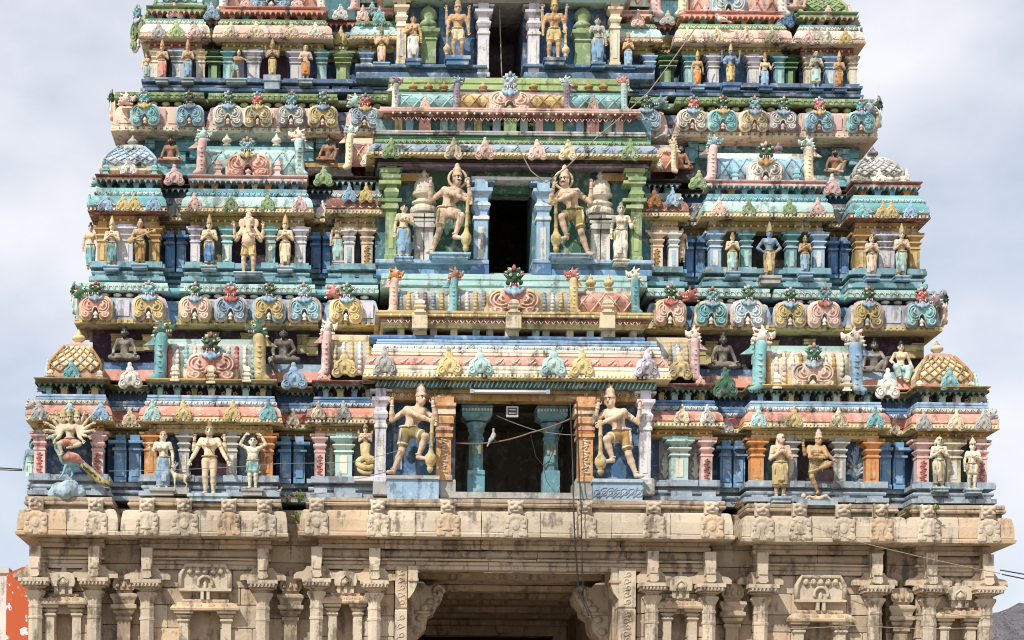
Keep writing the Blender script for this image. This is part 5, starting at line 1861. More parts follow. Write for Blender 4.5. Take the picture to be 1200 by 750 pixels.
mb.build('scroll_relief', 'bluegrey', o).location = (0, 0, 0)
for cx in (558, 646):
    x, Y = PX(cx, .35, 520), .35
    w = 9 * M(Y)
    zb, zt = PZ(581, Y, 600), PZ(472, Y, 600)
    h = zt - zb
    mb = MB()
    mb.sq([(w * 1.12, 0), (w * 1.12, h * .26), (w, h * .27)], x, Y + .1, zb)
    mb.lathe([(w * 1.02, h * .27), (w * .98, h * .60), (w * 1.14, h * .605), (w * 1.14, h * .63), (w * .98, h * .635), (w * .95, h * .68), (w * 1.2, h * .70), (w * 1.05, h * .72), (w * 1.35, h * .755),
              (w * 1.45, h * .78), (w * 1.0, h * .80)], 8, x, Y + .1, zb, 0, math.pi / 8, False)
    o = own(mb, 'door_pillar', 'tealblue')
    m2 = MB()
    m2.sq([(w * 1.35, h * .80), (w * 1.95, h * .84), (w * 1.95, h * .88)], x, Y + .1, zb)
    m2.sq([(w * 1.85, h * .925), (w * 2.1, h * .94), (w * 1.6, h * .99)], x, Y + .1, zb)
    m2.build('capital', 'tealblue', o)
    m2 = MB()
    m2.sq([(w * 2.0, h * .882), (w * 2.0, h * .923)], x, Y + .1, zb)
    for i in range(10):
        m2.box(x - w * 1.9 + i * w * .4, x - w * 1.9 + i * w * .4 + w * .22, Y + .1 - w * 2.05, Y + .1 - w * 1.9, zb + h * .89, zb + h * .915, 1)
    m2.build('frieze', ['tealblue', 'white'], o)
    m2 = MB()
    for e in (-1, 1):
        m2.box(x + e * w * .42 - w * .16, x + e * w * .42 + w * .16, Y + .1 - w * 1.06, Y + .1, zb + h * .44, zb + h * .56, 0)
    m2.build('inlay', 'olive', o)

row('petal_row', PX(448, C1), PX(760, C1), C1 - .06, PZ(409, C1, 600), .13, .045, 'paleblue', 'petal')
row('petal_row', PX(453, C1), PX(752, C1), C1 + .08, PZ(376.5, C1, 600), .12, .04, 'peach', 'petal')
row('stud_row', PX(453, C1), PX(752, C1), C1 + .02, PZ(370, C1, 600), .17, .028, 'ivory')
row('rosette_row', PX(456, C1), PX(752, C1), C1 + .53, PZ(391, C1, 600), .24, .07, 'peach', 'rose')
row('stud_row', PX(448, C1), PX(533, C1), C1 + .09, PZ(462, C1, 490), .15, .045, 'peach', 'rose')
row('stud_row', PX(683, C1), PX(762, C1), C1 + .09, PZ(462, C1, 720), .15, .045, 'peach', 'rose')
# tier 2 middle
C2 = 1.15
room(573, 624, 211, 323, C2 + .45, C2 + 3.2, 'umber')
for a, b in ((440, 573), (624, 762)):
    cbox('wall', a, b, 140, 330, C2 + .42, C2 + 1.6, 'tealwall')
cbox('lintel', 568, 630, 186, 212, C2 + .30, C2 + 1.4, 'darkgreen')
cbox('door_head', 573, 624, 211.5, 227, C2 + .40, C2 + .6, 'darkgreen')
cbox('lintel', 552, 646, 207, 211, C2 + .05, C2 + 1.4, 'white')
cbox('threshold', 573, 624, 320, 326, C2 + .1, C2 + .6, 'grey')
for a, b in ((440, 573), (624, 765)):
    cbox('plinth', a, b, 304, 309, C2 - .06, C2 + .5, 'lightblue', .015)
    cbox('plinth', a + 3, b - 3, 308.6, 316, C2 + .05, C2 + .5, 'dteal')
    cbox('plinth', a + 1, b - 1, 315.6, 324, C2 - .02, C2 + .5, 'midblue', .02)
cband('plinth_slab', 452, 752, 323, 337, C2 - .35, 'flat', .1, 'seafoam')
for cx, w in ((562, 20), (635, 19)):
    pillar(cx, w * .8, C2 + .08, PZ(322, C2, 600), PZ(210, C2, 600), 'lightblue', 'sq')
    cbox('plinth', cx - 11, cx + 11, 303, 323, C2 - .04, C2 + .4, 'blue', .03)
for cx in (457, 744):
    pillar(cx, 13, C2 + .05, PZ(306, C2, 600), PZ(196, C2, 600), 'green', 'sq')
    for i, yy in enumerate((197, 203, 211, 232, 240)):
        cbox('bracket', cx - (12, 10, 13, 14, 10)[i], cx + (12, 10, 13, 14, 10)[i], yy, yy + (5, 4, 4, 4, 4)[i], C2 - .06, C2 + .4, 'lime' if i % 2 == 0 else 'green')
for cx in (497, 704):   # white turreted pilasters
    Y = C2 + .12
    x = PX(cx, Y, 260)
    k = M(Y)
    zb = PZ(306, Y, 600)
    w = 11 * k
    mb = MB()
    mb.box(x - w, x - w * .05, Y, Y + .4, zb, zb + 38 * k, 0, .004)
    mb.box(x + w * .05, x + w, Y, Y + .4, zb, zb + 38 * k, 0, .004)
    for e in (-1, 1):
        for (za, zc, q) in ((38, 42, 1.15), (42, 45, 1.0), (45, 48, 1.2), (50, 54, 1.4)):
            mb.box(x + (w * .05 if e > 0 else -w * q), x + (w * q if e > 0 else -w * .05), Y - .06 * q, Y + .4, zb + za * k, zb + (zc - .2) * k, 0, .004)
    o = own(mb, 'pilaster', 'white')
    m2 = MB()
    m2.lathe([(w * 1.0, 54 * k), (w * 1.0, 56 * k), (w * 1.45, 57 * k), (w * 1.5, 60 * k), (w * 1.45, 63 * k), (w * 1.15, 64 * k), (w * 1.15, 67 * k), (w * 1.35, 68 * k), (w * 1.35, 70 * k), (w * .9, 71 * k), (w * .85, 76 * k), (w * .95, 77 * k), (w * 1.3, 78 * k),
              (w * 1.35, 81 * k), (w * 1.1, 82 * k), (w * 1.15, 86 * k), (w * 1.05, 92 * k), (w * .75, 97 * k), (w * .35, 99 * k), (w * .3, 101 * k), (w * .42, 103 * k), (w * .25, 106 * k), (w * .04, 111 * k)], 16, x, Y + .15, zb, 0, 0, False)
    m2.build('turret', 'ivory', o)
for a, b, c in ((485, 555, 'darkgreen'), (645, 692, 'darkgreen'), (716, 736, 'tealwall'), (464, 486, 'tealwall')):
    cbox('niche_panel', a, b, 200, 304, C2 + .36, C2 + .415, c)
for a, b in ((466, 503), (705, 738)):
    cbox('frieze_panel', a, b, 203, 212, C2 + .22, C2 + .5, 'ochre')
cband('beam', 446, 757, 191, 196.5, C2 + .06, 'flat', .06, 'mauve')
cband('string_course', 445, 758, 187.5, 191.4, C2 + .02, 'round', .10, 'umber')
cband('eave_lip', 443, 758, 183, 188, C2, 'flat', .24, 'gold*')
cband('eave', 444, 757, 171, 183.3, C2, 'kap', .22, 'bluegrey*')
for cx, c in ((458, 'green'), (531, 'cream'), (568, 'salmon'), (630, 'salmon'), (665, 'cream'), (738, 'green')):
    T_(gable(T, cx, 188 + (cx - 600) * .0096, 161 + (cx - 600) * .0096, 22, C2 - .25, c, 0))
cband('moulding', 446, 755, 166, 171.4, C2 + .06, 'round', .12, 'green')
cband('moulding', 447, 754, 161, 166.3, C2 + .1, 'flat', .10, 'darkgreen')
cband('moulding', 445, 748, 156, 161.3, C2 + .12, 'flat', .14, 'grey*')
cbox('neck_wall', 462, 735, 138, 157, C2 + .6, C2 + 1.4, 'darkgreen')
cband('moulding', 462, 738, 144, 148, C2 + .5, 'round', .06, 'green')
for i, cx in enumerate((467, 480, 498, 520, 540, 560, 582, 598, 614, 632, 655, 680, 695, 712, 726)):
    big = cx in (498, 598, 695)
    cbox('neck_pillar', cx - (7 if big else 4.5), cx + (7 if big else 4.5), 138, 157, C2 + (.2 if big else .38), C2 + .7, 'green' if cx == 598 else 'redbrown' if big else ['yellow', 'lightblue', 'pink', 'seafoam', 'salmon'][i % 5])
cband('ledge', 455, 740, 134, 139, C2 + .3, 'round', .10, 'redbrown*')
cband('ledge', 452, 742, 129, 134.4, C2 + .24, 'flat', .14, 'salmon')
bpart(466, 533, 106, 130, C2 + .45, 'aqua', 'teal', None, True, 'seafoam')
bpart(533, 660, 106, 130, C2 + .42, 'gold', 'mauve', None, True, 'ochre')
bpart(660, 728, 107, 131, C2 + .45, 'aqua', 'teal', None, True, 'seafoam')
T_(arch_ornament(T, 597, 132, 108, 52, C2 + .28, 'salmon', 'coral', 'peach', 'aqua', 'bluegrey', 3, 'lightblue'))
for cx, d, c, h in ((463, -1, 'white', 'mauve'), (535, -1, 'mauve', 'tealwall'), (664, 1, 'mauve', 'seafoam'), (731, 1, 'seafoam', 'coral')):
    T_(lion_post(T, cx, 131, 89, C2 + .3, d, c, h, .9))
for cx in (498, 695):
    T_(gable(T, cx, 131, 111, 13, C2 + .24, 'salmon', 1))
cband('plinth_slab', 458, 735, 92, 107, C2 + .75, 'flat', .05, 'lime')
for cx in (484, 502, 520, 566, 625, 672, 690, 707):
    T_(finial(T, cx, 107, 95, C2 + .62, 'ochre', 1.3))
row('petal_row', PX(447, C2), PX(755, C2), C2 - .06, PZ(168.5, C2, 600), .12, .04, 'lime', 'petal')
row('petal_row', PX(456, C2), PX(740, C2), C2 + .19, PZ(136.5, C2, 600), .12, .04, 'salmon', 'petal')
row('stud_row', PX(454, C2), PX(741, C2), C2 + .10, PZ(131.5, C2, 600), .15, .026, 'ivory')
row('rosette_row', PX(465, C2), PX(735, C2), C2 + .58, PZ(151, C2, 600), .22, .06, 'seafoam', 'rose')
# tier 3 middle
C3 = 2.55
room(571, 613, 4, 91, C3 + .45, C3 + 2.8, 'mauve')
for a, b in ((462, 571), (613, 722)):
    cbox('wall', a, b, -60, 95, C3 + .42, C3 + 1.6, 'bluewall')
cbox('lintel', 520, 668, -40, 3.5, C3 + .1, C3 + 1.4, 'grey')
cbox('lintel', 566, 618, -4, 5, C3 + .3, C3 + 1.4, 'grey')
for a, b in ((416, 571), (613, 768)):
    cbox('plinth', a, b, 75, 79, C3 - .06, C3 + .5, 'slate', .015)
    cbox('plinth', a + 3, b - 3, 78.6, 85, C3 + .05, C3 + .5, 'deepblue')
    cbox('plinth', a + 1, b - 1, 84.6, 93, C3 - .02, C3 + .5, 'slate', .02)
for cx in (563, 622):
    pillar(cx, 13, C3 + .08, PZ(90, C3, 600), PZ(3, C3, 600), 'lilac', 'sq')
for cx in (467, 717):
    pillar(cx, 11, C3 + .06, PZ(76, C3, 600), PZ(0, C3, 600), 'cream', 'sq')
for cx in (502, 683):
    Y = C3 + .12
    x = PX(cx, Y, 40)
    k = M(Y)
    zb = PZ(76, Y, 600)
    w = 9 * k
    mb = MB()
    mb.sq([(w, 0), (w, 26 * k), (w * 1.2, 28 * k), (w * .95, 31 * k), (w * 1.45, 36 * k), (w * 1.45, 40 * k), (w * .9, 41 * k), (w * .9, 44 * k)], x, Y + .12, zb)
    o = own(mb, 'pilaster', 'green')
    m2 = MB()
    m2.lathe([(w * .9, 44 * k), (w * 1.25, 47 * k), (w * 1.1, 50 * k), (w * .8, 53 * k), (w * 1.15, 57 * k), (w * 1.1, 63 * k), (w * .6, 68 * k), (w * .25, 70 * k), (w * .04, 75 * k)], 12, x, Y + .12, zb)
    m2.build('turret', 'green', o)
for a, b in ((514, 556), (629, 672), (473, 494), (691, 710)):
    cbox('niche_panel', a, b, 4, 76, C3 + .36, C3 + .415, 'bluewall' if b - a < 30 else 'blue')
cband('beam', 455, 530, -6, 2, C3 + .1, 'flat', .1, 'seafoam', xr=490)
cband('beam', 660, 728, -3, 5, C3 + .1, 'flat', .1, 'seafoam', xr=690)
cband('eave', 455, 730, -22, -6, C3, 'kap', .22, 'salmon')

# teeth and scallops of the middle eaves
for (a, b, yl, yk, Y, c1, c2) in ((440, 769, (441, 447), (419, 432), C1, 'ivory', 'ivory'), (443, 758, (183, 188), (172, 183), C2, 'ivory', 'paleblue')):
    mb, m2 = MB(), MB()
    x0, x1 = PX(a, Y) - .2, PX(b, Y) + .2
    n = int((x1 - x0) / .085)
    za, zb_ = PZ(yl[1], Y, 600), PZ(yl[0], Y, 600)
    for i in range(n):
        xx = x0 + (x1 - x0) * (i + .5) / n
        mb.box(xx - .022, xx + .022, Y - .275, Y - .24, za + .02, zb_ - .02, 0, .005)
    own(mb, 'bead_row', c1, kind='stuff')
    za, zb_ = PZ(yk[1], Y, 600), PZ(yk[0], Y, 600)
    n = int((x1 - x0) / .30)
    for i in range(n):
        xx = x0 + (x1 - x0) * (i + .5) / n
        m2.tube([(xx - .10, Y - .245, za + .05), (xx - .02, Y - .235, za + (zb_ - za) * .35), (xx + .06, Y - .19, za + (zb_ - za) * .7)], .012, 4)
        m2.tube([(xx + .02, Y - .245, za + .05), (xx + .08, Y - .235, za + (zb_ - za) * .35)], .010, 4)
    own(m2, 'brush_relief', c2, kind='stuff')

# ornaments on the two flanks, seen edge-on in the outline of the tower
def flank(o, side):
    o.rotation_euler = (0, 0, -math.pi / 2 if side < 0 else math.pi / 2)
    return T_(o)
for side, cx, yb, yt, Ys, cols in ((-1, 33, 492, 466, (.35, .75), ('seafoam', 'grey')), (1, 1166, 504, 478, (.35, .75), ('cream', 'grey')), (-1, 105, 247, 226, (1.85, 2.25), ('aqua', 'gold')), (1, 1083, 256, 236, (1.85, 2.25), ('lightblue', 'gold')),
                                   (-1, 166, 44, 22, (3.2, 3.6), ('lime', 'white')), (1, 1009, 52, 32, (3.2, 3.6), ('pink', 'grey'))):
    for Y, c in zip(Ys, cols):
        flank(gable(T, cx, yb, yt, 20, Y, c, 0), side)
for side, cx, yb, yt, Ys, c in ((-1, 90, 372, 346, (1.6, 2.3), 'aqua'), (1, 1103, 384, 356, (1.6, 2.3), 'salmon'), (-1, 134, 146, 122, (3.0, 3.6), 'coral'), (1, 1026, 154, 130, (3.0, 3.6), 'seafoam')):
    for Y in Ys:
        flank(arch_ornament(T, cx, yb, yt, 34, Y, c, 'cream', 'ivory', 'ivory', 'bottle', 1), side)
o = T_(arch_ornament(T, 163, 56, 22, 34, 3.5, 'lime', 'white', 'green', 'ivory', 'teal', 3))
o.rotation_euler = (0, 0, -.9)
for cx, yb, yt, Y, d, c, w in ((94, 352, 322, 1.0, -1, 'darkgreen', 1), (1097, 362, 332, 1.0, 1, 'mauve', 1), (389, 352, 322, 1.02, -1, 'rose', 1), (810, 356, 326, 1.02, 1, 'rose', 1), (414, 128, 100, 2.4, -1, 'seafoam', 1), (776, 130, 102, 2.4, 1, 'teal', 1),
                               (146, 126, 98, 2.4, -1, 'salmon', 1), (1020, 136, 108, 2.4, 1, 'bluegrey', 1), (36, 482, 458, -.1, -1, 'grey', .8), (1163, 494, 470, -.1, 1, 'grey', .8)):
    x, z = P(cx, yb, Y)
    h = (yb - yt) * M(Y) / .52
    o = place(RES['posthead%d' % d], 'beast_head', [c, 'red', 'ivory', 'black'], T, (x, Y, z - .72 * h), (h, h, h))
    T_(o)

# little posts and side gables round the corner shrines
for cx, yb, yt, Y, c in ((59, 446, 433, .1, 'cream'), (117, 447, 434, .1, 'cream'), (1077, 459, 446, .1, 'ivory'), (1138, 460, 447, .1, 'ivory'), (124, 205, 193, 1.65, 'aqua'), (181, 205, 193, 1.65, 'aqua'),
                         (1004, 217, 205, 1.65, 'ivory'), (1057, 218, 206, 1.65, 'ivory'), (188, 11, 0, 3.05, 'seafoam'), (234, 11, 0, 3.05, 'seafoam'), (938, 22, 11, 3.05, 'lime'), (989, 23, 12, 3.05, 'lime')):
    T_(stub(T, cx, yb, yt, 8, Y, c))
for side, cx, yb, yt, Y, c in ((-1, 56, 447, 420, .75, 'paleblue'), (1, 1142, 460, 432, .75, 'seafoam'), (-1, 120, 206, 184, 2.25, 'white'), (1, 1062, 219, 197, 2.25, 'ivory'), (-1, 183, 12, -8, 3.6, 'lime'), (1, 994, 23, 4, 3.6, 'salmon')):
    flank(gable(T, cx, yb, yt, 22, Y, c, 0), side)
# seated lions on the outer ends of the ledges, breaking the outline
for cx, yb, yt, Y, d, c in ((50, 461, 445, .3, -1, 'bluegrey'), (1150, 474, 458, .3, 1, 'grey'), (113, 221, 206, 1.8, -1, 'teal'), (1070, 232, 217, 1.8, 1, 'mauve'), (176, 24, 8, 3.2, -1, 'green'), (1001, 33, 17, 3.2, 1, 'grey')):
    x, z = P(cx, yb, Y)
    h = (yb - yt) * M(Y) / .34
    T_(place(RES['posthead%d' % d], 'beast_head', [c, 'red', 'ivory', 'black'], T, (x, Y, z - .72 * h), (h, h, h)))

# ------------------------------------------------------------------ the bare stone gateway below
S = thing('stone_gateway', 'bare tan granite gateway storey with pilasters and a dark central passage', 'stone gateway', (0, .5, 0))

def sown(mb, name, m, parent=None, kind=None):
    return own(mb, name, m, parent or S, kind)

S_BASE = Vector(S.location)

def sput(o):
    o.location = Vector(o.location) - S_BASE
    return o

SY = -.45
ZK = lambda y, Y=-.45: PZ(y, Y, 250)
NICHES = ((75, 661, 46, 0), (241, 661, 74, 1), (405, 660, 44, 0), (797, 666, 44, 0), (961, 674, 72, 1), (1123, 677, 46, 0))
SBAY = [('corner', 24, 132, 0), ('shala', 149, 330, .0), ('centre', 358, 851, -.22), ('shala', 875, 1054, 0), ('corner', 1067, 1180, 0)]
zt, zl, zk0, zk1 = ZK(584), ZK(599), ZK(629), ZK(622)
for i, (kind, a, b, dy) in enumerate(SBAY):
    Y = SY + dy
    e = -.004 * (i % 2)
    x0, x1 = P(a, 610, Y)[0], P(b, 610, Y)[0]
    if i == 0:
        x0 += .06
    yb = 1.2
    def sb(name, y0, y1, kd, p, m, ins=0.0, Yo=0.0, seg=.6):
        mb = MB()
        mb.sweep(x0 + ins, x1 - ins, Y + Yo, yb, prof(kd, ZK(y1) + e, ZK(y0) + e - .003, p), 0, .012, seg)
        return sown(mb, name, m)
    sb('parapet_slab', 583, 588, 'flat', .0, 'stone2', .02, .05)
    sb('moulding', 588, 593, 'round', .03, 'stone2', .03, .06)
    sb('moulding', 593, 598, 'flat', -.02, 'stone2', .04, .1)
    # the heavy curved cornice, cut into blocks with open joints
    n = max(2, int(round((x1 - x0) / 1.25)))
    rr = random.Random(i + 40)
    cuts = [x0] + [x0 + (x1 - x0) * (q + (rr.random() - .5) * .35) / n for q in range(1, n)] + [x1]
    zb, zm = ZK(629) + e, ZK(598) + e
    for q in range(n):
        xa, xc = cuts[q] + (.006 if q else 0), cuts[q + 1] - (.006 if q < n - 1 else 0)
        mb = MB()
        pr = [(-.4, zb), (.135, zb), (.145, zb + .06), (.10, zb + .085), (.115, zb + .10), (.11, zb + .32), (.075, zm - .04), (.02, zm - .004), (-.4, zm - .004)]
        if q in (0, n - 1):
            # end block: returns round the corner
            K = len(pr)
            vs, fs = [], []
            if q == 0:
                path = [(xa, yb, -1, 0), (xa, Y, -1, -1), ((xa + xc) / 2, Y, 0, -1), (xc, Y, 0, -1)]
            else:
                path = [(xa, Y, 0, -1), ((xa + xc) / 2, Y, 0, -1), (xc, Y, 1, -1), (xc, yb, 1, 0)]
        else:
            path = [(xa, Y, 0, -1), ((xa + xc) / 2, Y, 0, -1), (xc, Y, 0, -1)]
        K = len(pr)
        vs = [jit((px + nx * o, py + ny * o, z), .012) for (px, py, nx, ny) in path for (o, z) in pr]
        fs = [(u * K + k, (u + 1) * K + k, (u + 1) * K + k + 1, u * K + k + 1) for u in range(len(path) - 1) for k in range(K - 1)]
        fs += [list(range(K)), [(len(path) - 1) * K + k for k in range(K)][::-1]]
        mb.add(vs, fs)
        sown(mb, 'cornice_block', 'stone1' if rr.random() < .7 else 'stone3')
    wall_in = .16 if kind != 'centre' else .2
    # beams under the cornice, each cut into long stones
    for (ya, yc, p, m, nm) in ((629, 640, .01, 'stone2', 'beam'), (640, 651, -.05, 'stone2', 'beam'), (651, 653.5, .0, 'stone1', 'fillet'), (653.5, 664, -.06, 'stone0', 'beam')):
        w = wall_in + .05
        pr = prof('round' if nm == 'beam' and ya == 640 else 'flat', ZK(yc) + e, ZK(ya) + e - .003, p)
        xa, xb_ = x0 + w, x1 - w
        n = max(1, int(round((xb_ - xa) / 1.7)))
        cc = [xa] + [xa + (xb_ - xa) * (q + (rr.random() - .5) * .5) / n for q in range(1, n)] + [xb_]
        for q in range(n):
            u0, u1 = cc[q] + (.005 if q else 0), cc[q + 1] - (.005 if q < n - 1 else 0)
            path = [(u0, Y + .34, 0, -1), ((u0 + u1) / 2, Y + .34, 0, -1), (u1, Y + .34, 0, -1)]
            if q == 0:
                path = [(u0, yb, -1, 0), (u0, Y + .34, -1, -1)] + path[1:]
            if q == n - 1:
                path = path[:-1] + [(u1, Y + .34, 1, -1), (u1, yb, 1, 0)]
            K = len(pr)
            mb = MB()
            vs = [jit((px + nx * o, py + ny * o, z), .012) for (px, py, nx, ny) in path for (o, z) in pr]
            fs = [(u * K + k, (u + 1) * K + k, (u + 1) * K + k + 1, u * K + k + 1) for u in range(len(path) - 1) for k in range(K - 1)]
            fs += [list(range(K)), [(len(path) - 1) * K + k for k in range(K)][::-1]]
            mb.add(vs, fs)
            sown(mb, nm, m if rr.random() < .65 else 'stone%d' % rr.choice((0, 1, 3)))
    # wall behind
    mb = MB()
    if kind == 'centre':
        for (p, q) in ((358, 486), (720, 851)):
            if p == 720:
                sown(mb, 'wall', 'stone2')
                mb = MB()
            mb.box(P(p, 700, Y + .5)[0] + (.2 if p == 358 else 0), P(q, 700, Y + .5)[0] - (.2 if q == 851 else 0), Y + .76, yb, -.3, ZK(664))
    else:
        mb.box(x0 + wall_in + .1, x1 - wall_in - .1, Y + .76, yb, -.3, ZK(664))
    sown(mb, 'wall', 'stone2')
    # courses of ashlar
    holes = []
    for (cx, yt, w_, big) in NICHES:
        if a < cx < b:
            Yn = SY + .42 - (.2 if kind == 'centre' else 0)
            xn, zn = P(cx, yt, Yn)
            kk = M(Yn)
            hw_ = w_ * kk / 2 * (.50 if big else .42) * .95
            holes.append((xn - hw_, xn + hw_, zn - (43 if big else 36) * kk - 12 * kk))
    def courses(xa, xb, zlow=4.6, seed=0):
        r2 = random.Random(seed)
        z = ZK(664) - .004
        row = 0
        while z > zlow:
            hh = .34 + r2.random() * .14
            spans = [(xa, xb)]
            for (h0, h1, ht) in holes:
                if z - hh * .5 < ht:
                    spans = [q for (s0, s1) in spans for q in ((s0, min(s1, h0)), (max(s0, h1), s1)) if q[1] - q[0] > .03]
            for (s0, s1) in spans:
                x = s0
                while x < s1 - .02:
                    w = min(.5 + r2.random() * .6, s1 - x)
                    if s1 - x - w < .25:
                        w = s1 - x
                    o = place(RES['block'], 'stone_block', 'stone%d' % r2.choice((0, 0, 1, 2, 3)), S, Vector((x + w / 2, Y + .62 + r2.random() * .018, z - hh / 2)) - S_BASE, (w - .012, .30, hh - .012))
                    x += w
            z -= hh
            row += 1
    if kind == 'centre':
        courses(P(358, 700, Y + .5)[0] + .2, P(462, 700, Y + .5)[0], seed=i)
        courses(P(746, 700, Y + .5)[0], P(851, 700, Y + .5)[0] - .2, seed=i + 9)
    else:
        courses(x0 + wall_in + .1, x1 - wall_in - .1, seed=i)

# recessed strips between the bays
for a, b in ((128, 156), (322, 366), (842, 884), (1046, 1074)):
    Y = .35
    x0, x1 = P(a, 700, Y)[0] - .15, P(b, 700, Y)[0] + .15
    mb = MB()
    mb.box(x0, x1, Y, 1.15, -.3, ZK(590))
    sown(mb, 'wall', 'stone2')
    r2 = random.Random(int(a))
    z = ZK(606)
    while z > 4.6:
        hh = .32 + r2.random() * .15
        sput(place(RES['block'], 'stone_block', 'stone%d' % r2.choice((0, 2, 2)), S, ((x0 + x1) / 2, Y - .02, z - hh / 2), (x1 - x0 - .01, .10, hh - .014)))
        z -= hh

# lion heads and carved lobes along the cornice
LIONS = [(42, 585), (112, 586), (172, 586), (216, 587), (268, 587), (310, 588), (371, 586), (443, 588), (525, 588), (604, 589), (685, 590), (766, 590), (834, 590), (893, 592), (937, 592), (988, 593),
         (1032, 593), (1088, 594), (1158, 595)]
for i, (cx, yt) in enumerate(LIONS):
    cen = 358 < cx < 851
    Y = SY + (-.22 if cen else 0) - .10
    x, z = P(cx, yt + 14.5, Y)
    k = M(Y)
    sput(place(RES['stonelion'], 'lion_head', 'stone1', S, (x, Y, z), (17 * k / .72, 15 * k, 16 * k / .86)))
    x, z = P(cx, yt + 41, Y)
    w = (28 if cx != 216 else 34) * k
    sput(place(RES['lobe%d' % (i % 3)], 'carved_lobe', 'stone%d' % (1 if i % 4 else 3), S, (x, Y - .05, z), (w / .95, w * .42, 28 * k / .92)))

def stone_pilaster(cx, yc, w, Y, bracket=True, zbot=0.0):
    """octagonal granite pilaster: shaft, ring, cushion, broad plate, wave bracket with a hanging block above"""
    x = P(cx, yc, Y)[0]
    k = M(Y)
    zc = P(cx, yc, Y)[1]              # top of the broad plate
    r = w * k / 2
    mb = MB()
    d = [(r * 1.25, zbot), (r * 1.25, zbot + .3), (r, zbot + .34), (r, zc - 47 * k), (r * 1.1, zc - 46 * k), (r * 1.1, zc - 43.5 * k), (r, zc - 43 * k), (r, zc - 34 * k), (r * 1.08, zc - 33 * k), (r * 1.08, zc - 30.5 * k),
         (r * .96, zc - 30 * k), (r * .96, zc - 24 * k), (r * 1.12, zc - 22 * k), (r * 1.3, zc - 19 * k), (r * 1.5, zc - 16.5 * k), (r * 1.5, zc - 14 * k), (r * 1.05, zc - 12.5 * k), (r * 1.1, zc - 11 * k), (r * 1.75, zc - 9 * k),
         (r * 1.6, zc - 8 * k)]
    mb.lathe(d, 8, x, Y + .12, 0, 0, math.pi / 8, False, .9, .006)
    o = sown(mb, 'pilaster', 'stone1')
    m2 = MB()
    m2.box(x - r * 1.9, x + r * 1.9, Y - r * 1.3, Y + .4, zc - 8 * k, zc - 4.5 * k, 0, .006)
    m2.box(x - r * 2.1, x + r * 2.1, Y - r * 1.55, Y + .4, zc - 4.4 * k, zc, 0, .008)
    n = 7
    for i in range(n):
        xx = x - r * 1.8 + r * 3.6 * (i + .5) / n
        m2.prism([(xx - r * .2, zc - 4.5 * k), (xx, zc - 8.5 * k), (xx + r * .2, zc - 4.5 * k)], Y - r * 1.5, Y - r * 1.2)
    m2.build('capital', 'stone1', o)
    if bracket:
        m3 = MB()
        poly = [(-.2, 0), (.2, 0), (.35, .0), (.55, -.02), (.8, .05), (1.0, .02), (1.0, .34), (.86, .55), (.6, .62), (.45, .9), (.45, 1.0), (-.45, 1.0), (-.45, .9), (-.6, .62), (-.86, .55), (-1.0, .34), (-1.0, .02), (-.8, .05), (-.55, -.02), (-.35, 0)]
        bw, bh = 27 * k, 15 * k
        m3.prism([(x + q * bw, zc + 1.5 * k + t * bh) for q, t in poly], Y + .14, Y + .45, 0, .005)
        m3.build('bracket', 'stone0', o)
        m4 = MB()
        m4.box(x - 6.5 * k, x + 6.5 * k, Y - .06, Y + .4, zc + 24 * k, zc + 38 * k, 0, .006)
        m4.box(x - 6 * k, x + 6 * k, Y - .10, Y + .4, zc + 10 * k, zc + 23.8 * k, 0, .006)
        m4.box(x - 5 * k, x + 5 * k, Y - .13, Y + .3, zc + 12 * k, zc + 19 * k, 0, .006)
        m4.prism([(x - 5 * k, zc + 10 * k), (x - 6 * k, zc + 4 * k), (x - 3 * k, zc + 1.6 * k), (x + 3 * k, zc + 1.6 * k), (x + 6 * k, zc + 4 * k), (x + 5 * k, zc + 10 * k)], Y - .14, Y + .3, 0, .006)
        m4.build('hanging_block', 'stone1', o)
    return o

for cx, yc in ((41, 678), (110, 678), (172, 680), (308, 681), (893, 686), (1027, 687), (1091, 687), (1157, 688)):
    stone_pilaster(cx, yc, 17, SY + .22)
for cx, yc in ((371, 679), (439, 681), (765, 684), (832, 685)):
    stone_pilaster(cx, yc, 16, SY - .02)

def pot_pilaster(cx, yt, Y):
    """slender recessed pilaster carrying a small pot-and-dome shrine"""
    k = M(Y)
    x, zt = P(cx, yt, Y)
    mb = MB()
    w = 7.5 * k
    mb.sq([(w, -4.5), (w, -62 * k + .0), (w * 1.3, -60 * k), (w * 1.3, -57 * k), (w * 1.0, -56 * k), (w * 1.5, -53 * k), (w * 1.7, -50 * k)], x, Y + .1, zt, 0, .006)
    o = sown(mb, 'pilaster', 'stone2')
    m2 = MB()
    m2.sq([(w * 1.4, -50 * k), (w * 2.0, -47 * k), (w * 2.0, -43 * k), (w * 1.6, -42 * k), (w * 1.75, -38 * k), (w * 2.1, -34 * k), (w * 2.1, -31 * k), (w * 1.3, -29 * k), (w * 1.3, -26 * k)], x, Y + .12, zt, 0, .006)
    m2.build('capital', 'stone0', o)
    m3 = MB()
    q = w * 1.75
    m3.prism([(x + a * q, zt + b * k) for a, b in ((-.85, -26), (.85, -26), (1.0, -22), (1.0, -18), (.9, -13.5), (.68, -10.5), (.4, -9.3), (-.4, -9.3), (-.68, -10.5), (-.9, -13.5), (-1.0, -18), (-1.0, -22))], Y - .10, Y + .3, 0, .006)
    m3.lathe([(w * .3, -9.5 * k), (w * .6, -7 * k), (w * .35, -5.5 * k), (w * .55, -3.5 * k), (w * .3, -1.5 * k), (w * .05, 0)], 8, x, Y + .05, zt, 0, 0, True, 1, .004)
    for e in (-1, 0, 1):
        m3.lathe([(.03, 0), (.05, .05), (.03, .1), (.01, .15)], 6, x + e * q * .55, Y - .10, zt - 24 * k)
    m3.build('pot_dome', 'stone2', o)

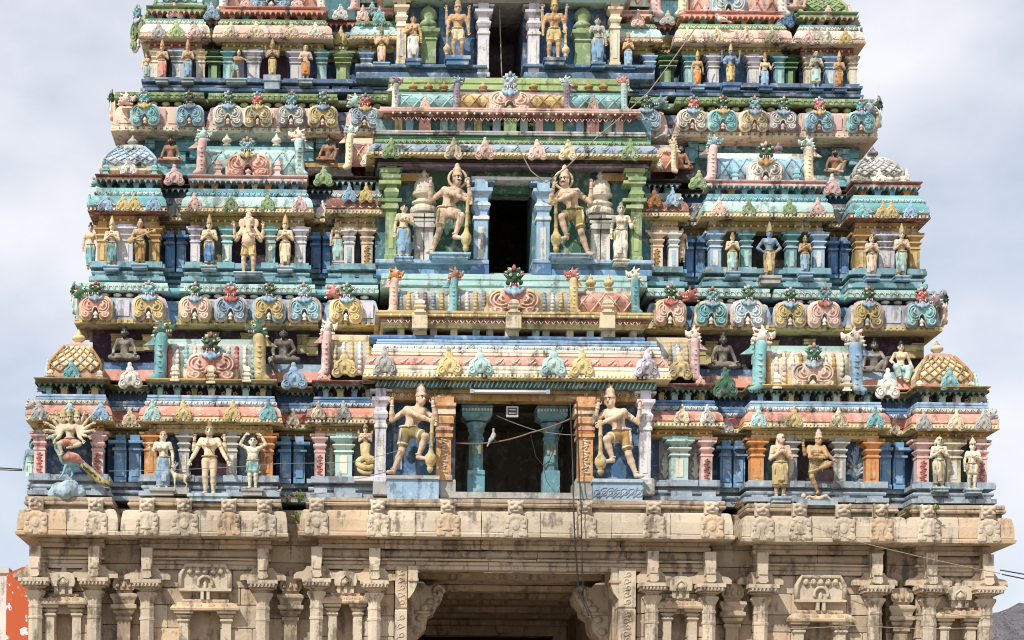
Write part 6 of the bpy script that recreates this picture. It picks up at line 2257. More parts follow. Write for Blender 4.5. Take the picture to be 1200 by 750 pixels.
for cx, yt in ((146, 666), (341, 667), (858, 675), (1056, 680)):
    pot_pilaster(cx, yt, .12)

def niche(cx, yt, wid, big, Y):
    """miniature shrine carved on the wall: dome or wagon roof over an eave, two little pillars and a dark recess"""
    k = M(Y)
    x, z = P(cx, yt, Y)
    w = wid * k / 2
    mb = MB()
    if big:
        pts = [(-w * .8, -33 * k), (-w * .8, -14 * k), (-w * .74, -6 * k), (-w * .6, -1 * k), (-w * .4, 0), (w * .4, 0), (w * .6, -1 * k), (w * .74, -6 * k), (w * .8, -14 * k), (w * .8, -33 * k)]
        mb.prism([(x + a, z + b) for a, b in pts][::1], Y - .05, Y + .3, 0, .004)
        o = sown(mb, 'niche_shrine', 'stone1')
        m2 = MB()
        m2.tube([(x - w * .78, Y - .07, z - 29 * k), (x - w * .78, Y - .07, z - 13 * k), (x - w * .62, Y - .07, z - 2 * k), (x + w * .62, Y - .07, z - 2 * k), (x + w * .78, Y - .07, z - 13 * k), (x + w * .78, Y - .07, z - 29 * k)], .05, 6)
        for i in range(5):
            m2.lathe([(.045, 0), (.07, .05), (.05, .1), (.01, .17)], 7, x + (i - 2) * w * .24, Y - .06, z - 12.5 * k)
        m2.box(x - w * .83, x + w * .83, Y - .11, Y + .2, z - 32 * k, z - 29 * k, 0, .005)
        m2.ring((x, Y - .1, z - 23 * k), 8 * k, .032, 'y', 14, 6, 0, 1, -.5, math.pi + .5)
        m2.lathe([(3 * k, 0), (2 * k, 4 * k), (3 * k, 8 * k), (1 * k, 11 * k)], 8, x, Y - .05, z - 31 * k)
        for e in (-1, 1):
            m2.box(x + e * 3.5 * k - .03, x + e * 3.5 * k + .03, Y - .1, Y, z - 42 * k, z - 32 * k)
        m2.build('roof_carving', 'stone1', o)
        ez = z - 43 * k
        hw = w * 1.0
        ph, gap = 18, .50
    else:
        o = None
        q = w * .60
        mb.prism([(x + a * q, z + b * k) for a, b in ((-.92, -27), (.92, -27), (1.0, -23), (1.0, -19), (.92, -14.5), (.72, -11.5), (.45, -10.2), (-.45, -10.2), (-.72, -11.5), (-.92, -14.5), (-1.0, -19), (-1.0, -23))], Y - .14, Y + .3, 0, .006)
        mb.box(x - q * .72, x + q * .72, Y - .06, Y + .3, z - 36 * k, z - 26.8 * k, 0, .004)
        for e in (-.6, 0, .6):
            mb.box(x + e * q - .035, x + e * q + .035, Y - .10, Y + .2, z - 35.5 * k, z - 27.2 * k, 0, .004)
        mb.lathe([(.10 * w, -10.4 * k), (.22 * w, -8 * k), (.13 * w, -6 * k), (.2 * w, -4 * k), (.12 * w, -2 * k), (.02 * w, 0)], 8, x, Y + .02, z, 0, 0, True, .8, .004)
        o = sown(mb, 'niche_shrine', 'stone1')
        m2 = MB()
        m2.tube([(x - .22 * w, Y - .14, z - 26 * k), (x - .26 * w, Y - .145, z - 20 * k), (x, Y - .145, z - 15 * k), (x + .26 * w, Y - .145, z - 20 * k), (x + .22 * w, Y - .14, z - 26 * k)], .025, 5)
        m2.lathe([(.05, 0), (.08, .05), (.04, .1), (.01, .15)], 7, x, Y - .13, z - 26 * k)
        m2.build('roof_carving', 'stone1', o)
        ez = z - 36 * k
        hw = w
        ph, gap = 17, .42
    m3 = MB()
    m3.sweep(x - hw * .85, x + hw * .85, Y - .02, Y + .3, [(-.1, ez - 12 * k), (.14, ez - 12 * k), (.15, ez - 9.5 * k), (.10, ez - 5 * k), (.0, ez - 2 * k), (-.1, ez - 2 * k)], 0, .006)
    m3.sweep(x - hw * .7, x + hw * .7, Y, Y + .3, prof('flat', ez - 2 * k, ez + 1.5 * k, .03, -.1), 0, .004)
    for e in (-.62, -.2, .2, .62):
        m3.prism([(x + hw * e - .055, ez - 7.5 * k), (x + hw * e + .055, ez - 7.5 * k), (x + hw * e + .06, ez - 5 * k), (x + hw * e, ez - 2.2 * k), (x + hw * e - .06, ez - 5 * k)], Y - .15, Y, 0, .006)
    m3.build('eave', 'stone3', o)
    z2 = ez - 12 * k
    for e in (-1, 1):
        m4 = MB()
        q = 5.0 * k if not big else 5.5 * k
        m4.sq([(q, -3.2), (q, -14 * k), (q * 1.4, -12 * k), (q * 1.4, -10.5 * k), (q * .9, -9 * k), (q * 1.4, -7.5 * k), (q * 1.7, -5.5 * k), (q * 1.1, -4.5 * k), (q * 2.0, -3 * k), (q * 2.1, -.2 * k)], x + e * hw * .68, Y + .06, z2, 0, .004)
        m4.build('pillar', 'stone1', o)
    return o

for cx, yt, w, big in NICHES:
    niche(cx, yt, w, big, SY + .42 - (.2 if cx in (405, 797) else 0))

# the passage: jambs, corbels, stepped ceiling beams, dark doorway at the far end
Yc = SY - .22 + .30
for a, b, s_ in ((463, 477, -1), (725, 745, 1)):
    x0, x1 = P(a, 700, Yc)[0], P(b, 700, Yc)[0]
    zt_ = PZ(664, Yc, 600)
    mb = MB()
    z = zt_ - .005
    r2 = random.Random(int(a))
    while z > -.2:
        hh = .75 + .5 * r2.random()
        o = sput(place(RES['block'], 'jamb_stone', 'stone%d' % r2.choice((1, 3, 0)), S, ((x0 + x1) / 2, Yc + .3, z - hh / 2), (x1 - x0, .6, hh - .012)))
        if z > 4.5:
            cx_ = (x0 + x1) / 2
            m2 = MB()
            for i in range(5):
                zz = hh * (i - 2) * .17
                m2.ring((cx_ + .02 * (-1) ** i, Yc - .005, z - hh / 2 + zz), .042, .011, 'y', 10, 4)
                m2.tube([(cx_ - .07, Yc, z - hh / 2 + zz - .06), (cx_ + .07, Yc - .01, z - hh / 2 + zz)], .010, 4)
            sown(m2, 'jamb_carving', 'stone1')
        z -= hh
def corbel(side):
    x0 = P(478 if side < 0 else 727, 690, Yc)[0]
    e = 1 if side < 0 else -1
    k = M(Yc + .5)
    zt_ = PZ(664, Yc, 600)
    q = lambda a, b: (x0 + e * a * k * .86, zt_ + b * k * .9)
    def pr(mb, pts, y0, y1):
        pp = [q(a, b) for a, b in pts]
        if e < 0:
            pp = pp[::-1]
        mb.prism(pp, y0, y1, 0, .005)
    mb = MB()
    pr(mb, [(0, -42), (3, -40), (8, -33), (12, -24), (13, -17), (13, 0), (0, 0)], Yc + .02, Yc + .9)
    o = sown(mb, 'corbel', 'stone1')
    m2 = MB()
    pr(m2, [(0, -19.5), (14.5, -19.5), (14.5, -16.5), (0, -16.5)], Yc - .015, Yc + .9)
    m2.build('corbel_band', 'stone3', o)
    mb = MB()
    pr(mb, [(0, -140), (14, -140), (14, -100), (18, -84), (28, -74), (30, -58), (40, -52), (42, -44), (50, -36), (52, -26), (48, -18), (42, -14), (30, -18), (24, -12), (10, -8), (0, -8)], Yc + 1.15, Yc + 2.1)
    o = sown(mb, 'corbel', 'stone0')
    m2 = MB()
    x, z = q(44, -26)
    pts = [(x + e * .13 * (1 - t) * math.cos(t * 8), Yc + 1.12, z + .17 * (1 - t) * math.sin(t * 8)) for t in [i / 18 for i in range(19)]]
    m2.tube(pts, .04, 6)
    for (a, b) in ((20, -60), (26, -46), (14, -76), (34, -38)):
        xx, zz = q(a, b)
        m2.ell((xx, Yc + 1.13, zz), (.10, .06, .07), 0, 8, 5)
    xx0, zz0 = q(2, -52); xx1, zz1 = q(36, -52)
    m2.tube([(xx0, Yc + 1.13, zz0), (xx1, Yc + 1.13, zz1)], .035, 5)
    m2.build('corbel_carving', 'stone0', o)
corbel(-1)
corbel(1)
xa, xb = P(474, 690, Yc)[0], P(730, 690, Yc)[0]
zs = PZ(664, Yc, 600)
for i in range(8):
    y0 = Yc + .62 + i * 1.02
    dz = [0, -.10, .06, -.04, .08, -.12, .02, -.22][i]
    mb = MB()
    mb.box(xa - .3, xb + .3, y0 + (.02 if i else .4), y0 + 1.0, zs + dz, zs + .8 + .01 * i, 0, .02)
    mb.box(xa - .3, xb + .3, y0 + .62, y0 + .99, zs + dz - .12, zs + dz - .002, 0, .02)
    sown(mb, 'ceiling_beam', 'stone2')
yend = Yc + 8.8
mb = MB()
mb.box(xa - .3, xb + .3, yend, yend + .5, zs - .55, zs + .5, 0, .01)
sown(mb, 'far_lintel', 'stone2')
x, z = P(590, 722, yend)[0], zs - .55
mb = MB()
mb.sq([(.14, 0), (.2, .1), (.2, .34), (.12, .42)], x, yend - .1, z + .05)
sown(mb, 'ceiling_boss', 'stone2')
for s_ in (-1, 1):
    mb = MB()
    if s_ < 0:
        mb.box(xa - .8, xa + .12, Yc + 2.2, yend + 2, -.2, zs + .3)
        mb.box(xa - .4, xa + .42, yend, yend + .6, -.2, zs - .3)
    else:
        mb.box(xb - .12, xb + .8, Yc + 2.2, yend + 2, -.2, zs + .3)
        mb.box(xb - .42, xb + .4, yend, yend + .6, -.2, zs - .3)
    sown(mb, 'passage_wall', 'stone2')
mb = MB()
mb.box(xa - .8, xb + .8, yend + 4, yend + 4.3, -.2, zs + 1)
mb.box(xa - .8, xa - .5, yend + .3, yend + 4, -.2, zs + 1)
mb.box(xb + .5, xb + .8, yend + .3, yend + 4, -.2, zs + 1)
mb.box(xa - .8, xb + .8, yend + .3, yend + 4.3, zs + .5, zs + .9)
sown(mb, 'far_chamber', plain('near_black_stone', (.03, .026, .022), .95))  # the whole chamber has one even near-black stone colour
# body of the gateway, either side of and above the passage
mb = MB()
xl, xr = P(46, 700, .6)[0], P(1152, 700, .6)[0]
mb.box(xl, xa - .75, .9, 10, -.3, zs + 1.1)
mb.box(xb + .75, xr, .9, 10, -.3, zs + 1.1)
mb.box(xa - .76, xb + .76, .8, 10, zs + .85, zs + 1.09)
sown(mb, 'core_wall', 'stone2')
# solid core of the painted tiers behind everything that shows
for (a, b, y0, lo, hi, hole, Yd) in ((62, 1138, 1.06, 583, 466, (500, 715), 3.9), (112, 1080, 1.85, 470, 372, (500, 715), 3.9), (130, 1062, 2.56, 400, 226, (545, 655), 4.6), (166, 1004, 3.35, 230, 140, (545, 655), 4.6),
                                     (186, 990, 3.96, 160, 22, (545, 650), 5.6), (220, 955, 4.7, 30, -120, (545, 650), 5.6)):
    zlo, zhi = PZ(lo, y0, 250), PZ(hi, y0, 250)
    x0, x1 = P(a, 400, y0)[0], P(b, 400, y0)[0]
    h0, h1 = P(hole[0], 400, y0)[0], P(hole[1], 400, y0)[0]
    for (q0, q1, ya, za, zc) in ((x0, h0, y0, zlo, zhi), (h1, x1, y0, zlo, zhi), (h0 - .01, h1 + .01, Yd, zlo, zhi - .01)):
        mb = MB()
        mb.box(q0, q1, ya, 9 - y0 * .01, za, zc)
        own(mb, 'core_wall', 'umber')

# ------------------------------------------------------------------ statues
st = statue
F1, F2, F3 = -.16, 1.34, 2.74
# lowest painted tier
st('three-faced statue with a fan of many arms, riding the peacock', 82, 536, 478, -.22, 'rider', 'skin', 'short', 'coral', 'pot', 'gold', heads=3)
st('small green side figure peeking round the far left edge of the lowest tier', 37, 574, 513, .42, 'down', 'teal', 'dhoti', 'seafoam', 'bun', 'umber', W=.9)
st('cream woman statue in a pale blue skirt, left of the small dog statue', 191, 573, 505, F1, 'woman', 'paleskin', 'skirt', 'blueskirt', 'scarf', 'tan', female=True, ped=(30, 9, 'grey'))
st('tall nude cream statue with spread lowered arms, right of the small dog statue', 245, 580, 494, F1 - .1, 'bhairava', 'skin', None, 'skin', 'bun', 'ochre', jewel='ochre', belt=True, ped=(50, 9, 'paleblue'))
st('pot-bellied dwarf statue in pale blue shorts holding a slab above its head', 296, 573, 512, F1, 'dwarf', 'paleskin', 'short', 'aqua', 'hair', 'umber', fat=.03, hr=1.25, ped=(26, 9, 'grey'))
st('praying statue with a coiled yellow serpent tail instead of legs', 428, 543, 495, -.12, 'serpent', 'skin', None, 'gold', 'cone', 'ochre', nolegs=True, jewel='ochre')
t1, s1 = st('four-armed guardian leaning on a mace, left niche of the lowest doorway', 484, 556, 448, -.36, 'guard', 'peachskin', 'short', 'olive', 'pot', 'peachskin', jewel='peach', weapon='gold')
t2, s2 = st('four-armed guardian leaning on a mace, right niche of the lowest doorway', 722, 560, 450, -.36, 'guard', 'peachskin', 'short', 'ochre', 'pot', 'peachskin', flip=True, jewel='peach', weapon='gold')
st('veiled woman statue in an ochre wrap with folded hands beside an orange pillar', 914, 583, 508, F1, 'pray_side', 'peachskin', 'wrap', 'gold', 'scarf', 'paleskin', female=True, ped=(24, 7, 'paleblue'))
st('dancing golden-brown statue with one knee raised, trampling a small figure', 957, 580, 502, F1 - .1, 'dance', 'tan', 'short', 'olive', 'pot', 'peachskin')
st('plain cream statue with folded hands beside the cream pillar, right corner of lowest tier', 1100, 572, 513, F1, 'pray', 'paleskin', 'dhoti', 'cream', 'hair', 'cream', jewel='peach', ped=(20, 5, 'paleblue'))
st('bare-chested cream statue with one arm lowered, farthest right in the lowest tier', 1139, 574, 512, F1, 'woman2', 'paleskin', 'short', 'ivory', 'cone', 'skin', ped=(20, 5, 'paleblue'))
# sages of the lower row
st('dark grey bearded sage sitting cross-legged by the left corner dome', 146, 425, 381, .82, 'sage', 'ashen', 'short', 'ashen', 'bun', 'black', 'beard', jewels=False)
st('dark grey sage with one leg dangling over the bench', 332, 428, 381, .82, 'sage_leg', 'darkskin', 'short', 'ashen', 'bun', 'black', 'beard', jewels=False)
st('dark grey sage sitting right of centre above a dark green gable ornament', 847, 435, 389, .82, 'sage', 'darkskin', 'short', 'ashen', 'bun', 'black', 'beard', jewels=False)
st('dark seated man beside the woman in pale blue, near the right corner dome', 1024, 440, 396, .84, 'sage_knee', 'darkskin', 'short', 'ashen', 'bun', 'black', 'beard', jewels=False)
st('seated woman in a pale teal skirt next to the right corner dome', 1055, 438, 399, .80, 'lady_sit', 'skin', 'skirt', 'seafoam', 'bun', 'black', female=True)
# middle tier
st('side figure with blue legs at the far left edge of the middle tier', 106, 316, 260, F2 + .5, 'down', 'peachskin', 'dhoti', 'teal', 'bun', 'umber', W=.9)
st('praying statue in a teal dhoti beside the golden lute player', 131, 313, 252, F2, 'pray', 'skin', 'dhoti', 'teal', 'tall', 'gold', ped=(20, 5, 'lightblue'))
st('golden lute player statue in the left corner of the middle tier', 164, 311, 256, F2, 'lute', 'tan', 'dhoti', 'ochre', 'bun', 'peachskin', ped=(20, 5, 'lightblue'))
st('praying statue in a blue dhoti, left of the elephant-headed statue', 245, 313, 250, F2, 'pray', 'skin', 'dhoti', 'blue', 'tall', 'gold', ped=(20, 5, 'paleblue'))
st('elephant-headed four-armed statue in the dark niche of the middle tier', 291, 321, 247, F2 - .08, 'ganesha', 'peachskin', 'short', 'gold', 'pot', 'peachskin', elephant=True, fat=.045, ped=(34, 4, 'paleblue'))
st('praying statue in a cream dhoti, right of the elephant-headed statue', 334, 314, 250, F2, 'pray', 'skin', 'dhoti', 'cream', 'tall', 'gold', ped=(20, 5, 'paleblue'))
st('small woman statue in a pale green skirt beside a white pillar', 396, 308, 254, F2 + .3, 'woman2', 'peachskin', 'skirt', 'seafoam', 'bun', 'coral', female=True, ped=(14, 4, 'white'))
st('woman statue in a blue skirt beside the left white turret', 473, 303, 235, 1.05, 'woman2', 'skin', 'skirt', 'blueskirt', 'bun', 'umber', female=True, ped=(22, 5, 'lightblue'))
st('moustached four-armed guardian with raised foot, left of the middle doorway', 527, 299, 191, 1.0, 'guard', 'peachskin', 'short', 'peachskin', 'pot', 'peachskin', 'moustache', halo=1, W=.92, jewel='gold', weapon='gold', ped=(48, 6, 'lightblue'))
st('moustached four-armed guardian with olive loincloth, right of the middle doorway', 668, 300, 193, 1.0, 'guard', 'peachskin', 'short', 'olive', 'pot', 'peachskin', 'moustache', flip=True, halo=1, W=.92, jewel='gold', weapon='gold', ped=(50, 5, 'paleblue'))
st('all cream woman statue beside the right white turret', 727, 306, 237, 1.05, 'woman', 'paleskin', 'skirt', 'ivory', 'bun', 'cream', female=True, flip=True, ped=(20, 5, 'ivory'))
st('half hidden small cream figure beside the blue pilaster right of the middle doorway', 799, 308, 264, F2 + .35, 'down', 'peachskin', 'dhoti', 'peach', 'bun', 'umber', W=.8)
st('cream woman statue in a green skirt left of the blue-skinned statue with hands on hips', 858, 320, 272, F2, 'pray', 'skin', 'skirt', 'seafoam', 'bun', 'ochre', female=True, ped=(18, 5, 'lightblue'))
st('blue-skinned statue with hands on hips and a golden dhoti', 901, 325, 259, F2 - .06, 'hips', 'bluesk', 'dhoti', 'gold', 'tall', 'gold', ped=(26, 9, 'grey'))
st('statue in a pale blue dhoti right of the blue-skinned statue with hands on hips', 943, 321, 275, F2, 'pray', 'tan', 'dhoti', 'lightblue', 'bun', 'gold', ped=(18, 5, 'lightblue'))
st('pale pink uncrowned praying statue in the right corner of the middle tier', 1021, 324, 274, F2, 'pray', 'peachskin', 'dhoti', 'peach', 'bun', 'ochre', ped=(18, 5, 'lightblue'))
st('crowned statue in a pale teal dhoti, farthest right in the middle tier', 1056, 325, 261, F2, 'pray', 'skin', 'dhoti', 'seafoam', 'tall', 'gold', ped=(20, 5, 'lightblue'))
# sages of the upper row
st('brown sage sitting by the bluish corner dome at the left of the upper row', 200, 193, 158, 2.26, 'sage', 'brown', 'short', 'coral', 'bun', 'black', 'beard', jewels=False)
st('brown sage with a raised knee beside the red lattice vault', 385, 192, 158, 2.26, 'sage_knee', 'brown', 'short', 'brown', 'bun', 'black', 'beard', jewels=False)
st('shaded brown sage above the green gable ornament, right of the upper doorway', 797, 202, 168, 2.3, 'sage', 'brown', 'short', 'brown', 'bun', 'black', 'beard', jewels=False)
st('brown sage with a raised knee beside the pale right corner dome', 978, 206, 172, 2.26, 'sage_knee', 'brown', 'short', 'skin', 'bun', 'black', 'beard', jewels=False)
# top tier in view
st('small side figure in a seafoam wrap at the left edge of the top tier', 172, 97, 60, F3 + .5, 'down', 'peachskin', 'wrap', 'seafoam', 'bun', 'coral', W=.9)
st('statue in an orange dhoti in the left corner of the top tier', 190, 94, 45, F3, 'pray', 'tan', 'dhoti', 'coral', 'tall', 'tan', ped=(16, 5, 'bluegrey'))
st('statue in a light blue dhoti in the left corner of the top tier', 220, 94, 45, F3, 'pray', 'tan', 'dhoti', 'blueskirt', 'tall', 'tan', ped=(16, 5, 'bluegrey'))
st('statue in teal shorts striding to the right in the top tier', 277, 95, 58, F3, 'archer', 'tan', 'short', 'aqua', 'bun', 'cream', ped=(26, 4, 'paleblue'))
st('four-armed statue in a yellow dhoti on a tall blue-grey pedestal', 319, 91, 44, F3 - .05, 'four', 'tan', 'dhoti', 'yellow', 'tall', 'gold', ped=(20, 16, 'bluegrey'))
st('bald peach-coloured statue in an orange robe', 358, 95, 53, F3, 'drum', 'peachskin', 'wrap', 'orange', 'scarf', 'peachskin', jewels=False, ped=(18, 5, 'paleblue'))
st('orange four-armed statue between the blue and cream pillars, left of the top doorway', 447, 76, 29, F3 - .1, 'four', 'tan', 'dhoti', 'salmon', 'tall', 'gold', ped=(20, 4, 'lightblue'))
st('lady statue in a grey-white skirt beside the left green turret', 484, 72, 15, F3 - .25, 'woman2', 'tan', 'skirt', 'white', 'bun', 'umber', female=True, flip=True, ped=(19, 7, 'blue'))
st('golden guardian with raised hands standing left of the top doorway', 536, 69, -2, F3 - .3, 'guard_stand', 'tan', 'short', 'cream', 'pot', 'gold', ped=(30, 10, 'blue'))
st('golden guardian with raised hands standing right of the top doorway', 649, 71, -4, F3 - .3, 'guard_stand', 'tan', 'short', 'gold', 'pot', 'gold', flip=True, ped=(26, 8, 'navy'))
st('lady statue in a light blue skirt beside the right green turret', 700, 76, 17, F3 - .25, 'woman', 'greyskin', 'skirt', 'blueskirt', 'bun', 'umber', female=True, ped=(17, 6, 'blue'))
st('small statue in a pale blue skirt beside the blue pillar', 736, 80, 36, F3 - .1, 'pray', 'tan', 'skirt', 'lightblue', 'tall', 'ochre', female=True, ped=(16, 4, 'blue'))
st('golden orange statue with lowered arms, left of the blue four-armed statue', 817, 102, 58, F3, 'down', 'tan', 'dhoti', 'orange', 'tall', 'gold', ped=(16, 5, 'lightblue'))
st('blue-skinned four-armed statue in a yellow dhoti in the right half of the top tier', 856, 100, 50, F3 - .05, 'four_wide', 'bluesk', 'dhoti', 'yellow', 'tall', 'gold', ped=(22, 9, 'blue'))
st('statue in a pale blue skirt, right of the blue four-armed statue', 896, 103, 60, F3, 'woman', 'skin', 'skirt', 'lightblue', 'tall', 'ochre', female=True, flip=True, ped=(17, 5, 'blue'))
st('grey statue with folded arms in a pale wrap, right corner of the top tier', 956, 105, 61, F3, 'pray', 'greyskin', 'wrap', 'seafoam', 'hair', 'grey', ped=(16, 4, 'blue'))
st('crowned statue in an orange dhoti, right corner of the top tier', 983, 105, 59, F3, 'pray', 'tan', 'dhoti', 'orange', 'tall', 'gold', ped=(16, 4, 'blue'))
st('pink seated figure beside the green corner roof at the upper right', 933, 14, -22, 3.1, 'sage_knee', 'peachskin', 'short', 'salmon', 'bun', 'rose', jewels=False)

# coiled tail of the serpent statue, dog, dwarf underfoot
def world_child(mb, name, col, parent):
    o = mb.build(name, col, parent)
    o.location = -Vector(parent.location)
    return o

serp = [o for o in SC.objects if o.get('label', '').startswith('praying statue with a coiled')][0]
x, z = P(428, 543, -.12)
k = M(-.12)
mb = MB()
pts, rs = [], []
for i in range(34):
    t = i / 33
    a = -math.pi / 2 + t * 2.6 * 2 * math.pi
    r = (9 - 2 * t) * k * (1 if t > .08 else t / .08)
    pts.append((x + r * math.cos(a), -.12 + .05 * math.sin(a) - .10 + .02 * t, z + 4 * k - 16 * k * t + 2 * k * math.sin(a) * 2.2))
    rs.append((4.6 - 3.2 * t) * k)
mb.tube([(x, -.12, z + 22 * k), (x, -.15, z + 10 * k)] + pts[2:], [6.5 * k, 5.5 * k] + rs[2:], 8)
world_child(mb, 'tail', 'gold', serp)
mb = MB()
mb.box(x - 13 * k, x + 13 * k, -.3, .3, z - 22 * k, z - 17 * k, 0, .004)
world_child(mb, 'pedestal', 'white', serp)
for g in [o for o in SC.objects if o.get('label', '').startswith('moustached')]:
    hd = [c for c in g.children if c.name.startswith('body')][0]
    sgn = -1 if hd.scale.x < 0 else 1
    sc = hd.scale.z
    mb = MB()
    mb.ring((sgn * .085 * sc, .02, .915 * sc), .105 * sc, .017 * sc, 'y', 20, 6)
    mb.build('halo', 'peachskin', g)

for o in SC.objects:
    if o.get('label', '').startswith('golden lute player'):
        sc = o.children[0].scale.z
        mb = MB()
        mb.tube([(-.20 * sc, -.19 * sc, .50 * sc), (.02 * sc, -.20 * sc, .60 * sc), (.36 * sc, -.17 * sc, .76 * sc)], [.022 * sc, .02 * sc, .014 * sc], 7)
        mb.ell((-.20 * sc, -.19 * sc, .50 * sc), (.07 * sc, .05 * sc, .07 * sc), 0, 10, 6)
        mb.ell((.33 * sc, -.18 * sc, .72 * sc), (.045 * sc, .04 * sc, .045 * sc), 0, 8, 5)
        mb.build('lute', 'gold', o)

def quadruped(name, label, cx, yb, h, Y, col, facing=-1):
    x, z = P(cx, yb, Y)
    sc = h * M(Y)
    s = SDF()
    f = facing
    s.cone((-f * .30, 0, .58), .15, (f * .22, 0, .62), .17, .06)
    s.cone((f * .28, 0, .66), .11, (f * .46, 0, .90), .085, .05)
    s.ell((f * .50, 0, .93), (.12, .09, .10), .03)
    s.cone((f * .54, 0, .90), .06, (f * .70, 0, .85), .04, .03)
    for e in (-1, 1):
        s.cone((f * .45, e * .07, 1.0), .03, (f * .42, e * .09, 1.08), .012, .02)
        s.cone((f * .26, e * .09, .55), .08, (f * .28, e * .09, .28), .045, .03).cone((f * .28, e * .09, .28), .045, (f * .27, e * .09, .03), .032, .02)
        s.cone((f * .27, e * .09, .03), .035, (f * .33, e * .09, .025), .025, .02)
        s.cone((-f * .30, e * .09, .55), .10, (-f * .24, e * .09, .34), .06, .03).cone((-f * .24, e * .09, .34), .05, (-f * .38, e * .09, .20), .035, .02)
        s.cone((-f * .38, e * .09, .20), .035, (-f * .33, e * .09, .03), .03, .02).cone((-f * .33, e * .09, .03), .032, (-f * .27, e * .09, .025), .025, .02)
    s.chain([(-f * .42, 0, .64), (-f * .54, 0, .76), (-f * .52, 0, .92)], [.04, .03, .015], .03)
    t = thing(name, label, 'dog statue', (x, Y, z))
    place(s.into(MB(), .026).mesh('body'), 'body', col, t, (0, 0, 0), sc)
    mb = MB()
    for e in (-1, 1):
        mb.ell((f * .56, e * .07 - 0, .95), (.015, .015, .015), 0, 6, 4)
    mb.build('eyes', 'black', t, (0, 0, 0), None, sc)
    m2 = MB()
    m2.box(-.55, .5, -.25, .6, -.35, -.001, 0, .01)
    m2.build('pedestal', 'grey', t, (0, 0, 0), None, sc)

quadruped('dog_statue', 'small cream dog statue standing beside the leg of the tall bare statue', 211, 572, 22, -.2, 'cream', -1)

s = SDF()
s.cone((-.30, 0, .10), .085, (.05, 0, .11), .09, .05).ell((-.46, -.02, .19), (.085, .08, .095), .03)
s.cone((.05, -.05, .10), .075, (.30, -.10, .20), .05, .03).cone((.30, -.10, .20), .05, (.50, -.06, .04), .035, .02)
s.cone((.05, .05, .10), .075, (.32, .03, .10), .05, .03).cone((.32, .03, .10), .05, (.56, .0, .05), .035, .02)
s.cone((-.32, -.06, .16), .04, (-.42, -.18, .05), .03, .02).cone((-.42, -.18, .05), .03, (-.26, -.22, .04), .022, .02)
s.cone((-.26, -.06, .17), .04, (-.16, -.18, .12), .03, .02).cone((-.16, -.18, .12), .03, (-.06, -.2, .18), .02, .02)
x, z = P(957, 588, -.36)
t = thing('statue', 'small lying figure trampled under the dancing golden-brown statue', 'statue', (x, -.36, z))
place(s.into(MB(), .02).mesh('body'), 'body', 'skin', t, (0, 0, 0), 34 * M(-.36))
mb = MB()
mb.box(-.66, .66, -.3, .9, -.16, .0, 0, .01)
mb.build('pedestal', 'paleblue', t, (0, 0, 0), None, 34 * M(-.36))

# peacock under the rider, and its painted rock
x, z = P(82, 565, -.26)
k = M(-.26)
t = thing('peacock_statue', 'painted peacock statue with a long green tail carrying the many-armed rider', 'peacock statue', (x, -.26, z))
s = SDF()
s.cone((-.10, 0, .50), .13, (.26, 0, .42), .09, .06).cone((-.14, -.02, .52), .09, (-.30, -.05, .74), .05, .05).chain([(-.30, -.05, .74), (-.34, -.07, .90), (-.38, -.10, .98)], [.05, .04, .045], .03)
s.cone((-.40, -.12, .98), .03, (-.50, -.16, .96), .008, .02)
for e in (-1, 1):
    s.cone((-.02 + e * .05, e * .06, .40), .045, (-.05 + e * .1, e * .06 - .05, .16), .022, .02).cone((-.05 + e * .1, e * .06 - .05, .16), .022, (-.12 + e * .1, e * .06 - .1, .05), .018, .02)
u = 52 * k
place(s.into(MB(), .022).mesh('body'), 'body', 'aqua', t, (0, 0, 0), u)
mb = MB()
mb.tube([(-.16, -.10, .50), (0, -.15, .56), (.16, -.13, .52), (.34, -.10, .40)], [.05, .12, .10, .02], 8)
mb.build('wing', 'coral', t, (0, 0, 0), None, u)
mb = MB()
mb.tube([(.22, -.05, .45), (.42, -.10, .28), (.66, -.14, .05), (.86, -.16, -.06), (.98, -.16, -.10)], [.07, .085, .095, .08, .01], 8)
for i in range(5):
    mb.tube([(.30 + i * .12, -.20, .40 - i * .10), (.34 + i * .12, -.22, .30 - i * .09), (.44 + i * .12, -.20, .24 - i * .09)], [.012, .03, .008], 5, 1)
mb.build('tail', ['olive', 'bottle'], t, (0, 0, 0), None, u)
x, z = P(78, 583, -.30)
t = thing('rock_mound', 'rounded pale blue painted rock under the peacock statue', 'rock', (x, -.3, z))
mb = MB()
s = SDF()
for (a, b, c, r) in ((-.2, 0, .2, .22), (.1, -.05, .24, .25), (.35, 0, .14, .17), (-.38, 0, .1, .14), (0, -.12, .12, .2)):
    s.ell((a, b, c), (r * 1.1, r, r), .06)
s.into(mb, .04)
mb.v = [jit(p, .03) for p in mb.v]
place(mb.mesh('boulder'), 'boulder', 'paleblue', t, (0, 0, 0), 42 * k)

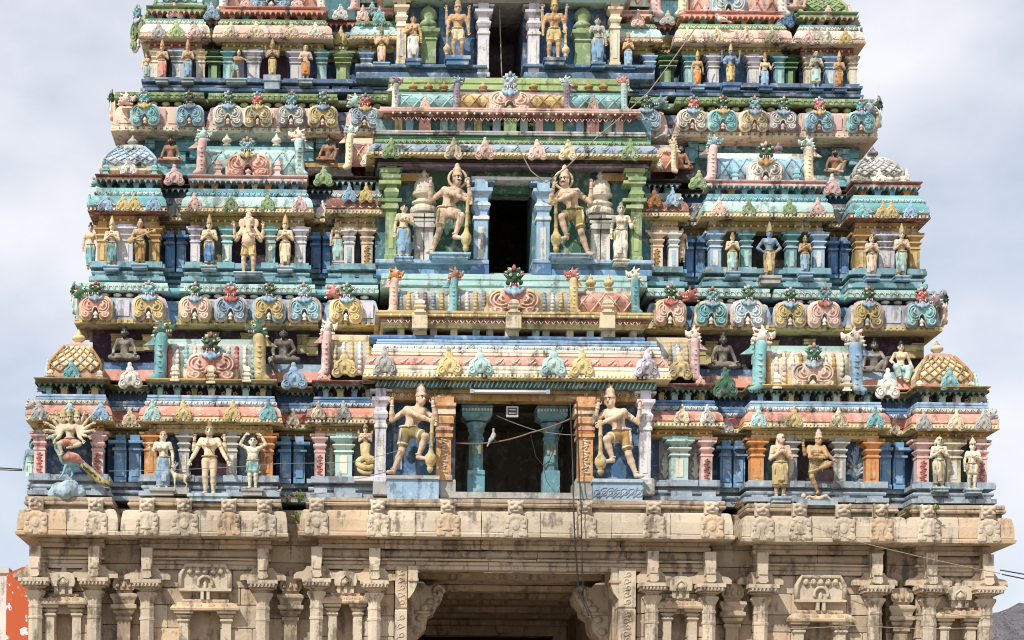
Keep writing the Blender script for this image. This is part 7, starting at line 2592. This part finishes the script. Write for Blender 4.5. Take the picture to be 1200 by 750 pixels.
# ------------------------------------------------------------------ birds, lamps, wires, weeds
def bird(label, cx, yb, h, Y, col, wing, f=1, upright=.0):
    x, z = P(cx, yb, Y)
    s = SDF()
    s.cone((-f * .30, 0, .38), .13, (f * .12, 0, .48 + upright * .4), .20, .08)
    s.cone((f * .15, 0, .55 + upright * .4), .12, (f * .30, 0, .78 + upright * .5), .07, .05)
    s.ell((f * .34, 0, .84 + upright * .5), (.11, .09, .10), .03)
    s.cone((f * .42, 0, .84 + upright * .5), .03, (f * .53, 0, .80 + upright * .5), .008, .01)
    s.cone((-f * .35, 0, .36), .10, (-f * .85, 0, .22 - upright * .3), .05, .04)
    t = thing('pigeon', label, 'pigeon', (x, Y, z))
    u = h * M(Y)
    place(s.into(MB(), .034).mesh('body'), 'body', col, t, (0, 0, 0), u)
    mb = MB()
    for e in (-1, 1):
        mb.tube([(f * .12, e * .16, .5 + upright * .3), (-f * .2, e * .19, .44), (-f * .62, e * .08, .30)], [.05, .13, .02], 7)
    mb.build('wing', wing, t, (0, 0, 0), None, u)
    mb = MB()
    for e in (-1, 1):
        mb.tube([(0, e * .07, .32), (f * .02, e * .07, .02)], [.03, .02], 5)
        mb.tube([(f * .02, e * .07, .02), (f * .12, e * .07, .01)], [.02, .01], 5)
    mb.build('leg', 'rose', t, (0, 0, 0), None, u)
    return t

bird('white and grey pigeon perched on the wire in the lowest doorway', 581, 519, 15, -.18, 'grey', 'bluegrey', 1, .3).rotation_euler = (0, -.55, .5)
bird('white pigeon resting on the pink eave at the upper right', 845, 29, 14, 2.66, 'white', 'ivory', -1)
bird('grey pigeon perched beside the cream lion post right of the upper doorway', 778, 165, 13, 1.5, 'grey', 'bluegrey', 1)
bird('dark pigeon on the ledge below the orange pillar, left of the blue pilaster', 326, 582, 12, -.1, 'grey', 'bluegrey', 1)
bird('grey pigeon on the cornice corner at the far right of the middle tier', 1098, 352, 13, 1.1, 'bluegrey', 'grey', 1)

white = plain('white_enamel', (.80, .80, .78), .35)
black = plain('black_rubber', (.025, .025, .025), .6)
alu = plain('aluminium', (.55, .55, .55), .4, .8)
x, z = P(600, 489, -.1)
t = thing('floodlight', 'small square white floodlight hanging in the top of the lowest doorway', 'floodlight', (x, -.1, z))
u = M(-.1)
mb = MB()
for (a, b, c, d_) in ((-7, 7, 0, 1.6), (-7, 7, 10.5, 12.2)):
    mb.box(a * u, b * u, -.06, .05, c * u, d_ * u)
for a in (-7, 5.4):
    mb.box(a * u, (a + 1.6) * u, -.06, .05, 1.6 * u, 10.5 * u)
mb.box(-5.4 * u, 5.4 * u, .01, .05, 1.6 * u, 10.5 * u)
mb.build('housing', plain('grey_enamel', (.5, .5, .5), .5), t)
mb = MB()
mb.box(-5.4 * u, 5.4 * u, -.01, .008, 1.6 * u, 10.5 * u)
mb.build('glass', plain('lamp_glass', (.12, .12, .13), .15), t)
mb = MB()
mb.tube([(-4 * u, -.07, 4 * u), (4 * u, -.07, 4 * u)], .012, 5)
mb.tube([(-4 * u, -.07, 8 * u), (4 * u, -.07, 8 * u)], .012, 5)
mb.build('bars', white, t)
mb = MB()
mb.tube([(0, 0, 12 * u), (0, .05, 22 * u)], .02, 6)
mb.build('bracket', black, t)
Y = -.42
x0, z0 = P(553, 458.5, Y)
x1, z1 = P(642, 459.5, Y)
t = thing('tube_lamp', 'long white fluorescent tube lamp fixed above the lowest doorway', 'tube lamp', (x0, Y, z0))
mb = MB()
mb.tube([(0, 0, 0), (x1 - x0, 0, z1 - z0)], .028, 8)
mb.build('tube', white, t)
mb = MB()
mb.box(0, x1 - x0, .03, .12, -.02, .045)
mb.build('batten', white, t)
for a in (0, x1 - x0):
    mb = MB()
    mb.box(a - .04, a + .04, -.035, .06, -.04, .04)
    mb.build('end_cap', alu, t)

def cable(label, pts, r, m, sag=0.0, name='cable', cat='cable', n=14):
    """pts: (px, py, Y)"""
    W = []
    for (px, py, Y) in pts:
        x, z = P(px, py, Y)
        W.append(Vector((x, Y, z)))
    out_ = []
    for a, b in zip(W, W[1:]):
        for i in range(n):
            t = i / n
            p = a.lerp(b, t)
            p.z -= sag * 4 * t * (1 - t) * (b - a).length
            out_.append(p)
    out_.append(W[-1])
    mb = MB()
    base = out_[0].copy()
    mb.tube([p - base for p in out_], r, 5)
    o = mb.build(name, m)
    o.location = base
    tag(o, label, cat)
    return o

grey_w = plain('grey_cable', (.22, .21, .20), .6)
cable('pair of dark cables hanging from the lowest doorway down over the cornice, left strand', [(668, 470, -.5), (671, 540, -.52), (672, 592, -.95), (674, 640, -.95), (678, 690, -.8), (690, 722, -.8)], .016, black, 0)
cable('dark cable hanging over the cornice beside its twin, right strand', [(676, 470, -.5), (679, 560, -.52), (681, 594, -.97), (682, 662, -.95), (684, 700, -.8), (694, 724, -.8)], .013, black, 0)
cable('tangled wire sagging across the lowest doorway', [(534, 519, -.12), (581, 518, -.14), (622, 507, -.12), (670, 490, -.2)], .016, plain('rusty_wire', (.20, .13, .10), .7), .03)
cable('thin wire crossing the lowest doorway below the floodlight', [(582, 487, -.1), (630, 505, -.1), (676, 510, -.2)], .009, grey_w, .02)
cable('dark wire loop hanging at the right of the lowest doorway', [(622, 510, -.05), (628, 535, -.05), (640, 550, -.05), (660, 500, -.05)], .008, black, 0)
cable('long pale rope running diagonally from the upper right roof to the middle doorway eave', [(818, 28, 2.3), (760, 108, 1.9), (700, 160, .7), (664, 196, .55)], .013, plain('hemp_rope', (.30, .26, .20), .9), .01, 'rope', 'rope')
cable('thin pale cord drooping over the middle doorway lintel', [(604, 165, .8), (622, 200, .8), (640, 214, .8), (664, 196, .55)], .013, plain('hemp_rope', (.30, .26, .20), .9), .02, 'rope', 'rope')
cable('straight yellowish cord hanging in the top doorway', [(585, 0, 2.9), (588, 91, 2.9)], .014, plain('yellow_cord', (.34, .29, .19), .8), 0)
cable('yellow cable sloping down across the right end of the stone cornice', [(928, 609, -.85), (1010, 636, -.9), (1090, 655, -.9), (1172, 672, -.9)], .008, plain('yellow_cord', (.34, .29, .19), .8), .004)
cable('faded horizontal cord tied along the right stone pilasters near the bottom', [(925, 737, -.72), (1000, 733, -.72), (1090, 737, -.72), (1160, 735, -.72)], .008, plain('yellow_cord', (.34, .29, .19), .8), .004)
cable('upper power line entering from the left edge towards the lowest tier', [(-60, 544, -.5), (26, 550, -.3)], .013, black, .004)
cable('lower power line entering from the left edge towards the lowest tier', [(-60, 547.5, -.5), (26, 551.5, -.3)], .011, black, .004)
cable('upper power line leaving towards the right edge above the rocky hill', [(1172, 668, -.3), (1260, 683, -.3)], .013, black, .002)
cable('lower power line leaving towards the right edge above the rocky hill', [(1174, 673, -.3), (1260, 690, -.3)], .013, black, .002)
cable('thin dark lightning cable crossing the front of the lowest tier statues', [(128, 552, -.6), (240, 549, -.65), (330, 543, -.6), (420, 541, -.5), (470, 527, -.5)], .006, grey_w, .006)

def weed(label, cx, yb, h, Y, n, seed, col='green', dry=False):
    x, z = P(cx, yb, Y)
    k = M(Y)
    rr = random.Random(seed)
    t = thing('weed', label, 'weed', (x, Y, z))
    leaf = plain('weed_leaf', (.16, .22, .04), .6) if not dry else plain('dry_twig', (.16, .11, .06), .8)
    m1, m2 = MB(), MB()
    for i in range(n):
        a = rr.uniform(-1.1, 1.1)
        l = h * k * rr.uniform(.5, 1)
        tip = Vector((math.sin(a) * l * .7, rr.uniform(-.12, .02), math.cos(a) * l))
        m1.tube([(0, 0, 0), tip * .5 + Vector((0, -.02, .02)), tip], [.008, .006, .003], 4)
        for q in range(5):
            p = tip * (.45 + .55 * q / 4)
            d = Vector((rr.uniform(-1, 1), rr.uniform(-.6, .3), rr.uniform(-.3, .8))).normalized() * k * rr.uniform(2.2, 4)
            w = d.cross(Vector((.2, 1, .1))).normalized() * d.length * .33
            m2.add([p, p + d * .5 + w, p + d, p + d * .5 - w], [(0, 1, 2, 3)])
    m1.build('stem', leaf, t)
    m2.build('leaves', leaf, t, kind='stuff')

weed('small yellow-green weed growing from the gap in the stone cornice left of the doorway', 351, 590, 16, -.25, 9, 1)
weed('trailing green weed hanging in the cornice gap under the yellow-green weed', 349, 612, 14, -.05, 6, 2)
weed('tiny bright green weed on a stone lion head', 1096, 600, 9, -.72, 5, 3)
weed('dry tuft of twigs in the cornice gap right of the doorway', 864, 598, 14, -.15, 8, 4, dry=True)
weed('dry tuft of twigs on the stone cornice near the right end', 1062, 604, 12, -.3, 8, 5, dry=True)
weed('dry tuft in the recess under the blue pilaster left of centre', 336, 590, 10, -.1, 7, 6, dry=True)

# ------------------------------------------------------------------ surroundings
g = MB()
n = 24
vs, fs = [], []
for i in range(n + 1):
    for j_ in range(n + 1):
        u, v = (i / n - .5) * 2, (j_ / n - .5) * 2
        vs.append((u * abs(u) * 1500, v * abs(v) * 1500 + 100, 0))
for i in range(n):
    for j_ in range(n):
        a = i * (n + 1) + j_
        fs.append((a, a + n + 1, a + n + 2, a + 1))
g.add(vs, fs)
o = g.build('ground', weathered('sandy_ground', (.30, .25, .19), .4, (.16, .13, .10), .3, (.36, .31, .25)))
o['kind'] = 'structure'

# painted pier of the neighbouring wall, its orange coat peeling to white
def peeling():
    m, t, b = _nodes('peeling_orange_paint')
    N, L = t.nodes.new, t.links.new
    geo = N('ShaderNodeNewGeometry')
    n1 = N('ShaderNodeTexNoise'); n1.inputs['Scale'].default_value = 2.6; n1.inputs['Detail'].default_value = 10; n1.inputs['Roughness'].default_value = .62
    L(geo.outputs['Position'], n1.inputs['Vector'])
    r = N('ShaderNodeValToRGB')
    r.color_ramp.elements[0].position, r.color_ramp.elements[1].position = .575, .59
    r.color_ramp.elements[0].color = (.50, .10, .03, 1)
    r.color_ramp.elements[1].color = (.68, .67, .70, 1)
    L(n1.outputs['Fac'], r.inputs[0])
    L(r.outputs[0], b.inputs['Base Color'])
    b.inputs['Roughness'].default_value = .8
    bp = N('ShaderNodeBump'); bp.inputs['Strength'].default_value = .5
    L(n1.outputs['Fac'], bp.inputs['Height']); L(bp.outputs[0], b.inputs['Normal'])
    return m
Y = 2.0
x0, z0 = P(7, 750, Y); x1, zt = P(70, 665, Y)
t = thing('painted_pier', 'orange pier with paint peeling to white beside the left end of the gateway', 'pier', (x0, Y, 0))
mb = MB()
w = x1 - x0
mb.prism([(0, 0), (w, 0), (w, zt + .12), (w * .3, zt), (.05, zt - .12), (0, zt - .2)], 0, 1.0, 0, .01)
mb.build('pier_body', peeling(), t)
xw0 = P(-70, 700, Y + .5)[0]
zw = P(0, 672, Y + .5)[1]
t = thing('whitewashed_wall', 'whitewashed wall at the left edge behind the orange pier', 'wall', (xw0, Y + .5, 0))
mb = MB()
mb.box(0, P(9, 700, Y + .5)[0] - xw0, 0, .4, 0, zw, 0, .01)
mb.build('wall_body', paint('white'), t)
mb = MB()
mb.box(-.03, P(10.5, 700, Y + .5)[0] - xw0, -.04, .44, zw + .003, zw + .12, 0, .01)
mb.build('coping', paint('white'), t)

# rocky hill at the right, far behind
hy = 150.0
xh, zh = P(1290, 700, hy)
s_ = []
mb = MB()
nx, nz_ = 60, 40
vs, fs = [], []
from mathutils import noise as mnoise
hx0, hz0 = P(1165, 703, hy)
for i in range(nx + 1):
    for j_ in range(nz_ + 1):
        u, v = i / nx, j_ / nz_
        x = hx0 - 70 + 130 * u
        y = hy - 45 + 120 * v
        d = math.hypot((x - (hx0 - 8)) / 60, (y - hy) / 55)
        hgt = max(0, 1 - d * d)
        z = 21.2 * hgt ** .6 + (mnoise.fractal(Vector((x * .11, y * .11, 3)), .9, 2.2, 6) * 2.6 + abs(mnoise.noise(Vector((x * .35, y * .2, 9)))) * -1.6) * min(1, hgt * 4) - .3
        if d >= 1:
            z = -.4
        vs.append((x, y, z))
for i in range(nx):
    for j_ in range(nz_):
        a = i * (nz_ + 1) + j_
        fs.append((a, a + nz_ + 1, a + nz_ + 2, a + 1))
mb.add(vs, fs, 0, False)
o = mb.build('rocky_hill', weathered('grey_rock', (.12, .112, .118), .8, (.035, .03, .03), .5, (.25, .24, .25), bump=1.0, fine=1.4))
tag(o, 'dark grey boulder hill rising behind the right end of the gateway', 'hill', kind='structure')

# carving too fine to pick apart piece by piece
for o in SC.objects:
    if o.type == 'MESH' and o.parent and o.name.split('.')[0] in ('jewellery', 'corbel_carving', 'roof_carving', 'jamb_carving', 'face_paint', 'scroll', 'scroll_relief', 'foliage_relief', 'carving', 'lattice', 'bead_column', 'collar', 'eyes', 'end_cap', 'leg', 'wing'):
        if not o.name.startswith(('leg', 'wing', 'end_cap')):
            o['kind'] = 'stuff'
